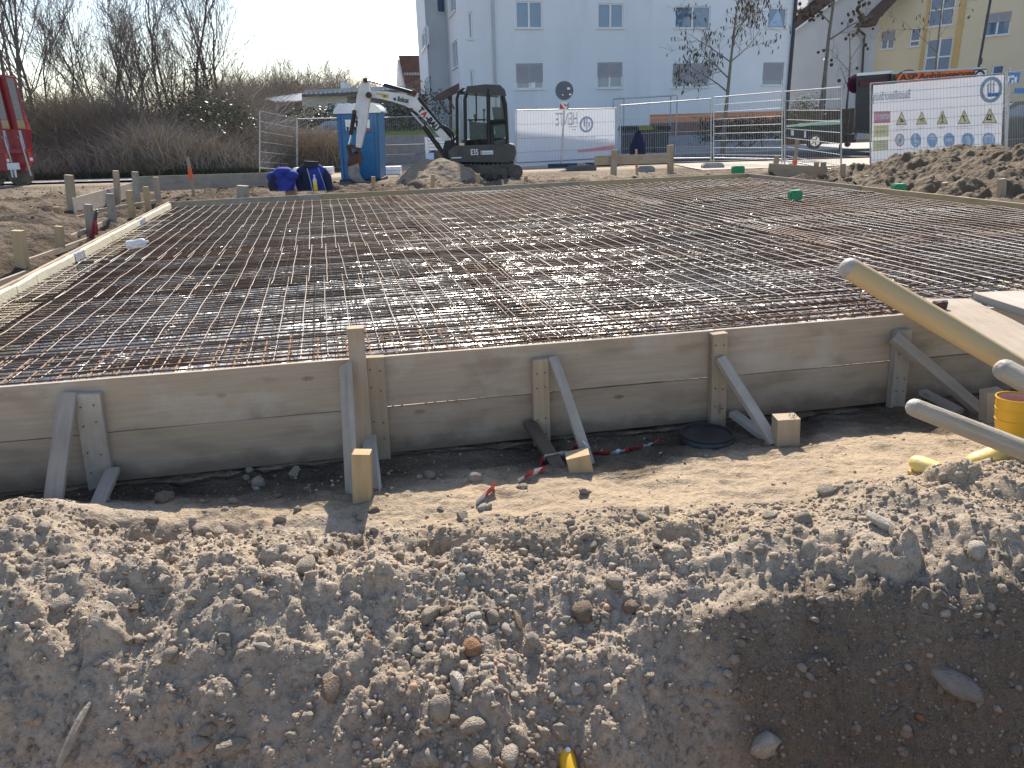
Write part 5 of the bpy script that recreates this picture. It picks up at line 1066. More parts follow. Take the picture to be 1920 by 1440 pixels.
# ------------------------------------------------------------------ portable toilet
tb = B(672, 341); YT = tb.y; tl = thing('portable_toilet', tb, 'blue portable toilet cabin with a white domed roof', 'portable toilet')
def TQ(px, py, dy=0): return A(px, py, YT + dy)
w0, w1 = TQ(630, 212), TQ(709, 209); zb = tb.z; zt_ = w0.z; dep = w1.x - w0.x
m = MB(); x0, x1 = TQ(640, 341).x, TQ(713, 338).x
m.add([(x0, YT, zb), (x1, YT, zb), (x1, YT + dep, zb), (x0, YT + dep, zb), (w0.x, YT, zt_), (w1.x, YT, zt_), (w1.x, YT + dep, zt_), (w0.x, YT + dep, zt_)], [(0, 1, 5, 4), (1, 2, 6, 5), (2, 3, 7, 6), (3, 0, 4, 7), (4, 5, 6, 7)]); m.build('cabin', BLUE_T, tl, bevel=.03)
m = MB(); lx = lambda f, h: x0 + (w0.x - x0) * h + f * ((x1 - x0) * (1 - h) + (w1.x - w0.x) * h)
for f in (.06, .5, .94): m.bar((lx(f, 0.02), YT - .015, zb + .04), (lx(f, .98), YT - .015, zt_ - .03), .05, .03, up=(1, 0, 0))
m.build('corner_rib', BLUE_T, tl)
m = MB(); m.add([(lx(.12, .04), YT - .012, zb + .1), (lx(.88, .04), YT - .012, zb + .1), (lx(.88, .94), YT - .012, zt_ - .12), (lx(.12, .94), YT - .012, zt_ - .12)], [(0, 1, 2, 3)]); dr_ = m.build('door', pm('blue_door', (.028, .165, .385), rough=.4), tl)
m = MB(); m.prism([(w0.x - .05, YT - .06, zt_), (w1.x + .05, YT - .06, zt_), (w1.x + .02, YT - .04, zt_ + .1), (w1.x - .12, YT - .02, zt_ + .2), (w0.x + .12, YT - .02, zt_ + .2), (w0.x - .02, YT - .04, zt_ + .1)], (0, dep + .1, 0)); m.build('roof', LT_WHITE, tl, bevel=.02)
m = MB()
for f in (.14, .33, .52, .71, .90): m.bar((w0.x + f * dep - .06, YT + .02, zt_ + .2), (w0.x + f * dep - .06, YT + dep - .02, zt_ + .2), .07, .10)
m.build('roof_rib', LT_WHITE, tl)
z4 = lambda x, y: (480 + x / 6.546, 150 + y / 6.546)
m = MB(); m.prism([TQ(*z4(1092, 487), -.03), TQ(*z4(1395, 487), -.03), TQ(*z4(1400, 615), -.03), TQ(*z4(1105, 618), -.03)], (0, -.012, 0)); sg = m.build('sign', W_FRAME, tl)
m = MB(); m.box(TQ(*z4(1236, 535), -.05), (.05, .006, .17)); m.box(TQ(*z4(1236, 515), -.05), (.10, .006, .04)); m.disc(TQ(*z4(1236, 500), -.05), .025, (0, -1, 0), 10, .006); [m.box(TQ(*z4(x, 595), -.05), (.055, .006, .08)) for x in (1125, 1200, 1222)]; m.build('black_mark', BLACK, sg)
m = MB(); [m.box(TQ(*z4(x, 600), -.05), (.05, .006, .05)) for x in (1362, 1385)]; m.build('red_mark', RED, sg)
m = MB(); m.bar(TQ(*z4(1040, 635), -.03), TQ(*z4(1470, 628), -.03), .03, .02); m.build('rail', BLUE_T, tl)
m = MB(); m.box(((x0 + x1) / 2, YT + dep / 2, zb + .03), (x1 - x0 + .08, dep + .08, .1)); m.build('skid', pm('dark_skid', (.05, .06, .08), rough=.6), tl)
for (px, lab) in ((590, 'bright white paving slab left of the blue toilet'), (716, 'bright white paving slab right of the blue toilet')):
    p = B(px, 328); r_ = thing('paver_stack', p, lab, 'paver stack')
    for k in range(5):
        for r2 in range(2): m = MB(); m.box((p.x - .55 + k * .26, p.y + .1, p.z + .07 + r2 * .125), (.25, .5, .115)); m.build('paver', LT_WHITE, r_)
# ------------------------------------------------------------------ mini excavator
Y0 = B(905, 338).y + .5
E8 = lambda x, y: (620 + x / 5.053, 120 + y / 5.053)
def EP(x, y, dy=0): return A(*E8(x, y), Y0 + dy)
ex = thing('mini_excavator', EP(1450, 1085), 'white and black mini excavator with its boom folded out to the left', 'excavator')
def xp(pts, name, mat, y0, y1, parent=ex, bevel=0, smooth=False):
    m = MB(); m.prism([EP(*p, y0) for p in pts], (0, y1 - y0, 0)); return m.build(name, mat, parent, bevel=bevel, smooth=smooth)
# tracks
DUSTY = pm('dusty_dark_steel', (.15, .125, .10), (.09, .075, .06), rough=.85, scale=5, bump=.3, bscale=30)
def track(dy):
    m = MB(); top = [(1180, 975), (1215, 958), (1740, 955), (1785, 975), (1802, 1020), (1785, 1070), (1740, 1092), (1200, 1092), (1165, 1060), (1158, 1010)]
    m.prism([EP(*p, dy) for p in top], (0, .32, 0)); t = m.build('track', RUBBER, ex)
    g = MB(); n = len(top); c = Vector(EP(1480, 1020, dy)); L_ = [EP(*p, dy) for p in top]
    for i in range(n):
        a, b = L_[i], L_[(i + 1) % n]; k = max(1, int((b - a).length / .11))
        for j in range(k): p = a.lerp(b, (j + .5) / k); d = (b - a).normalized(); o = Vector((d.z, 0, -d.x)); o = -o if o.dot(p - c) < 0 else o; g.bar(p + o * .012 + Vector((0, -.012, 0)), p + o * .012 + Vector((0, .335, 0)), .035, .055, up=o)
    g.build('track_lug', RUBBER, t)
    s = MB(); q = EP(1752, 1022, dy - .03); s.disc(q, .185, (0, -1, 0), 20, .05); s.disc(q + Vector((0, -.05, 0)), .10, (0, -1, 0), 14, .04); s.build('sprocket', DUSTY, t)
    f = MB(); f.prism([EP(1215, 990, dy - .02), EP(1700, 990, dy - .02), EP(1700, 1050, dy - .02), EP(1215, 1060, dy - .02)], (0, -.03, 0)); f.build('track_frame', DUSTY, t)
    r_ = MB(); [r_.disc(EP(x, 1062, dy - .04), .07, (0, -1, 0), 12, .03) for x in (1290, 1380, 1470, 1560, 1650)]; r_.build('roller', RUBBER, t)
    for i in range(24): pass
track(-.75); track(.45)
xp([(1150, 900), (1720, 900), (1735, 945), (1180, 950)], 'undercarriage', BLACK_P, -.4, .5)
xp([(1150, 985), (1110, 985), (1080, 1080), (1120, 1090)], 'dozer_blade', BLACK_P, -.8, .8)
# body
xp([(1130, 830), (1180, 790), (1700, 772), (1735, 790), (1742, 850), (1725, 900), (1690, 918), (1170, 912), (1135, 880)], 'engine_housing', pm('charcoal_panel', (.045, .044, .043), (.085, .075, .065), rough=.45, scale=3), -.72, .70, bevel=.04)
xp([(1690, 760), (1740, 772), (1738, 800), (1690, 795)], 'counterweight_cap', WHITE_P, -.70, .68, bevel=.02)
xp([(1665, 400), (1685, 400), (1700, 772), (1672, 772)], 'rear_pillar_white', WHITE_P, .1, .5)
# cab: open frame with panes
cx = [EP(1265, 782, -.62), EP(1680, 770, -.62), EP(1650, 770, .35), EP(1192, 790, .35)]
PL = 'black_pillar'
def pillar(pts, w=.06): m = MB(); m.tube(pts, w, 6); m.build('cab_pillar', BLACK_P, ex)
NB, FB = -.62, .35
pillar([EP(1278, 785, NB), EP(1272, 330, NB), EP(1295, 250, NB), EP(1340, 228, NB)], .045)
pillar([EP(1676, 770, NB), EP(1655, 380, NB), EP(1625, 270, NB), EP(1560, 225, NB)], .045)
pillar([EP(1500, 775, NB), EP(1492, 235, NB)], .05)
pillar([EP(1200, 790, FB), EP(1196, 330, FB), EP(1215, 262, FB), EP(1260, 235, FB)], .04)
pillar([EP(1640, 770, FB), EP(1620, 300, FB), EP(1580, 240, FB)], .045)
pillar([EP(1500, 545, NB), EP(1665, 540, NB)], .045)
m = MB(); q = [EP(1290, 262, NB - .04), EP(1300, 222, NB - .04), EP(1470, 204, NB - .04), EP(1600, 210, NB - .04), EP(1640, 250, NB - .04), EP(1650, 290, NB - .04)]
fo = Vector((EP(1190, 262, FB).x - EP(1262, 262, FB).x, FB - NB + .08, 0)); m.prism(q, fo); m.build('cab_roof', pm('black_cab_roof', (.03, .03, .032), (.05, .05, .05), rough=.35), ex, bevel=.03)
m = MB(); m.prism([EP(1283, 780, NB), EP(1690, 775, NB), EP(1690, 700, NB), EP(1283, 720, NB)], (fo.x * .8, .9, 0)); m.build('cab_floor', BLACK_P, ex)
def pane(pts): m = MB(); m.add(pts, [tuple(range(len(pts)))]); m.build('cab_window', CABGL, ex)
pane([EP(1298, 278, NB), EP(1474, 272, NB), EP(1478, 766, NB), EP(1290, 768, NB)])
pane([EP(1515, 272, NB), EP(1608, 276, NB), EP(1650, 525, NB), EP(1520, 520, NB)])
pane([EP(1552, 585, NB), EP(1655, 570, NB), EP(1664, 755, NB), EP(1552, 760, NB)])
pane([EP(1270, 300, NB), EP(1204, 310, FB), EP(1200, 760, FB), EP(1272, 765, NB)])
pane([EP(1230, 290, FB), EP(1610, 290, FB), EP(1630, 740, FB), EP(1230, 750, FB)])
m = MB(); m.tube([EP(1378, 275, NB - .01), EP(1382, 540, NB - .01)], .018, 6); m.tube([EP(1295, 530, NB - .01), EP(1475, 528, NB - .01)], .018, 6); m.build('door_bar', BLACK_P, ex)
m = MB(); m.prism([EP(1548, 560, NB + .01), EP(1505, 560, NB + .01), EP(1505, 770, NB + .01), EP(1550, 770, NB + .01)], (0, .03, 0)); m.prism([EP(1500, 530, NB + .01), EP(1660, 530, NB + .01), EP(1655, 575, NB + .01), EP(1540, 590, NB + .01)], (0, .03, 0)); m.build('door_panel', BLACK_P, ex)
m = MB(); m.prism([EP(1540, 420, -.3), EP(1600, 420, -.3), EP(1640, 700, -.3), EP(1580, 720, -.3)], (0, .42, 0)); m.prism([EP(1440, 680, -.3), EP(1600, 680, -.3), EP(1600, 730, -.3), EP(1440, 730, -.3)], (0, .42, 0)); m.build('seat', pm('seat_vinyl', (.05, .07, .06), rough=.6), ex, bevel=.03)
m = MB(); m.tube([EP(1365, 490, -.15), EP(1390, 700, -.15)], .02, 6); m.sphere(EP(1365, 490, -.15), .04, 8, 6); m.tube([EP(1452, 440, -.35), EP(1455, 700, -.35)], .018, 6); m.sphere(EP(1452, 436, -.35), .035, 8, 6); m.prism([EP(1310, 520, -.2), EP(1350, 545, -.2), EP(1480, 560, -.2), EP(1480, 740, -.2), EP(1320, 740, -.2)], (0, .3, 0)); m.build('controls', BLACK_P, ex)
m = MB(); m.box(EP(1245, 770, NB - .02), (.12, .02, .10)); m.build('warning_label', CREAM_Y, ex)
text('E35', .20, W_FRAME, EP(1326, 862, -.735), (1, 0, 0), (0, 0, 1), ex, fit=.19, bold=.004)
m = MB(); m.prism([EP(1420, 822, -.735), EP(1538, 818, -.735), EP(1540, 856, -.735), EP(1422, 860, -.735)], (0, -.008, 0)); st_ = m.build('sticker', LT_WHITE, ex)
m = MB(); m.prism([EP(1424, 826, -.745), EP(1436, 826, -.745), EP(1436, 856, -.745), EP(1426, 858, -.745)], (0, -.004, 0)); m.build('orange_mark', ORANGE_S, st_)
m = MB(); [m.bar(EP(1440, y, -.745), EP(1532, y - 3, -.745), .014, .004) for y in (838, 850)]; m.build('grey_line', GREY_PRINT, st_)
m = MB(); m.prism([EP(1145, 885, -.73), EP(1240, 880, -.73), EP(1240, 892, -.73), EP(1145, 895, -.73)], (0, -.02, 0)); m.build('step', LT_WHITE, ex)
# swing bracket, boom, arm, bucket
yb = -.1
xp([(1088, 735), (1150, 735), (1200, 800), (1180, 880), (1110, 905), (1070, 885), (1060, 850)], 'swing_bracket', BLACK_P, yb - .2, yb + .2, bevel=.02)
boom = xp([(372, 262), (430, 258), (520, 262), (620, 278), (720, 296), (800, 322), (860, 390), (930, 470), (1030, 590), (1120, 695), (1092, 738), (1040, 690), (960, 600), (880, 510), (800, 440), (700, 390), (600, 356), (480, 326), (372, 312)], 'boom', WHITE_P, yb - .11, yb + .11, bevel=.012)
xp([(800, 285), (830, 290), (905, 390), (1000, 510), (1100, 625), (1150, 690), (1135, 705), (1040, 600), (930, 470), (850, 375)], 'boom_hoses', BLACK_P, yb - .06, yb + .06)
m = MB(); hz = [EP(1030, 590, yb - .12), EP(1090, 620, yb - .16), EP(1140, 670, yb - .18), EP(1150, 740, yb - .16), EP(1175, 700, yb - .1)]
m.tube(hz, .028, 6); m.build('hydraulic_hose', BLACK_P, ex); m = MB(); m.tube([p + Vector((.05, .05, .03)) for p in hz], .028, 6); m.build('hydraulic_hose', BLACK_P, ex); m = MB(); m.tube([EP(735, 425, yb - .12), EP(760, 470, yb - .14), EP(790, 455, yb - .14)], .025, 6); m.build('hydraulic_hose', BLACK_P, ex)
xp([(800, 270), (825, 275), (832, 320), (800, 325)], 'boom_lug', WHITE_P, yb - .08, yb + .08)
arm = xp([(302, 168), (318, 146), (345, 148), (354, 165), (360, 230), (374, 285), (362, 350), (338, 520), (328, 590), (300, 700), (278, 790), (242, 782), (246, 680), (262, 560), (262, 500), (235, 455), (226, 420), (244, 370), (252, 300), (280, 200)], 'arm', WHITE_P, yb - .10, yb + .10, bevel=.012)
m = MB(); m.disc(EP(362, 295, yb - .16), .075, (0, -1, 0), 14, .05); m.disc(EP(330, 155, yb - .12), .06, (0, -1, 0), 12, .05); m.disc(EP(225, 455, yb - .12), .055, (0, -1, 0), 12, .05); m.disc(EP(790, 275, yb - .1), .07, (0, -1, 0), 12, .05); m.disc(EP(762, 438, yb - .13), .055, (0, -1, 0), 12, .05); m.build('pivot_pin', RUSTY, ex)
def cyl(name, r_, bb, rr0=.028, rb=.055, dy=yb):
    m = MB(); m.tube([EP(*r_[0], dy), EP(*r_[1], dy)], rr0, 8); m.build('cylinder_rod', CHROME, ex, smooth='auto'); m = MB(); m.tube([EP(*bb[0], dy), EP(*bb[1], dy)], rb, 10); m.build(name, BLACK_P, ex, smooth='auto')
cyl('arm_cylinder', ((352, 156), (515, 200)), ((500, 196), (800, 280)))
cyl('bucket_cylinder', ((198, 655), (172, 775)), ((224, 462), (190, 672)), dy=yb - .02)
cyl('boom_cylinder', ((758, 450), (900, 610)), ((880, 590), (1075, 860)), .03, .06, dy=yb - .14)
xp([(975, 750), (1015, 735), (1040, 775), (1000, 800)], 'hose_clamp', BLACK_P, yb - .22, yb - .06)
m = MB(); m.bar(EP(158, 778, yb), EP(275, 790, yb), .09, .20); m.bar(EP(165, 775, yb), EP(190, 870, yb), .08, .18); m.bar(EP(262, 790, yb), EP(250, 850, yb), .09, .2); m.bar(EP(185, 868, yb), EP(262, 838, yb), .08, .2); m.build('bucket_linkage', RUSTY, ex, bevel=.01)
xp([(172, 880), (205, 868), (268, 850), (272, 960), (160, 985)], 'bucket_bracket', RUSTY, yb - .20, yb + .20, bevel=.01)
m = MB(); prof = [(160, 975), (165, 1040), (185, 1085), (225, 1112), (290, 1128), (345, 1128), (300, 1085), (272, 1030), (265, 940)]
m.prism([EP(*p, yb - .28) for p in prof], (0, .03, 0)); m.prism([EP(*p, yb + .25) for p in prof], (0, .03, 0))
sh_ = prof[:6]
for a, b in zip(sh_, sh_[1:]): m.prism([EP(*a, yb - .25), EP(*b, yb - .25), Vector(EP(*b, yb - .25)) + Vector((.02, 0, .03)), Vector(EP(*a, yb - .25)) + Vector((.03, 0, .01))], (0, .5, 0))
m.prism([EP(160, 975, yb - .25), EP(265, 940, yb - .25), EP(262, 955, yb - .25), EP(162, 990, yb - .25)], (0, .5, 0)); bk = m.build('bucket', WORN, ex)
m = MB(); [m.prism([EP(330, 1118, yb - .25 + k * .12), EP(365, 1134, yb - .25 + k * .12), EP(330, 1132, yb - .25 + k * .12)], (0, .06, 0)) for k in range(5)]; m.build('tooth', WORN, bk)
bd = (EP(725, 355, yb - .115) - EP(632, 330, yb - .115)); 
text('Bobcat', .17, BLACK, EP(632, 352, yb - .122), EP(728, 366, yb) - EP(632, 350, yb), (0, 0, 1), ex, fit=.28, bold=.004)
m = MB(); m.prism([EP(590, 322, yb - .115), EP(625, 318, yb - .115), EP(610, 330, yb - .115), EP(628, 342, yb - .115), EP(604, 348, yb - .115)], (0, -.006, 0)); m.build('emblem', BLACK, ex)
xd = EP(990, 590, yb) - EP(850, 425, yb); zd = EP(870, 410, yb) - EP(835, 445, yb)
org = EP(826, 438, yb - .122); xdn = xd.normalized(); sz = .155
text('T', .20, BLACK, org, xd, zd, ex, fit=.115, bold=.012); text('A', .20, RED, org + xdn * .125, xd, zd, ex, fit=.135, bold=.012); text('-BAU', .20, BLACK, org + xdn * .27, xd, zd, ex, fit=.42, bold=.012)
m = MB(); m.prism([EP(1000, 620, yb - .115), EP(1022, 595, yb - .115), EP(1030, 605, yb - .115), EP(1005, 640, yb - .115)], (0, -.006, 0)); m.build('grey_label', GREY_PRINT, ex)
m = MB(); m.prism([EP(432, 275, yb - .115), EP(545, 290, yb - .115), EP(545, 322, yb - .115), EP(488, 318, yb - .115), EP(486, 296, yb - .115), EP(432, 285, yb - .115)], (0, -.006, 0)); lb_ = m.build('yellow_label', pm('yellow_label', (.62, .42, .03), rough=.5), ex)
m = MB(); m.prism([EP(500, 296, yb - .125), EP(520, 300, yb - .125), EP(512, 314, yb - .125)], (0, -.004, 0)); m.build('black_sign', BLACK, lb_)

# ------------------------------------------------------------------ heaps of sand and soil
HEAPM = pm('moist_heap_soil', (.16, .115, .07), (.105, .075, .047), rough=.95, scale=1.4, bump=.8, bscale=26, dist=.03, world=True)
def heap(name, pk, mat, lab, n=120, sand=.8, seed=3, amp=.10, cl=1.0):
    """union of cones: pk = [(x, y, base radius, height)]"""
    x0 = min(p[0] - p[2] for p in pk); x1 = max(p[0] + p[2] for p in pk); y0 = min(p[1] - p[2] for p in pk); y1 = max(p[1] + p[2] for p in pk)
    X, Yy = np.meshgrid(np.linspace(x0, x1, n), np.linspace(y0, y1, n)); Z = np.full_like(X, -1.0)
    wx = X + .25 * fbm(X, Yy, 1.1, 3, seed); wy = Yy + .25 * fbm(X, Yy, 1.1, 3, seed + 1)
    for (a, b, r_, h) in pk:
        d = np.sqrt((wx - a) ** 2 + (wy - b) ** 2) / r_; Z = np.maximum(Z, h * (1 - np.sqrt(d * d + .012)) + .02)
    Z = Z + amp * np.abs(fbm(X, Yy, 1.8, 4, seed)) - amp * .3 + amp * .35 * np.abs(fbm(X * 2.2, Yy, 3.1, 4, seed + 2)) + cl * .35 * clods(X, Yy, 4.5, seed, .4) + cl * .5 * clods(X, Yy, 12, seed + 1, .5) + .03 * fbm(X, Yy, 9, 3, seed + 4)
    Zg = zback(Yy); Z = np.maximum(Zg + Z, Zg - .06)
    i = np.arange(n * n).reshape(n, n); o = npmesh(name, np.stack([X, Yy, Z], -1), np.stack([i[:-1, :-1], i[:-1, 1:], i[1:, 1:], i[1:, :-1]], -1).reshape(-1, 4), mat, smooth=True)
    fattr(o, 'sand', np.full(n * n, sand)); fattr(o, 'moist_and_shade', np.full(n * n, .35)); return tag(o, lab, 'sand heap')
c = B(815, 348); hz_ = A(818, 298, c.y + .9).z - c.z
heap('sand_heap', [(A(800, 320, c.y + .9).x, c.y + .95, 1.0, hz_ * 1.12), (A(835, 320, c.y + .9).x, c.y + .8, .95, hz_ * 1.15), (A(785, 320, c.y + .9).x, c.y + .8, .8, hz_ * .6)], SOIL, 'small cone of sandy soil in front of the excavator track', sand=.6, seed=3, amp=.05, cl=.25)
pk = []
for (px, py, Y, r_) in ((1800, 283, 16.6, 2.3), (1745, 296, 16.2, 1.9), (1850, 290, 16.0, 2.2), (1728, 312, 15.6, 1.1), (1910, 300, 14.4, 2.3), (1885, 322, 13.6, 1.7), (1960, 312, 14.2, 2.2), (1790, 322, 14.8, 1.6), (1700, 328, 15.6, .4)):
    p = A(px, py, Y); pk.append((p.x, p.y, r_, max(.2, p.z - .20)))
heap('sand_heap', pk, HEAPM, 'big ridged heap of excavated soil below the safety banner', n=300, sand=.45, seed=5, amp=.30, cl=.7)

# ------------------------------------------------------------------ jackets, bottle and small site things
def draped(name, P, w, h, dep, lab, folds, seed, sh=.5, lump=0):
    r_ = np.random.default_rng(seed); n, k = 40, 16; V = []
    for j in range(k + 1):
        t = j / k; prof = (.18 + .82 * min(1, (t / sh)) ** .6) * (1 - .10 * t * (t > sh))
        for i in range(n):
            a = 2 * math.pi * i / n; f = 1 + .13 * math.sin(folds * a + 2.3 * t * 3 + seed) * t + .07 * math.sin(2.3 * folds * a + seed * 2) * t
            f *= 1 + lump * .25 * math.sin(3 * a + 5 * t)
            V.append((P.x + w / 2 * prof * f * math.cos(a), P.y + dep / 2 * prof * f * math.sin(a), P.z + h * (1 - t) + .05 * h * math.sin(3 * a + seed) * (t < .6)))
    Fc = [(j * n + i, j * n + (i + 1) % n, (j + 1) * n + (i + 1) % n, (j + 1) * n + i) for j in range(k) for i in range(n)]
    e = thing(name, P, lab, 'jacket', 'blue work jackets hung on posts'); o = npmesh('cloth', V, Fc, FABRIC_B, e, smooth=True); o.data.materials.append(FABRIC_N)
    cap = [tuple(range(n))]
    return e, o
def mid(px, py0, py1, Y): a = A(px, py1, Y); return a, A(px, py0, Y).z - a.z
Yj = G(545, 372, .45).y + .35
P, h = mid(533, 313, 357, Yj); sc = Yj / FPX * 1.02
e, o = draped('work_jacket', P, 48 * sc, h, .32, 'crumpled royal blue work jacket behind the brown stump', 5, 2, .35, 1)
for p in o.data.polygons: q_ = p.center - P; p.material_index = 1 if (q_.x < -.10 and -.02 < q_.z < h * .75 and q_.y < .1) else 0
m = MB(); m.sphere(P + Vector((.02, -.02, h * .82)), .17, 12, 8, sc=(1.2, .8, .5)); m.build('collar', FABRIC_B, e, smooth=True)
for (q_, r__) in (((-.18, -.05, h * .6), .13), ((.2, -.05, h * .62), .14)): m = MB(); m.sphere(P + Vector(q_), r__, 10, 7, sc=(1.05, .8, .8)); m.build('sleeve', FABRIC_B, e, smooth=True)
P, h = mid(590, 302, 357, Yj + .15)
e, o = draped('work_jacket', P, 58 * sc, h * .93, .30, 'blue and navy work jacket hanging open with a black collar', 6, 4, .28)
for p in o.data.polygons: q_ = p.center - P; p.material_index = 0 if -.04 < q_.x < .25 and q_.y < 0 else 1
m = MB(); m.tube([P + Vector((-.01, -.03, h * .80)), P + Vector((0, -.03, h * 1.0))], [(.17, .12), (.15, .10)], 14); m.build('collar', pm('black_fleece', (.03, .03, .035), rough=.95), e, smooth='auto')
m = MB(); m.tube([P + Vector((-.07, -.145, h * .78)), P + Vector((-.02, -.165, h * .3)), P + Vector((.0, -.16, 0))], .010, 5); m.tube([P + Vector((.15, -.12, h * .78)), P + Vector((.23, -.14, h * .3)), P + Vector((.26, -.12, 0))], .006, 5); m.build('piping', GREY_PRINT, e)
m = MB(); m.tube([P + Vector((.2, 0, h * .7)), P + Vector((.30, -.05, h * .45)), P + Vector((.33, -.04, 0))], [.08, .085, .07], 10); m.build('sleeve', FABRIC_N, e, smooth='auto'); m = MB(); m.tube([P + Vector((-.2, 0, h * .7)), P + Vector((-.29, -.05, h * .45)), P + Vector((-.27, -.04, 0))], [.08, .085, .07], 10); m.build('sleeve', FABRIC_N, e, smooth='auto')
q = B(1196, 322); Pj = A(1195, 290, q.y - .1); hj = A(1195, 247, q.y - .1).z - Pj.z
e, o = draped('work_jacket', Pj, .46, hj, .24, 'dark navy jacket slung over the middle profile board', 5, 7, .75)
for p in o.data.polygons: p.material_index = 1
bP = G(592, 357, ZT + .0); bP = Vector((bP.x, bP.y, ZT - .002)); bo = thing('bottle', bP, 'clear bottle of yellow drink standing by the blue jacket', 'bottle'); s_ = .9
m = MB(); m.tube([bP + Vector((0, 0, z)) for z in (0, .02, .12, .16)], [.040, .045, .045, .042], 14); m.build('liquid', OIL, bo, smooth='auto')
m = MB(); m.tube([bP + Vector((0, 0, z)) for z in (.162, .22, .25, .29)], [.043, .04, .02, .016], 14); m.build('neck', CLEAR, bo, smooth='auto'); m = MB(); m.tube([bP + Vector((0, 0, .29)), bP + Vector((0, 0, .31))], .019, 12); m.build('cap', LT_WHITE, bo)
c = G(256, 460, .52); pb_ = thing('plastic_bottle', c, 'empty clear plastic bottle lying on the steel mesh at left', 'bottle'); d = Vector((.9, .45, .1)).normalized()
m = MB(); m.tube([c + d * t + Vector((0, 0, .02)) for t in (-.11, -.10, -.04, -.03, .02, .03, .08, .105)], [.03, .052, .053, .048, .048, .053, .052, .03], 14); m.build('body', CLEAR, pb_, smooth='auto'); m = MB(); m.tube([c + d * .105 + Vector((0, 0, .02)), c + d * .14 + Vector((0, 0, .02))], .016, 10); m.build('neck', LT_WHITE, pb_)
for (px, py, w, lab) in ((1383, 322, .26, 'green plastic spacer box at the far corner of the mesh'), (1490, 369, .19, 'green plastic spacer box standing in the middle right of the mesh'), (1684, 357, .2, 'green plastic spacer box at the right formwork board')):
    c = G(px, py + 5, .50); g = thing('green_block', c, lab, 'green block', 'green plastic boxes on the mesh'); m = MB(); m.box(c + Vector((0, 0, w * .36)), (w, w * .8, w * .68)); m.build('body', GREEN_P, g, bevel=.015)
    m = MB(); m.box(c + Vector((0, 0, w * .70)), (w * .7, w * .5, .02)); m.build('lid', pm('pale_green', (.10, .42, .22), rough=.5), g); m = MB(); m.tube([c + Vector((0, -w * .4, w * .35)), c + Vector((0, -w * .43, w * .35))], w * .12, 10); m.build('plug', GREEN_P, g)
# red bolt cutter leaning on the left formwork
bc = G(176, 447, .46); cc = thing('bolt_cutter', bc, 'red-handled bolt cutter leaning against a grey stake on the left', 'bolt cutter')
def L8(x, y, dz=0): return A(x / 6.0, 380 + y / 6.0, bc.y - .05 + dz)
m = MB(); m.tube([L8(1025, 400), L8(1050, 260), L8(1065, 190)], [.030, .026, .022], 8); m.build('handle', RED_P, cc); m = MB(); m.tube([L8(1080, 360), L8(1082, 270), L8(1070, 190)], [.024, .022, .02], 8); m.build('handle', RED_P, cc)
m = MB(); m.tube([L8(1068, 195), L8(1078, 130), L8(1088, 95)], [.026, .022, .02], 8); m.prism([L8(1068, 110), L8(1095, 110), L8(1092, 78), L8(1078, 72)], (0, .03, 0)); m.build('jaw', DARK_METAL, cc)

# planks laid over the boards at the right, with the broken brick
pk1 = thing('gangway_plank', G(1772, 565, .63), 'wide dusty plank reaching from the mesh to the lower right', 'plank', 'planks laid over the right formwork')
a = G(1771, 566, .63); b = G(1990, 690, .63); plank('board', a, b, .30, .045, W_BOARD, pk1, wdir=(1, .5, 0), seg=5, wob=.002)
pk2 = thing('gangway_plank', G(1880, 556, .66), 'second plank at the right picture edge above the wide dusty one', 'plank', 'planks laid over the right formwork')
a = G(1866, 562, .66); b = G(2080, 618, .66); plank('board', a + Vector((.1, .12, 0)), b, .34, .05, W_GREY, pk2, wdir=(.3, 1, 0), seg=4, wob=.002)
c = G(1761, 578, .655); o = MB(); r_ = random.Random(4); o.box(c + Vector((0, 0, .018)), (.075, .05, .045), Matrix.Rotation(.3, 3, 'Z')); o.v = [(v[0] + r_.uniform(-.007, .007), v[1] + r_.uniform(-.007, .007), v[2] + r_.uniform(-.004, .004)) for v in o.v]
br = thing('brick_piece', c, 'dark broken brick piece lying on the end of the dusty plank', 'brick piece'); o.build('brick', BRICKM, br, bevel=.006); m = MB(); m.box(c + Vector((.02, -.01, .045)), (.03, .02, .012)); m.build('mortar', CONC, br, bevel=.003)
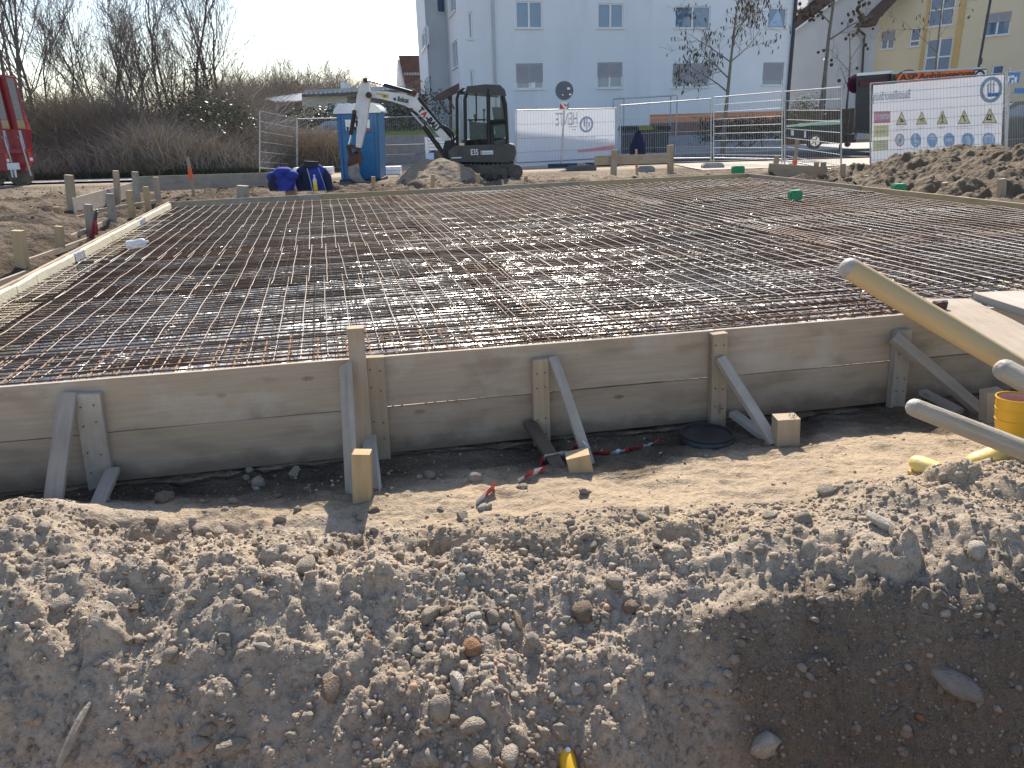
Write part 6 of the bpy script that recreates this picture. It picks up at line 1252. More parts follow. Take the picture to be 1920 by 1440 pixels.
# three tool handles
for (p, Ya, q, Yb, r0, r1, lab) in (((1577, 494), 1.30, (1935, 706), 1.20, .0185, .0168, 'longest wooden handle slanting in from the right, the topmost'), ((1866, 684), 1.14, (1960, 735), 1.08, .0172, .0172, 'stub of a grey wooden handle at the right edge, the middle one'), ((1699, 758), 1.30, (1935, 850), 1.20, .0165, .0158, 'dirty grey wooden handle slanting over the yellow boot, the lowest')):
    a, b = A(*p, Ya), A(*q, Yb); d = (b - a).normalized(); t_ = .6
    while t_ < 2.6 and (b + d * t_).z > H1((b + d * t_).x, (b + d * t_).y) - .03: t_ += .05
    e_ = b + d * t_
    hd = thing('tool_handle', a, lab, 'tool handle', 'wooden handles sticking in at the right')
    def lath_tube(m, ss, rs): m.tube([d * 0 + Vector((s - Lh / 2, 0, 0)) for s in ss], rs, 20)
    Lh = (e_ - a).length; Xh = d; Yh_ = Vector((0, 0, 1)).cross(Xh).normalized(); Zh = Xh.cross(Yh_); Mh = Matrix.Translation((a + e_) / 2) @ Matrix((Xh, Yh_, Zh)).transposed().to_4x4()
    for nm, ss, rs, mt in (('shaft', [.018, .06, .2, .5, Lh], [r0, r0 * 1.02, r0 * 1.08, r1, r1], HANDLE if 'longest' in lab else pm('dirty_handle', (.42, .36, .28), (.31, .26, .20), rough=.6, vec=(1, 8, 8), scale=7, bump=.4, bscale=40)), ('grip_end', [0, .002, .007, .014, .0185], [r0 * .25, r0 * .55, r0 * .86, r0 * .99, r0 * 1.012], GRIP)):
        m = MB(); lath_tube(m, ss, rs); o = m.build(nm, mt, None, smooth='auto'); o.parent = hd; o.matrix_basis = wm(hd).inverted() @ Mh
# yellow rubber boots
def boot(base, yaw, lab, lie=False, s=1.0, mat=YEL_R, mat2=YEL_PALE):
    e = thing('rubber_boot', base, lab, 'rubber boot', 'yellow rubber boots on the soil')
    R_ = Matrix.Rotation(yaw, 4, 'Z')
    if lie: R_ = R_ @ Matrix.Translation((0, 0, .075)) @ Matrix.Rotation(rad(80), 4, 'X')
    M = Matrix.Translation(base) @ R_ @ Matrix.Scale(s, 4)
    def put(m, nm, mt, sm='auto'):
        m.v = [tuple(M @ Vector(v)) for v in m.v]; return m.build(nm, mt, e, smooth=sm)
    m = MB(); m.tube([Vector(p) for p in ((.01, 0, .36), (.01, 0, .30), (.005, 0, .22), (0, 0, .15), (.004, 0, .10))], [(.088, .078), (.084, .074), (.076, .066), (.064, .056), (.058, .06)], 22, cap=False); put(m, 'shaft', mat)
    m = MB(); m.tube([Vector(p) for p in ((-.075, 0, .055), (-.055, 0, .06), (0, 0, .068), (.06, 0, .058), (.12, 0, .050), (.17, 0, .045), (.20, 0, .040), (.213, 0, .036))], [(.02, .03), (.042, .05), (.050, .064), (.047, .052), (.050, .042), (.047, .034), (.034, .024), (.012, .010)], 20); put(m, 'foot', mat2)
    m = MB(); out = [(-.08, .0), (-.07, .035), (-.03, .045), (.05, .038), (.12, .052), (.18, .046), (.215, .015), (.215, -.015), (.18, -.046), (.12, -.052), (.05, -.038), (-.03, -.045), (-.07, -.035)]; m.prism([(x, y, 0) for x, y in out], (0, 0, .022)); put(m, 'sole', mat2, False)
    m = MB(); m.tube([Vector(p) for p in ((.01, 0, .355), (.008, 0, .22), (.004, 0, .14))], [(.083, .073), (.071, .061), (.056, .05)], 20, cap=False); put(m, 'lining', LINING)
    m = MB(); m.tube([Vector((.01 + .0885 * math.cos(t), .0785 * math.sin(t), .36)) for t in [2 * math.pi * i / 24 for i in range(25)]], .004, 6, cap=False); put(m, 'rim', mat)
    for z in (.31, .27):
        m = MB(); a_ = -1.25; c_ = Vector((.01 + .083 * math.cos(a_), .073 * math.sin(a_), z)); n_ = Vector((math.cos(a_), math.sin(a_), 0)); m.disc(c_, .009, n_, 12, .005); put(m, 'button', mat, False)
    m = MB(); m.tube([Vector((.009 + .079 * math.cos(t), .069 * math.sin(t), .25)) for t in [2 * math.pi * i / 24 for i in range(25)]], .0022, 5, cap=False); m.tube([Vector((.009 + .085 * math.cos(t), .075 * math.sin(t), .305)) for t in [2 * math.pi * i / 24 for i in range(25)]], .0022, 5, cap=False); put(m, 'ridge', mat, False)
    return e
bz = A(1876, 872, 3.38); bt_ = A(1885, 745, 3.38); s = (bt_.z - bz.z) / .36
boot(bz + Vector((.02, 0, 0)), rad(190), 'upright yellow rubber boot behind the lowest handle', s=s)
b2 = T(1745, 878); boot(A(1778, 884, 3.32), rad(186), 'toe of the toppled yellow rubber boot left of the upright one', lie=False, s=.9, mat=YEL_PALE) if False else None
p = A(1706, 868, 3.25); e = thing('rubber_boot', p, 'toppled yellow rubber boot left of the upright one', 'rubber boot', 'yellow rubber boots on the soil')
a, b = A(1712, 864, 3.22), A(1800, 908, 3.05); d = (b - a).normalized()
m = MB(); m.tube([a + d * t for t in (-.012, .0, .03, .08, .14, .19)], [(.015, .016), (.03, .028), (.043, .04), (.046, .045), (.045, .05), (.06, .062)], 18); m.build('foot', YEL_PALE, e, smooth='auto'); m = MB(); m.tube([b + d * .0, b + d * .1 + Vector((0, -.02, -.03)), b + d * .22 + Vector((0, -.03, -.05))], [(.058, .06), (.062, .06), (.07, .066)], 18, cap=False); m.build('shaft', YEL_R, e, smooth='auto'); m = MB(); m.bar(a + d * .0 - Vector((0, .0, .042)), a + d * .19 - Vector((0, 0, .048)), .014, .08); m.build('sole', YEL_PALE, e)
# manhole cover
c = G(1325, 818, .012); mh = thing('manhole_cover', c, 'round black manhole cover lying in the shade of the boards', 'manhole cover')
m = MB(); prof = [(0, .014), (.05, .014), (.12, .013), (.135, .014), (.150, .012), (.158, .0), (.158, -.03)]; n = 40
vs = [c + Vector((r_ * math.cos(2 * math.pi * i / n), r_ * math.sin(2 * math.pi * i / n), z)) for r_, z in prof for i in range(n)]; m.add(vs, [(j * n + i, j * n + (i + 1) % n, (j + 1) * n + (i + 1) % n, (j + 1) * n + i) for j in range(len(prof) - 1) for i in range(n)]); m.build('lid', pm('black_rubber_lid', (.02, .022, .026), (.05, .05, .05), rough=.4, scale=9), mh, smooth='auto')
m = MB(); ring(m, c + Vector((0, 0, .012)), .138, .152, Vector((1, 0, 0)), Vector((0, 1, 0)), Vector((0, 0, 1)), .010, k=36); m.build('rim', pm('rim_rubber', (.03, .03, .033), rough=.45), mh)
# barrier tape
def flush(m, k_, e):
    if m.f: m.build('white_band' if k_ % 2 else 'red_band', TWHITE if k_ % 2 else TRED, e, smooth=True)
    return MB()
def tape(pts, w, lab, seed=0, name='barrier_tape', stripes=.13, twist=1.0, ph=0):
    r_ = random.Random(seed); P_ = []
    for a, b in zip(pts, pts[1:]):
        k = max(2, int((b - a).length / .018)); P_ += [a.lerp(b, i / k) for i in range(k)]
    P_.append(pts[-1]); n = len(P_); acc = 0; tw = 0; e = thing(name, P_[0], lab, 'barrier tape', 'scraps of red and white barrier tape'); last_ = None; m = MB()
    prev = None
    for i, p in enumerate(P_):
        d = (P_[min(n - 1, i + 1)] - P_[max(0, i - 1)]).normalized(); tw += r_.uniform(-.35, .35) * twist; up = Vector((math.sin(tw) * .5, -.55, .8)); s_ = (up - d * up.dot(d)).normalized() * (w / 2); nn = d.cross(s_).normalized() * r_.uniform(-.005, .005) * twist
        cur = (p - s_ + nn, p + nn * 2 + Vector((0, -.004, 0)), p + s_ - nn)
        if prev: acc += (p - P_[i - 1]).length; k_ = int(acc / stripes + ph); m, last_ = (m, last_) if k_ == last_ else (flush(m, last_, e), k_); m.add([prev[0], prev[1], prev[2], cur[0], cur[1], cur[2]], [(0, 1, 4, 3), (1, 2, 5, 4)])
        prev = cur
    flush(m, last_, e); return e
TT = lambda px, py, up=.012: T(px, py) + Vector((0, 0, up))
tape([TT(892, 949), TT(912, 934, .02), TT(930, 918, .03)], .055, 'flat faded tape scrap on the sunlit soil left of the middle', 1, stripes=.085, twist=.3, ph=.9)
tape([TT(1022, 886, .02), TT(1000, 895, .03), TT(972, 906)], .05, 'bright red and white tape scrap near the short dark brace', 2, stripes=.055, twist=.5)
tape([A(1014, 884, 3.72), A(1013, 868, 3.76), A(1020, 858, 3.8), A(1042, 853, 3.82), A(1070, 848, 3.85), A(1082, 838, 3.86), A(1096, 833, 3.82), A(1104, 842, 3.8)], .05, 'tape wound round the slanted brace by the short stake', 3, stripes=.12, twist=.5)
tape([TT(1112, 852), TT(1140, 853), TT(1165, 850), TT(1200, 842), TT(1225, 835), TT(1238, 832, .03)], .035, 'dirty tape trailing through the shade towards the manhole cover', 4, stripes=.11, twist=1.2)
# yellow pipe end in the pit, driftwood-like chips
c = T(1062, 1418); yp = thing('yellow_pipe', c, 'bright yellow pipe end with a torn hole poking from the pit', 'pipe'); d = Vector((.10, -.5, -.28)).normalized(); c = c + Vector((0, 0, .0))
m = MB(); m.tube([c + d * t for t in (-.028, -.024, -.012, .01, .06, .2)], [.006, .018, .027, .030, .030, .030], 18); m.build('pipe', pm('yellow_pipe_plastic', (.80, .46, .02), (.72, .40, .02), rough=.3), yp, smooth='auto'); m = MB(); m.disc(c + d * -.006 + Vector((.006, -.005, .026)), .009, Vector((.2, -.6, .8)), 9, .004); m.build('torn_hole', LT_WHITE, yp)
a, b = T(172, 1325), T(118, 1438); sk = thing('wood_chunk', a, 'long grey splinter of wood stuck in the spoil at lower left', 'wood piece')
m = MB(); L_ = (b - a); m.tube([a + Vector((0, 0, .02)), a.lerp(b, .2) + Vector((0, -.01, .03)), a.lerp(b, .6) + Vector((.004, -.015, .03)), b + Vector((0, -.02, .02))], [(.006, .008), (.015, .012), (.018, .014), (.013, .01)], 9); m.build('wood', pm('dusty_wood', (.36, .30, .23), (.25, .20, .15), rough=.9, scale=30, bump=.6, bscale=90), sk, smooth='auto'); m = MB(); m.tube([a.lerp(b, .1) + Vector((.01, -.02, .03)), a.lerp(b, .5) + Vector((.012, -.03, .035))], .004, 5); m.build('splinter', W_GREY, sk)

# ------------------------------------------------------------------ stones
def rock_mesh(k):
    r_ = random.Random(100 + k); bm = bmesh.new(); bmesh.ops.create_icosphere(bm, subdivisions=2, radius=1.0); off = Vector((r_.uniform(-9, 9), r_.uniform(-9, 9), r_.uniform(-9, 9)))
    from mathutils import noise as mn
    cuts = [(Vector((r_.gauss(0, 1), r_.gauss(0, 1), r_.gauss(0, 1))).normalized(), r_.uniform(.55, .85)) for _ in range(11 if k % 2 else 7)]
    sc = Vector((1, r_.uniform(.65, .95), r_.uniform(.5, .8)))
    for v in bm.verts:
        p = v.co.copy()
        for (n_, dd) in cuts:
            q = p.dot(n_)
            if q > dd: p -= n_ * (q - dd) * .9
        p *= 1 + .22 * mn.noise(v.co * 1.4 + off) + .14 * mn.noise(v.co * 3.6 + off); v.co = Vector((p.x * sc.x, p.y * sc.y, p.z * sc.z))
    me = bpy.data.meshes.new('stone'); bm.to_mesh(me); bm.free(); me.polygons.foreach_set('use_smooth', [True] * len(me.polygons)); me.set_sharp_from_angle(angle=rad(34)) if k % 2 else None
    return me
ROCKM = {}
def rk(nm, c1, c2): return pm(nm, c1, c2, rough=.93, scale=2.2, bump=.7, bscale=9, dist=.06, rand=.16, spec=.2)
RM = {'grey': rk('grey_stone', (.45, .38, .30), (.36, .30, .235)), 'beige': rk('beige_stone', (.47, .39, .30), (.36, .295, .225)), 'brown': rk('brown_stone', (.32, .235, .165), (.24, .18, .13)), 'orange': rk('orange_stone', (.50, .27, .14), (.40, .22, .13)), 'pale': rk('pale_stone', (.58, .51, .42), (.46, .40, .33))}
RB = [rock_mesh(k) for k in range(14)]
def stone(p, s, col, lab, group=None, k=None, sc=(1, 1, 1), rot=None, sink=.25):
    k = random.randrange(14) if k is None else k; key = (k, col)
    if key not in ROCKM: me = RB[k].copy(); me.materials.clear(); me.materials.append(RM[col]); me.name = 'stone'; ROCKM[key] = me
    o = bpy.data.objects.new('stone', ROCKM[key]); COL.objects.link(o); r_ = rot or (random.uniform(-.5, .5), random.uniform(-.5, .5), random.uniform(0, 6.28))
    o.location = p + Vector((0, -.15 * s, s * (.55 - sink))); o.rotation_euler = r_; o.scale = (s * sc[0], s * sc[1], s * sc[2]); return tag(o, lab, 'stone', group)
for (px, py, w, col, lab, sc) in ((886, 1212, 46, 'orange', 'largest orange stone in the gully', (1, 1, 1)), (856, 1272, 44, 'pale', 'pale jagged stone below the orange one', (1.1, .8, 1)), (828, 1322, 48, 'grey', 'big grey block stone low in the gully', (.9, 1, 1.3)), (886, 1356, 48, 'grey', 'broad grey stone beside the big grey block stone', (1.2, 1, .8)), (901, 1416, 50, 'grey', 'grey boulder at the bottom edge of the picture left of the yellow pipe', (1, 1, 1)), (952, 1420, 52, 'grey', 'squat boulder nearest the yellow pipe', (1.1, 1, .9)),
    (1092, 1142, 46, 'brown', 'brown cornered stone on the right bank face', (.9, 1, 1.1)), (1183, 1136, 32, 'brown', 'rounded brown stone right of the brown cornered stone', (1, 1, 1)), (1150, 1086, 40, 'beige', 'round beige stone high on the right bank face', (1, 1, .9)), (972, 1162, 36, 'brown', 'slanting brown pebble in the head of the gully', (1.2, .7, .8)), (1000, 1196, 40, 'grey', 'upright pointed stone in the gully', (.7, .7, 1.4)), (888, 1152, 34, 'pale', 'pale angular stone above the orange one', (1, 1, 1)), (806, 1150, 46, 'beige', 'flat beige stone left of the gully head', (1.2, 1, .8)), (1080, 1286, 34, 'pale', 'pale upright pebble, left of a pair', (.9, .8, 1.2)), (1108, 1288, 32, 'grey', 'grey upright pebble, right of a pair', (.8, .8, 1.3)), (1050, 1366, 38, 'grey', 'grey stone on the lip above the yellow pipe', (1, 1, 1)),
    (1434, 1388, 56, 'pale', 'tall pale stone low on the right', (.9, .8, 1.4)), (1790, 1278, 92, 'grey', 'long grey slab-like stone in the shaded right pit', (1.3, .6, .5)), (1830, 1030, 38, 'pale', 'pale stone near the right picture edge on the bank', (1, 1, 1)), (1505, 972, 34, 'beige', 'pale round stone on the right crest', (1, 1, 1)), (1645, 975, 46, 'pale', 'flat whitish stone embedded in the right crest', (1.4, .8, .6)), (1668, 992, 36, 'grey', 'thin flat stone below the flat whitish one', (1.3, .5, .5)), (1548, 918, 34, 'beige', 'blocky clod on the sunlit soil left of the right mound', (1.2, 1, .7)),
    (575, 1060, 42, 'beige', 'beige block stone on the left crest', (1.2, 1, 1)), (383, 992, 38, 'beige', 'block stone on the left crest behind the pebbles', (1.2, 1, .9)), (412, 996, 30, 'beige', 'darker clod leaning on the block stone of the left crest', (1, 1, .9)), (624, 1280, 52, 'brown', 'large crumbly clod in the middle of the left slope', (1.2, 1, 1)), (380, 1390, 44, 'beige', 'round pale clod low on the left slope', (1, 1, 1)), (432, 1398, 50, 'beige', 'loaf-shaped pale stone low on the left slope', (1.3, .8, .8)), (338, 1362, 26, 'beige', 'upright small stone above the round pale clod', (.7, .7, 1.4)), (305, 1090, 42, 'grey', 'big rounded clod on the upper left slope', (1, 1, 1)), (118, 1128, 40, 'grey', 'grey clod at the far left of the slope', (1, 1, .9)), (232, 1092, 30, 'beige', 'round clod left of the big rounded clod', (1, 1, 1)), (524, 972, 24, 'beige', 'single pale stone on the sunlit soil left of the stake', (1.1, 1, .9)), (1096, 920, 26, 'beige', 'smooth pebble on the sunlit soil below the short stake', (1.3, 1, .8)), (905, 952, 22, 'pale', 'pale pebble right of the faded tape scrap', (1, 1, 1))):
    p = T(px, py + w * .18); s_ = w * (p - CP).dot(cf) / FPX * .56; stone(p, s_, col, lab, sc=sc, sink=.2)
zones = [('left', 'on the left slope', 0, 640, 1010, 1440, 70), ('gully', 'in the gully', 640, 1120, 1040, 1440, 88), ('right', 'on the right slope', 1120, 1920, 1000, 1440, 46), ('crest', 'on the spoil crest', 60, 1500, 955, 1040, 40), ('trench', 'in the board shade', 280, 1000, 880, 960, 22)]
for (zn, where, xa, xb, ya, yb_, N) in zones:
    for k in range(N):
        px = random.uniform(xa, xb); py = random.uniform(ya, yb_) 
        if zn == 'gully': px = min(1180, max(560, random.gauss(880, 120)))
        p = T(px, py); w = min(34, 12 + random.expovariate(1 / 7.0)); s_ = w * (p - CP).dot(cf) / FPX * .55
        col = random.choices(['grey', 'beige', 'brown', 'orange', 'pale'], [.38, .34, .14, .05 if zn == 'gully' else .01, .09])[0]
        sz = 'small' if w < 17 else ('mid-sized' if w < 24 else 'large'); hp = ''
        if zn in ('left', 'gully', 'right'): hp = ', high up' if py < 1140 else (', halfway down' if py < 1290 else ', low down')
        hp += {'left': ', far left' if px < 320 else '', 'gully': ', left side' if px < 840 else (', right side' if px > 980 else ''), 'right': ', far right' if px > 1550 else '', 'crest': ' left of the tan stake' if px < 660 else (' right of the gully' if px > 1050 else ' above the gully'), 'trench': ' near the leftmost cleat' if px < 640 else ''}[zn]
        stone(p, s_, col, f'{sz} {col} stone {where}{hp}', f'{col} stones {where}', sc=(random.uniform(.9, 1.25), random.uniform(.75, 1.1), random.uniform(.75, 1.15)))
# gravel: thousands of grains, joined
def gravel(name, N, s0, s1, zone, mat, lab, seed, jig=.2):
    r_ = np.random.default_rng(seed); bm = bmesh.new(); bmesh.ops.create_icosphere(bm, subdivisions=1, radius=1.0); bv = np.array([v.co[:] for v in bm.verts]); bf = np.array([[v.index for v in f.verts] for f in bm.faces]); bm.free()
    x, y = zone(r_, N); N = len(x); z = Hn(x, y); s_ = s0 * (s1 / s0) ** (r_.random(N) ** 2.0)
    a = r_.random((N, 3)) * 6.28; ca, sa = np.cos(a), np.sin(a)
    Rz = np.zeros((N, 3, 3)); Rz[:, 0, 0] = ca[:, 0]; Rz[:, 0, 1] = -sa[:, 0]; Rz[:, 1, 0] = sa[:, 0]; Rz[:, 1, 1] = ca[:, 0]; Rz[:, 2, 2] = 1
    Rx = np.zeros((N, 3, 3)); Rx[:, 0, 0] = 1; Rx[:, 1, 1] = ca[:, 1]; Rx[:, 1, 2] = -sa[:, 1]; Rx[:, 2, 1] = sa[:, 1]; Rx[:, 2, 2] = ca[:, 1]
    scl = np.stack([np.ones(N), .65 + .35 * r_.random(N), .5 + .4 * r_.random(N)], -1) * s_[:, None]
    base = bv[None] * (1 + jig * r_.standard_normal((N, len(bv), 1))) * scl[:, None]
    V = np.einsum('nij,nkj->nki', Rz @ Rx, base) + np.stack([x, y, z + s_ * .08], -1)[:, None]
    Fc = (bf[None] + (np.arange(N) * len(bv))[:, None, None]).reshape(-1, 3)
    o = npmesh(name, V.reshape(-1, 3), Fc, mat, smooth=jig < .18); fattr(o, 'tint', np.repeat(r_.random(N), len(bv))); return tag(o, lab, 'gravel', kind='stuff')
def gravel_mat():
    m, nt, b = new_mat('mixed_gravel'); N = nt.nodes; L = nt.links; at = N.new('ShaderNodeAttribute'); at.attribute_name = 'tint'; cr_ = N.new('ShaderNodeValToRGB'); L.new(at.outputs['Fac'], cr_.inputs[0]); e = cr_.color_ramp.elements
    e[0].color = (.26, .205, .155, 1); e[1].color = (.52, .48, .42, 1); e[1].position = 1
    for pos, c in ((.35, (.36, .285, .21, 1)), (.6, (.40, .33, .25, 1)), (.8, (.33, .30, .26, 1)), (.93, (.43, .27, .17, 1))): q = e.new(pos); q.color = c
    pos = N.new('ShaderNodeNewGeometry').outputs['Position']; nz = N.new('ShaderNodeTexNoise'); nz.inputs['Scale'].default_value = 160; nz.inputs['Detail'].default_value = 5; L.new(pos, nz.inputs[0]); bp = N.new('ShaderNodeBump'); bp.inputs['Strength'].default_value = .6; bp.inputs['Distance'].default_value = .004; L.new(nz.outputs[0], bp.inputs['Height']); L.new(bp.outputs[0], b.inputs['Normal'])
    L.new(cr_.outputs[0], b.inputs['Base Color']); b.inputs['Roughness'].default_value = .95; b.inputs['Specular IOR Level'].default_value = .2; return m
GRAV = gravel_mat()
def zface(r_, N):
    x = r_.uniform(-2.5, 2.5, N); y = r_.uniform(1.75, 3.15, N); keep = r_.random(N) < np.where((x > .75) & (y < 2.75), .55, 1) * np.where(x < -.3, .9, 1); return x[keep], y[keep]
def zgully(r_, N):
    y = r_.uniform(1.75, 3.0, N); x = -.15 + r_.standard_normal(N) * .33 + .0 * y; return x, y
def zshelf(r_, N):
    x = r_.uniform(-2.6, 2.6, N); y = r_.uniform(3.0, 4.2, N); keep = (y < yfront(x) - .06) & (r_.random(N) < np.where(x < -.3, 1, .35)); return x[keep], y[keep]
def zback_(r_, N):
    x = np.where(r_.random(N) < .75, r_.uniform(-15, -3.5, N), r_.uniform(-4, 12, N)); y = r_.uniform(5.5, 24, N); dF, dR, dB, dL = slab_d(x, y); k = np.maximum(np.maximum(dF, dR), np.maximum(dB, dL)) > .3; return x[k], y[k]
gravel('gravel', 19000, .0028, .011, zface, GRAV, 'fine gravel and crumbs covering the near spoil bank', 1)
gravel('gravel', 4200, .007, .024, zface, SOIL, 'coarse clods scattered over the near spoil bank', 2, .22)
gravel('gravel', 1500, .006, .022, zgully, GRAV, 'loose pebbles running down the sunlit gully', 3, .13)
gravel('gravel', 1700, .0025, .014, zshelf, GRAV, 'small pebbles strewn on the sandy strip before the boards', 4)
gravel('gravel', 2500, .012, .045, zback_, HEAPM, 'clods on the rough ground behind and left of the slab', 5)

# ------------------------------------------------------------------ trees and scrub
def tree(name, base, H, seed, lab, spread=.5, stems=1, lev=4, nbr=7, r0=.11, upb=.55, cat='tree', grp=None, bark=None, droop=0, first=.3, extra=None, bl=1.0, wig=.10):
    r_ = random.Random(seed); T_ = MB(); C_ = MB(); tips = []
    bark = bark or BARK
    def grow(p, d, L, r0_, k):
        n = 5 if k == 0 else (4 if k == 1 else 3); pts = [p]; dd = d.copy()
        for i in range(n):
            w = wig + .07 * k; dd = (dd + Vector((r_.gauss(0, w), r_.gauss(0, w), r_.gauss(0, w * .6) + upb * .10 - droop * .12 * (k > 1)))).normalized(); pts.append(pts[-1] + dd * (L / n))
        rs = [max(.006, r0_ * (1 - .75 * i / n)) for i in range(n + 1)]
        (T_ if k == 0 else C_).tube(pts, rs, 7 if k == 0 else (5 if k == 1 else 3), cap=False)
        if k >= lev - 1: tips.append((pts[-1], dd)); tips.append((pts[-2], dd)); 
        if k < lev:
            m = nbr if k < 2 else max(3, nbr - 2)
            for j in range(m):
                f = first + (1 - first) * (j + r_.random()) / m if k == 0 else .2 + .78 * (j + r_.random()) / m; i = min(n - 1, int(f * n)); q = pts[i].lerp(pts[i + 1], f * n - i)
                ax = (pts[i + 1] - pts[i]).normalized(); pr = ax.orthogonal().normalized(); pr.rotate(Matrix.Rotation(r_.random() * 6.283, 3, ax)); nd = (ax * (1 - spread) + pr * spread + Vector((0, 0, upb * .35))).normalized()
                grow(q, nd, L * r_.uniform(.38, .62) * (bl if k == 0 else 1) * (1.15 - .5 * f if k == 0 else 1), max(.007, rs[i] * .5), k + 1)
    for s in range(stems):
        d = Vector((0, 0, 1)) if stems == 1 else Vector((r_.gauss(0, .16), r_.gauss(0, .12), 1)).normalized(); grow(base + Vector((r_.gauss(0, .25) * (stems > 1), r_.gauss(0, .25) * (stems > 1), -.1)), d, H * r_.uniform(.8, 1) , r0 * r_.uniform(.7, 1), 0)
    e = thing(name, base, lab, cat, grp); T_.build('trunk', bark, e, smooth=True); C_.build('crown', bark if bark is not BARK else TWIG, e, smooth=True)
    if extra:
        X_ = MB(); extra(X_, tips, r_); tag(X_.build('seed_pods', POD, e), kind='stuff')
    return e
for (px, Y, H, sd, st, lab) in ((52, 33, 11.5, 1, 3, 'tall many-stemmed bare tree at the far left'), (8, 31.5, 10.5, 2, 2, 'bare tree cut by the left picture edge'), (115, 35, 8.5, 3, 2, 'thinner bare tree right of the tallest left one'), (232, 36, 10.2, 4, 3, 'bare tree left of the gap in the middle of the grove'), (285, 35, 8.2, 5, 2, 'shorter bare tree in the middle of the grove'), (352, 36, 11.2, 6, 3, 'tallest bare tree of the right grove'), (400, 37, 10.6, 7, 3, 'upright bare tree at the right end of the grove'), (322, 38, 9.0, 8, 2, 'bare tree behind the tallest one of the right grove'), (255, 39, 8.0, 13, 2, 'slim bare tree deep in the grove'), (175, 38, 5.5, 9, 2, 'low bare tree in the gap of the grove')):
    b = A(px, 300, Y); b.z = .1; tree('bare_tree', b, H * (.72 if px > 60 else .92), sd, lab, spread=.40, stems=st, lev=3, nbr=8, r0=.095, upb=.75, grp='bare trees on the left', first=.22)
for kk_, (px, Y, H, sd) in enumerate(((450, 58, 8.0, 20), (490, 60, 9.2, 21), (520, 56, 8.0, 22), (555, 62, 9.0, 23), (610, 60, 8.6, 24), (632, 64, 8.2, 25), (690, 75, 8.6, 26), (715, 78, 8.4, 27), (585, 57, 7.2, 28), (470, 54, 6.4, 29))):
    b = A(px, 270, Y); b.z = .0; tree('bare_tree', b, H * .62, sd, f'distant bare tree behind the flat-roofed house, {ORD[sorted([450, 490, 520, 555, 610, 632, 690, 715, 585, 470]).index(px)]} from the left', spread=.45, stems=3, lev=3, nbr=8, r0=.07, upb=.6, grp='distant bare trees behind the flat-roofed house', first=.15)
def pods(X_, tips, r_):
    for (p, d) in tips:
        for _ in range(2):
            if r_.random() < .34: q = p + Vector((r_.gauss(0, .08), r_.gauss(0, .08), r_.gauss(0, .06))); L_ = r_.uniform(.10, .2); X_.tube([q, q + Vector((r_.gauss(0, .02), 0, -L_ * .5)), q + Vector((r_.gauss(0, .03), 0, -L_))], [.012, .024, .006], 4, cap=False)
def balls(X_, tips, r_):
    for (p, d) in tips:
        if r_.random() < .7: X_.sphere(p + Vector((r_.gauss(0, .05), r_.gauss(0, .05), -.12)), r_.uniform(.06, .085), 6, 4)
def bts(px, py, Y): p = A(px, py, Y); return Vector((p.x, p.y, float(zback(p.y)) + .05))
p0 = bts(1356, 262, 33.5); tree('street_tree', p0, 6.6, 31, 'young street tree with hanging brown pods before the white house', spread=.62, lev=3, nbr=8, r0=.115, upb=.30, bl=.85, wig=.03, bark=BARK_L, grp='young street trees', first=.44, extra=pods)
p0 = bts(1531, 262, 37); tree('street_tree', p0, 8.6, 34, 'young street tree dotted with dark seed balls', spread=.62, lev=3, nbr=6, r0=.13, upb=.25, bl=.42, wig=.04, bark=BARK_L, grp='young street trees', first=.5, extra=balls)
p0 = bts(1576, 262, 34); tree('street_tree', p0, 4.8, 36, 'small thin street tree right of the seed-ball tree', spread=.6, lev=3, nbr=4, r0=.065, upb=.3, bl=.6, wig=.05, bark=BARK_L, grp='young street trees', first=.55, extra=lambda X_, t_, r_: balls(X_, t_[::6], r_))
p0 = bts(1737, 262, 36.5); tree('street_tree', p0, 7.2, 38, 'forked street tree with tan hanging pods before the yellow house', spread=.6, lev=3, nbr=5, r0=.105, upb=.35, bl=.75, wig=.04, bark=BARK_L, grp='young street trees', first=.6, extra=lambda X_, t_, r_: pods(X_, t_[::2], r_))
def scrub(name, N, gen, hfun, mat, lab, cat, wid=(.008, .02), seed=1, kind='stuff'):
    r_ = np.random.default_rng(seed); x, y = gen(r_, N); N = len(x); up_ = np.where(r_.random(N) < .6, r_.random(N) * .75, 0); h0 = hfun(x, y); h = h0 * r_.uniform(.3, 1.1, N) * (1 - .25 * np.abs(fbm(x, y, 1.1, 3, 7))); h = h * (1 - up_ * .8); z0 = zback(y) - .05 + up_ * h0 * .9
    lean = r_.standard_normal((N, 2)) * (.35 + .8 * (up_ > 0))[:, None]; w = r_.uniform(*wid, N); ang = r_.random(N) * 3.14; wx, wy = np.cos(ang) * w, np.sin(ang) * w * .3
    kx, ky = lean[:, 0] * h, lean[:, 1] * h; V = np.zeros((N, 5, 3)); k2 = r_.standard_normal((N, 2)) * .3 * h[:, None]
    V[:, 0] = np.stack([x - wx, y - wy, z0], -1); V[:, 1] = np.stack([x + wx, y + wy, z0], -1)
    V[:, 2] = np.stack([x + kx * .45 - wx * .8, y + ky * .45 - wy, z0 + h * .55], -1); V[:, 3] = np.stack([x + kx * .45 + wx * .8, y + ky * .45 + wy, z0 + h * .55], -1); V[:, 4] = np.stack([x + kx + k2[:, 0], y + ky + k2[:, 1], z0 + h], -1)
    i = np.arange(N)[:, None] * 5; Fc = np.concatenate([i + np.array([0, 1, 3]), i + np.array([0, 3, 2]), i + np.array([2, 3, 4])]); return tag(npmesh(name, V.reshape(-1, 3), Fc, mat), lab, cat, kind=kind)
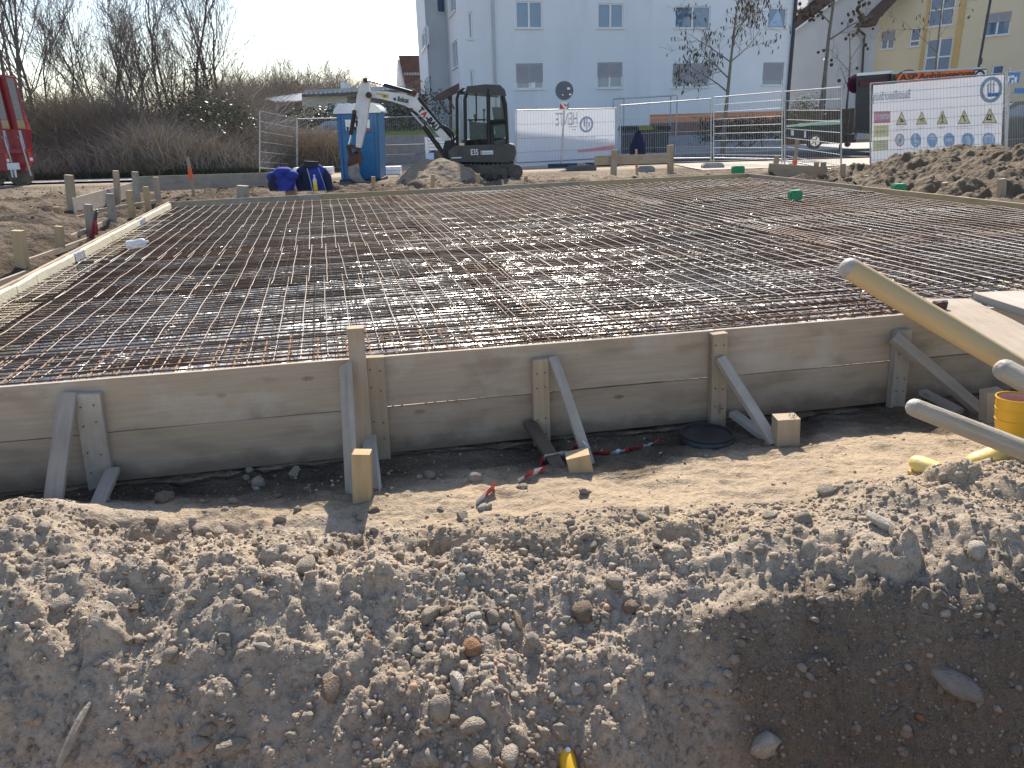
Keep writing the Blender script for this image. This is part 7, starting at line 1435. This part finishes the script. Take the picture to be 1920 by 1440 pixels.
def band(px0, px1, Y0_, Y1_):
    def g(r_, N): y = r_.uniform(Y0_, Y1_, N); s0 = (A(px0, 280, 1.0).x); s1 = (A(px1, 280, 1.0).x); return (s0 + (s1 - s0) * r_.random(N)) * y, y
    return g
scrub('brush_thicket', 20000, band(-120, 500, 28.6, 33.5), lambda x, y: 1.5 + 1.6 * fbm(x, y, .28, 4, 2), BRUSH, 'dense dry brown scrub along the path behind the site', 'scrub', seed=1)
scrub('brush_thicket', 30000, band(-120, 470, 31.5, 38), lambda x, y: 3.1 + 1.7 * fbm(x, y, .3, 4, 5), BRUSH, 'tall grey brown thicket under the bare trees', 'scrub', wid=(.010, .026), seed=2)
scrub('brush_thicket', 14000, band(420, 670, 50, 66), lambda x, y: 5.2 + 1.4 * fbm(x, y, .25, 3, 5), BRUSH, 'distant grey thicket behind the flat-roofed house', 'scrub', wid=(.014, .034), seed=3)
scrub('brush_thicket', 9000, band(492, 650, 30.5, 34.5), lambda x, y: 1.75 + .4 * fbm(x, y, .4, 3, 5), BRUSH2, 'dry tan shrubbery behind the left fence panels', 'scrub', seed=4)
scrub('dry_grass', 1500, band(245, 300, 28.2, 29), lambda x, y: .8 + 0 * x, BRUSH2, 'tawny tuft of dry grass at the foot of the scrub', 'grass', seed=5)
scrub('dry_grass', 5000, band(-100, 490, 28.1, 28.7), lambda x, y: .38 + 0 * x, pm('dull_green_grass', (.05, .06, .03), (.09, .08, .04), rough=.95, world=True), 'low dull green weeds along the far path edge', 'grass', seed=6)
def leafy(name, px, py, Y, rx, ry, rz, N, size, mat, lab, cat, seed, box=False, grp=None):
    r_ = np.random.default_rng(seed); c = np.array(A(px, py, Y)); q = r_.uniform(-1, 1, (N * 3, 3))
    if not box: q = q[(q ** 2).sum(1) < 1 + .3 * r_.standard_normal(len(q))]
    q = q[:N]; N = len(q); P_ = c + q * [rx, ry, rz] * (1 + .12 * r_.standard_normal((N, 1))); a = r_.standard_normal((N, 3)); a /= np.linalg.norm(a, axis=1)[:, None]; b = np.cross(a, r_.standard_normal((N, 3))); b /= np.linalg.norm(b, axis=1)[:, None]; s = size * r_.uniform(.6, 1.3, (N, 1))
    V = np.stack([P_ - a * s, P_ + b * s * .4, P_ + a * s, P_ - b * s * .4], 1); e = thing(name, Vector((c[0], c[1], c[2] - rz)), lab, cat, grp)
    o = npmesh('foliage', V.reshape(-1, 3), np.arange(N * 4).reshape(N, 4), mat, e); tag(o, kind='stuff')
    m = MB(); rr_ = random.Random(seed)
    for k in range(7): m.tube([Vector((c[0] + rr_.uniform(-.5, .5) * rx, c[1], c[2] - rz - .3)), Vector((c[0] + rr_.uniform(-.8, .8) * rx, c[1] + rr_.uniform(-.5, .5) * ry, c[2] + rz * .6))], [.03, .01], 5)
    m.build('stems', BARK, e); return e
leafy('evergreen_shrub', 410, 232, 31.2, 1.5, .9, 1.0, 1500, .07, LEAF, 'glossy evergreen shrub in the brown scrub', 'shrub', 1)
leafy('evergreen_shrub', 345, 215, 33, 1.2, .9, 1.2, 900, .07, LEAF_D, 'dark ivy clump in the thicket left of the evergreen shrub', 'shrub', 2)
leafy('ivy_tree', 376, 170, 35.5, .7, .7, 1.5, 600, .07, LEAF_D, 'ivy covered stem inside the right grove', 'shrub', 7)
leafy('laurel_hedge', 598, 228, 41, 1.9, .6, .75, 2600, .085, LEAF, 'light laurel hedge before the flat-roofed house', 'hedge', 3)
leafy('laurel_hedge', 745, 225, 40, 1.3, .6, .8, 1300, .085, LEAF, 'laurel bush right of the blue toilet', 'hedge', 4)
leafy('laurel_hedge', 806, 215, 40.5, 1.0, .6, 1.3, 900, .08, LEAF, 'tall laurel under the wooden canopy', 'hedge', 6)
leafy('dark_hedge', 1396, 242, 37.5, 2.0, .6, .52, 3600, .06, LEAF_D, 'dark clipped hedge before the white house', 'hedge', 5, box=True)
leafy('garden_shrub', 1512, 212, 44, 1.1, .7, .9, 900, .08, pm('pale_shrub_leaf', (.16, .15, .08), (.10, .10, .05), rough=.6, world=True), 'pale leafy shrub by the board fence', 'shrub', 8)

# tell apart stones that would share a label: by their order from the left
_d = {}
for o in list(COL.objects):
    if o.get('category') == 'stone': _d.setdefault(o['label'], []).append(o)
for lab, dupe in _d.items():
    if len(dupe) > 1:
        for i, o in enumerate(sorted(dupe, key=lambda o: o.location.x / max(.1, o.location.y))): o['label'] = lab + (f', {ORD[i]} from left' if i else ', leftmost')
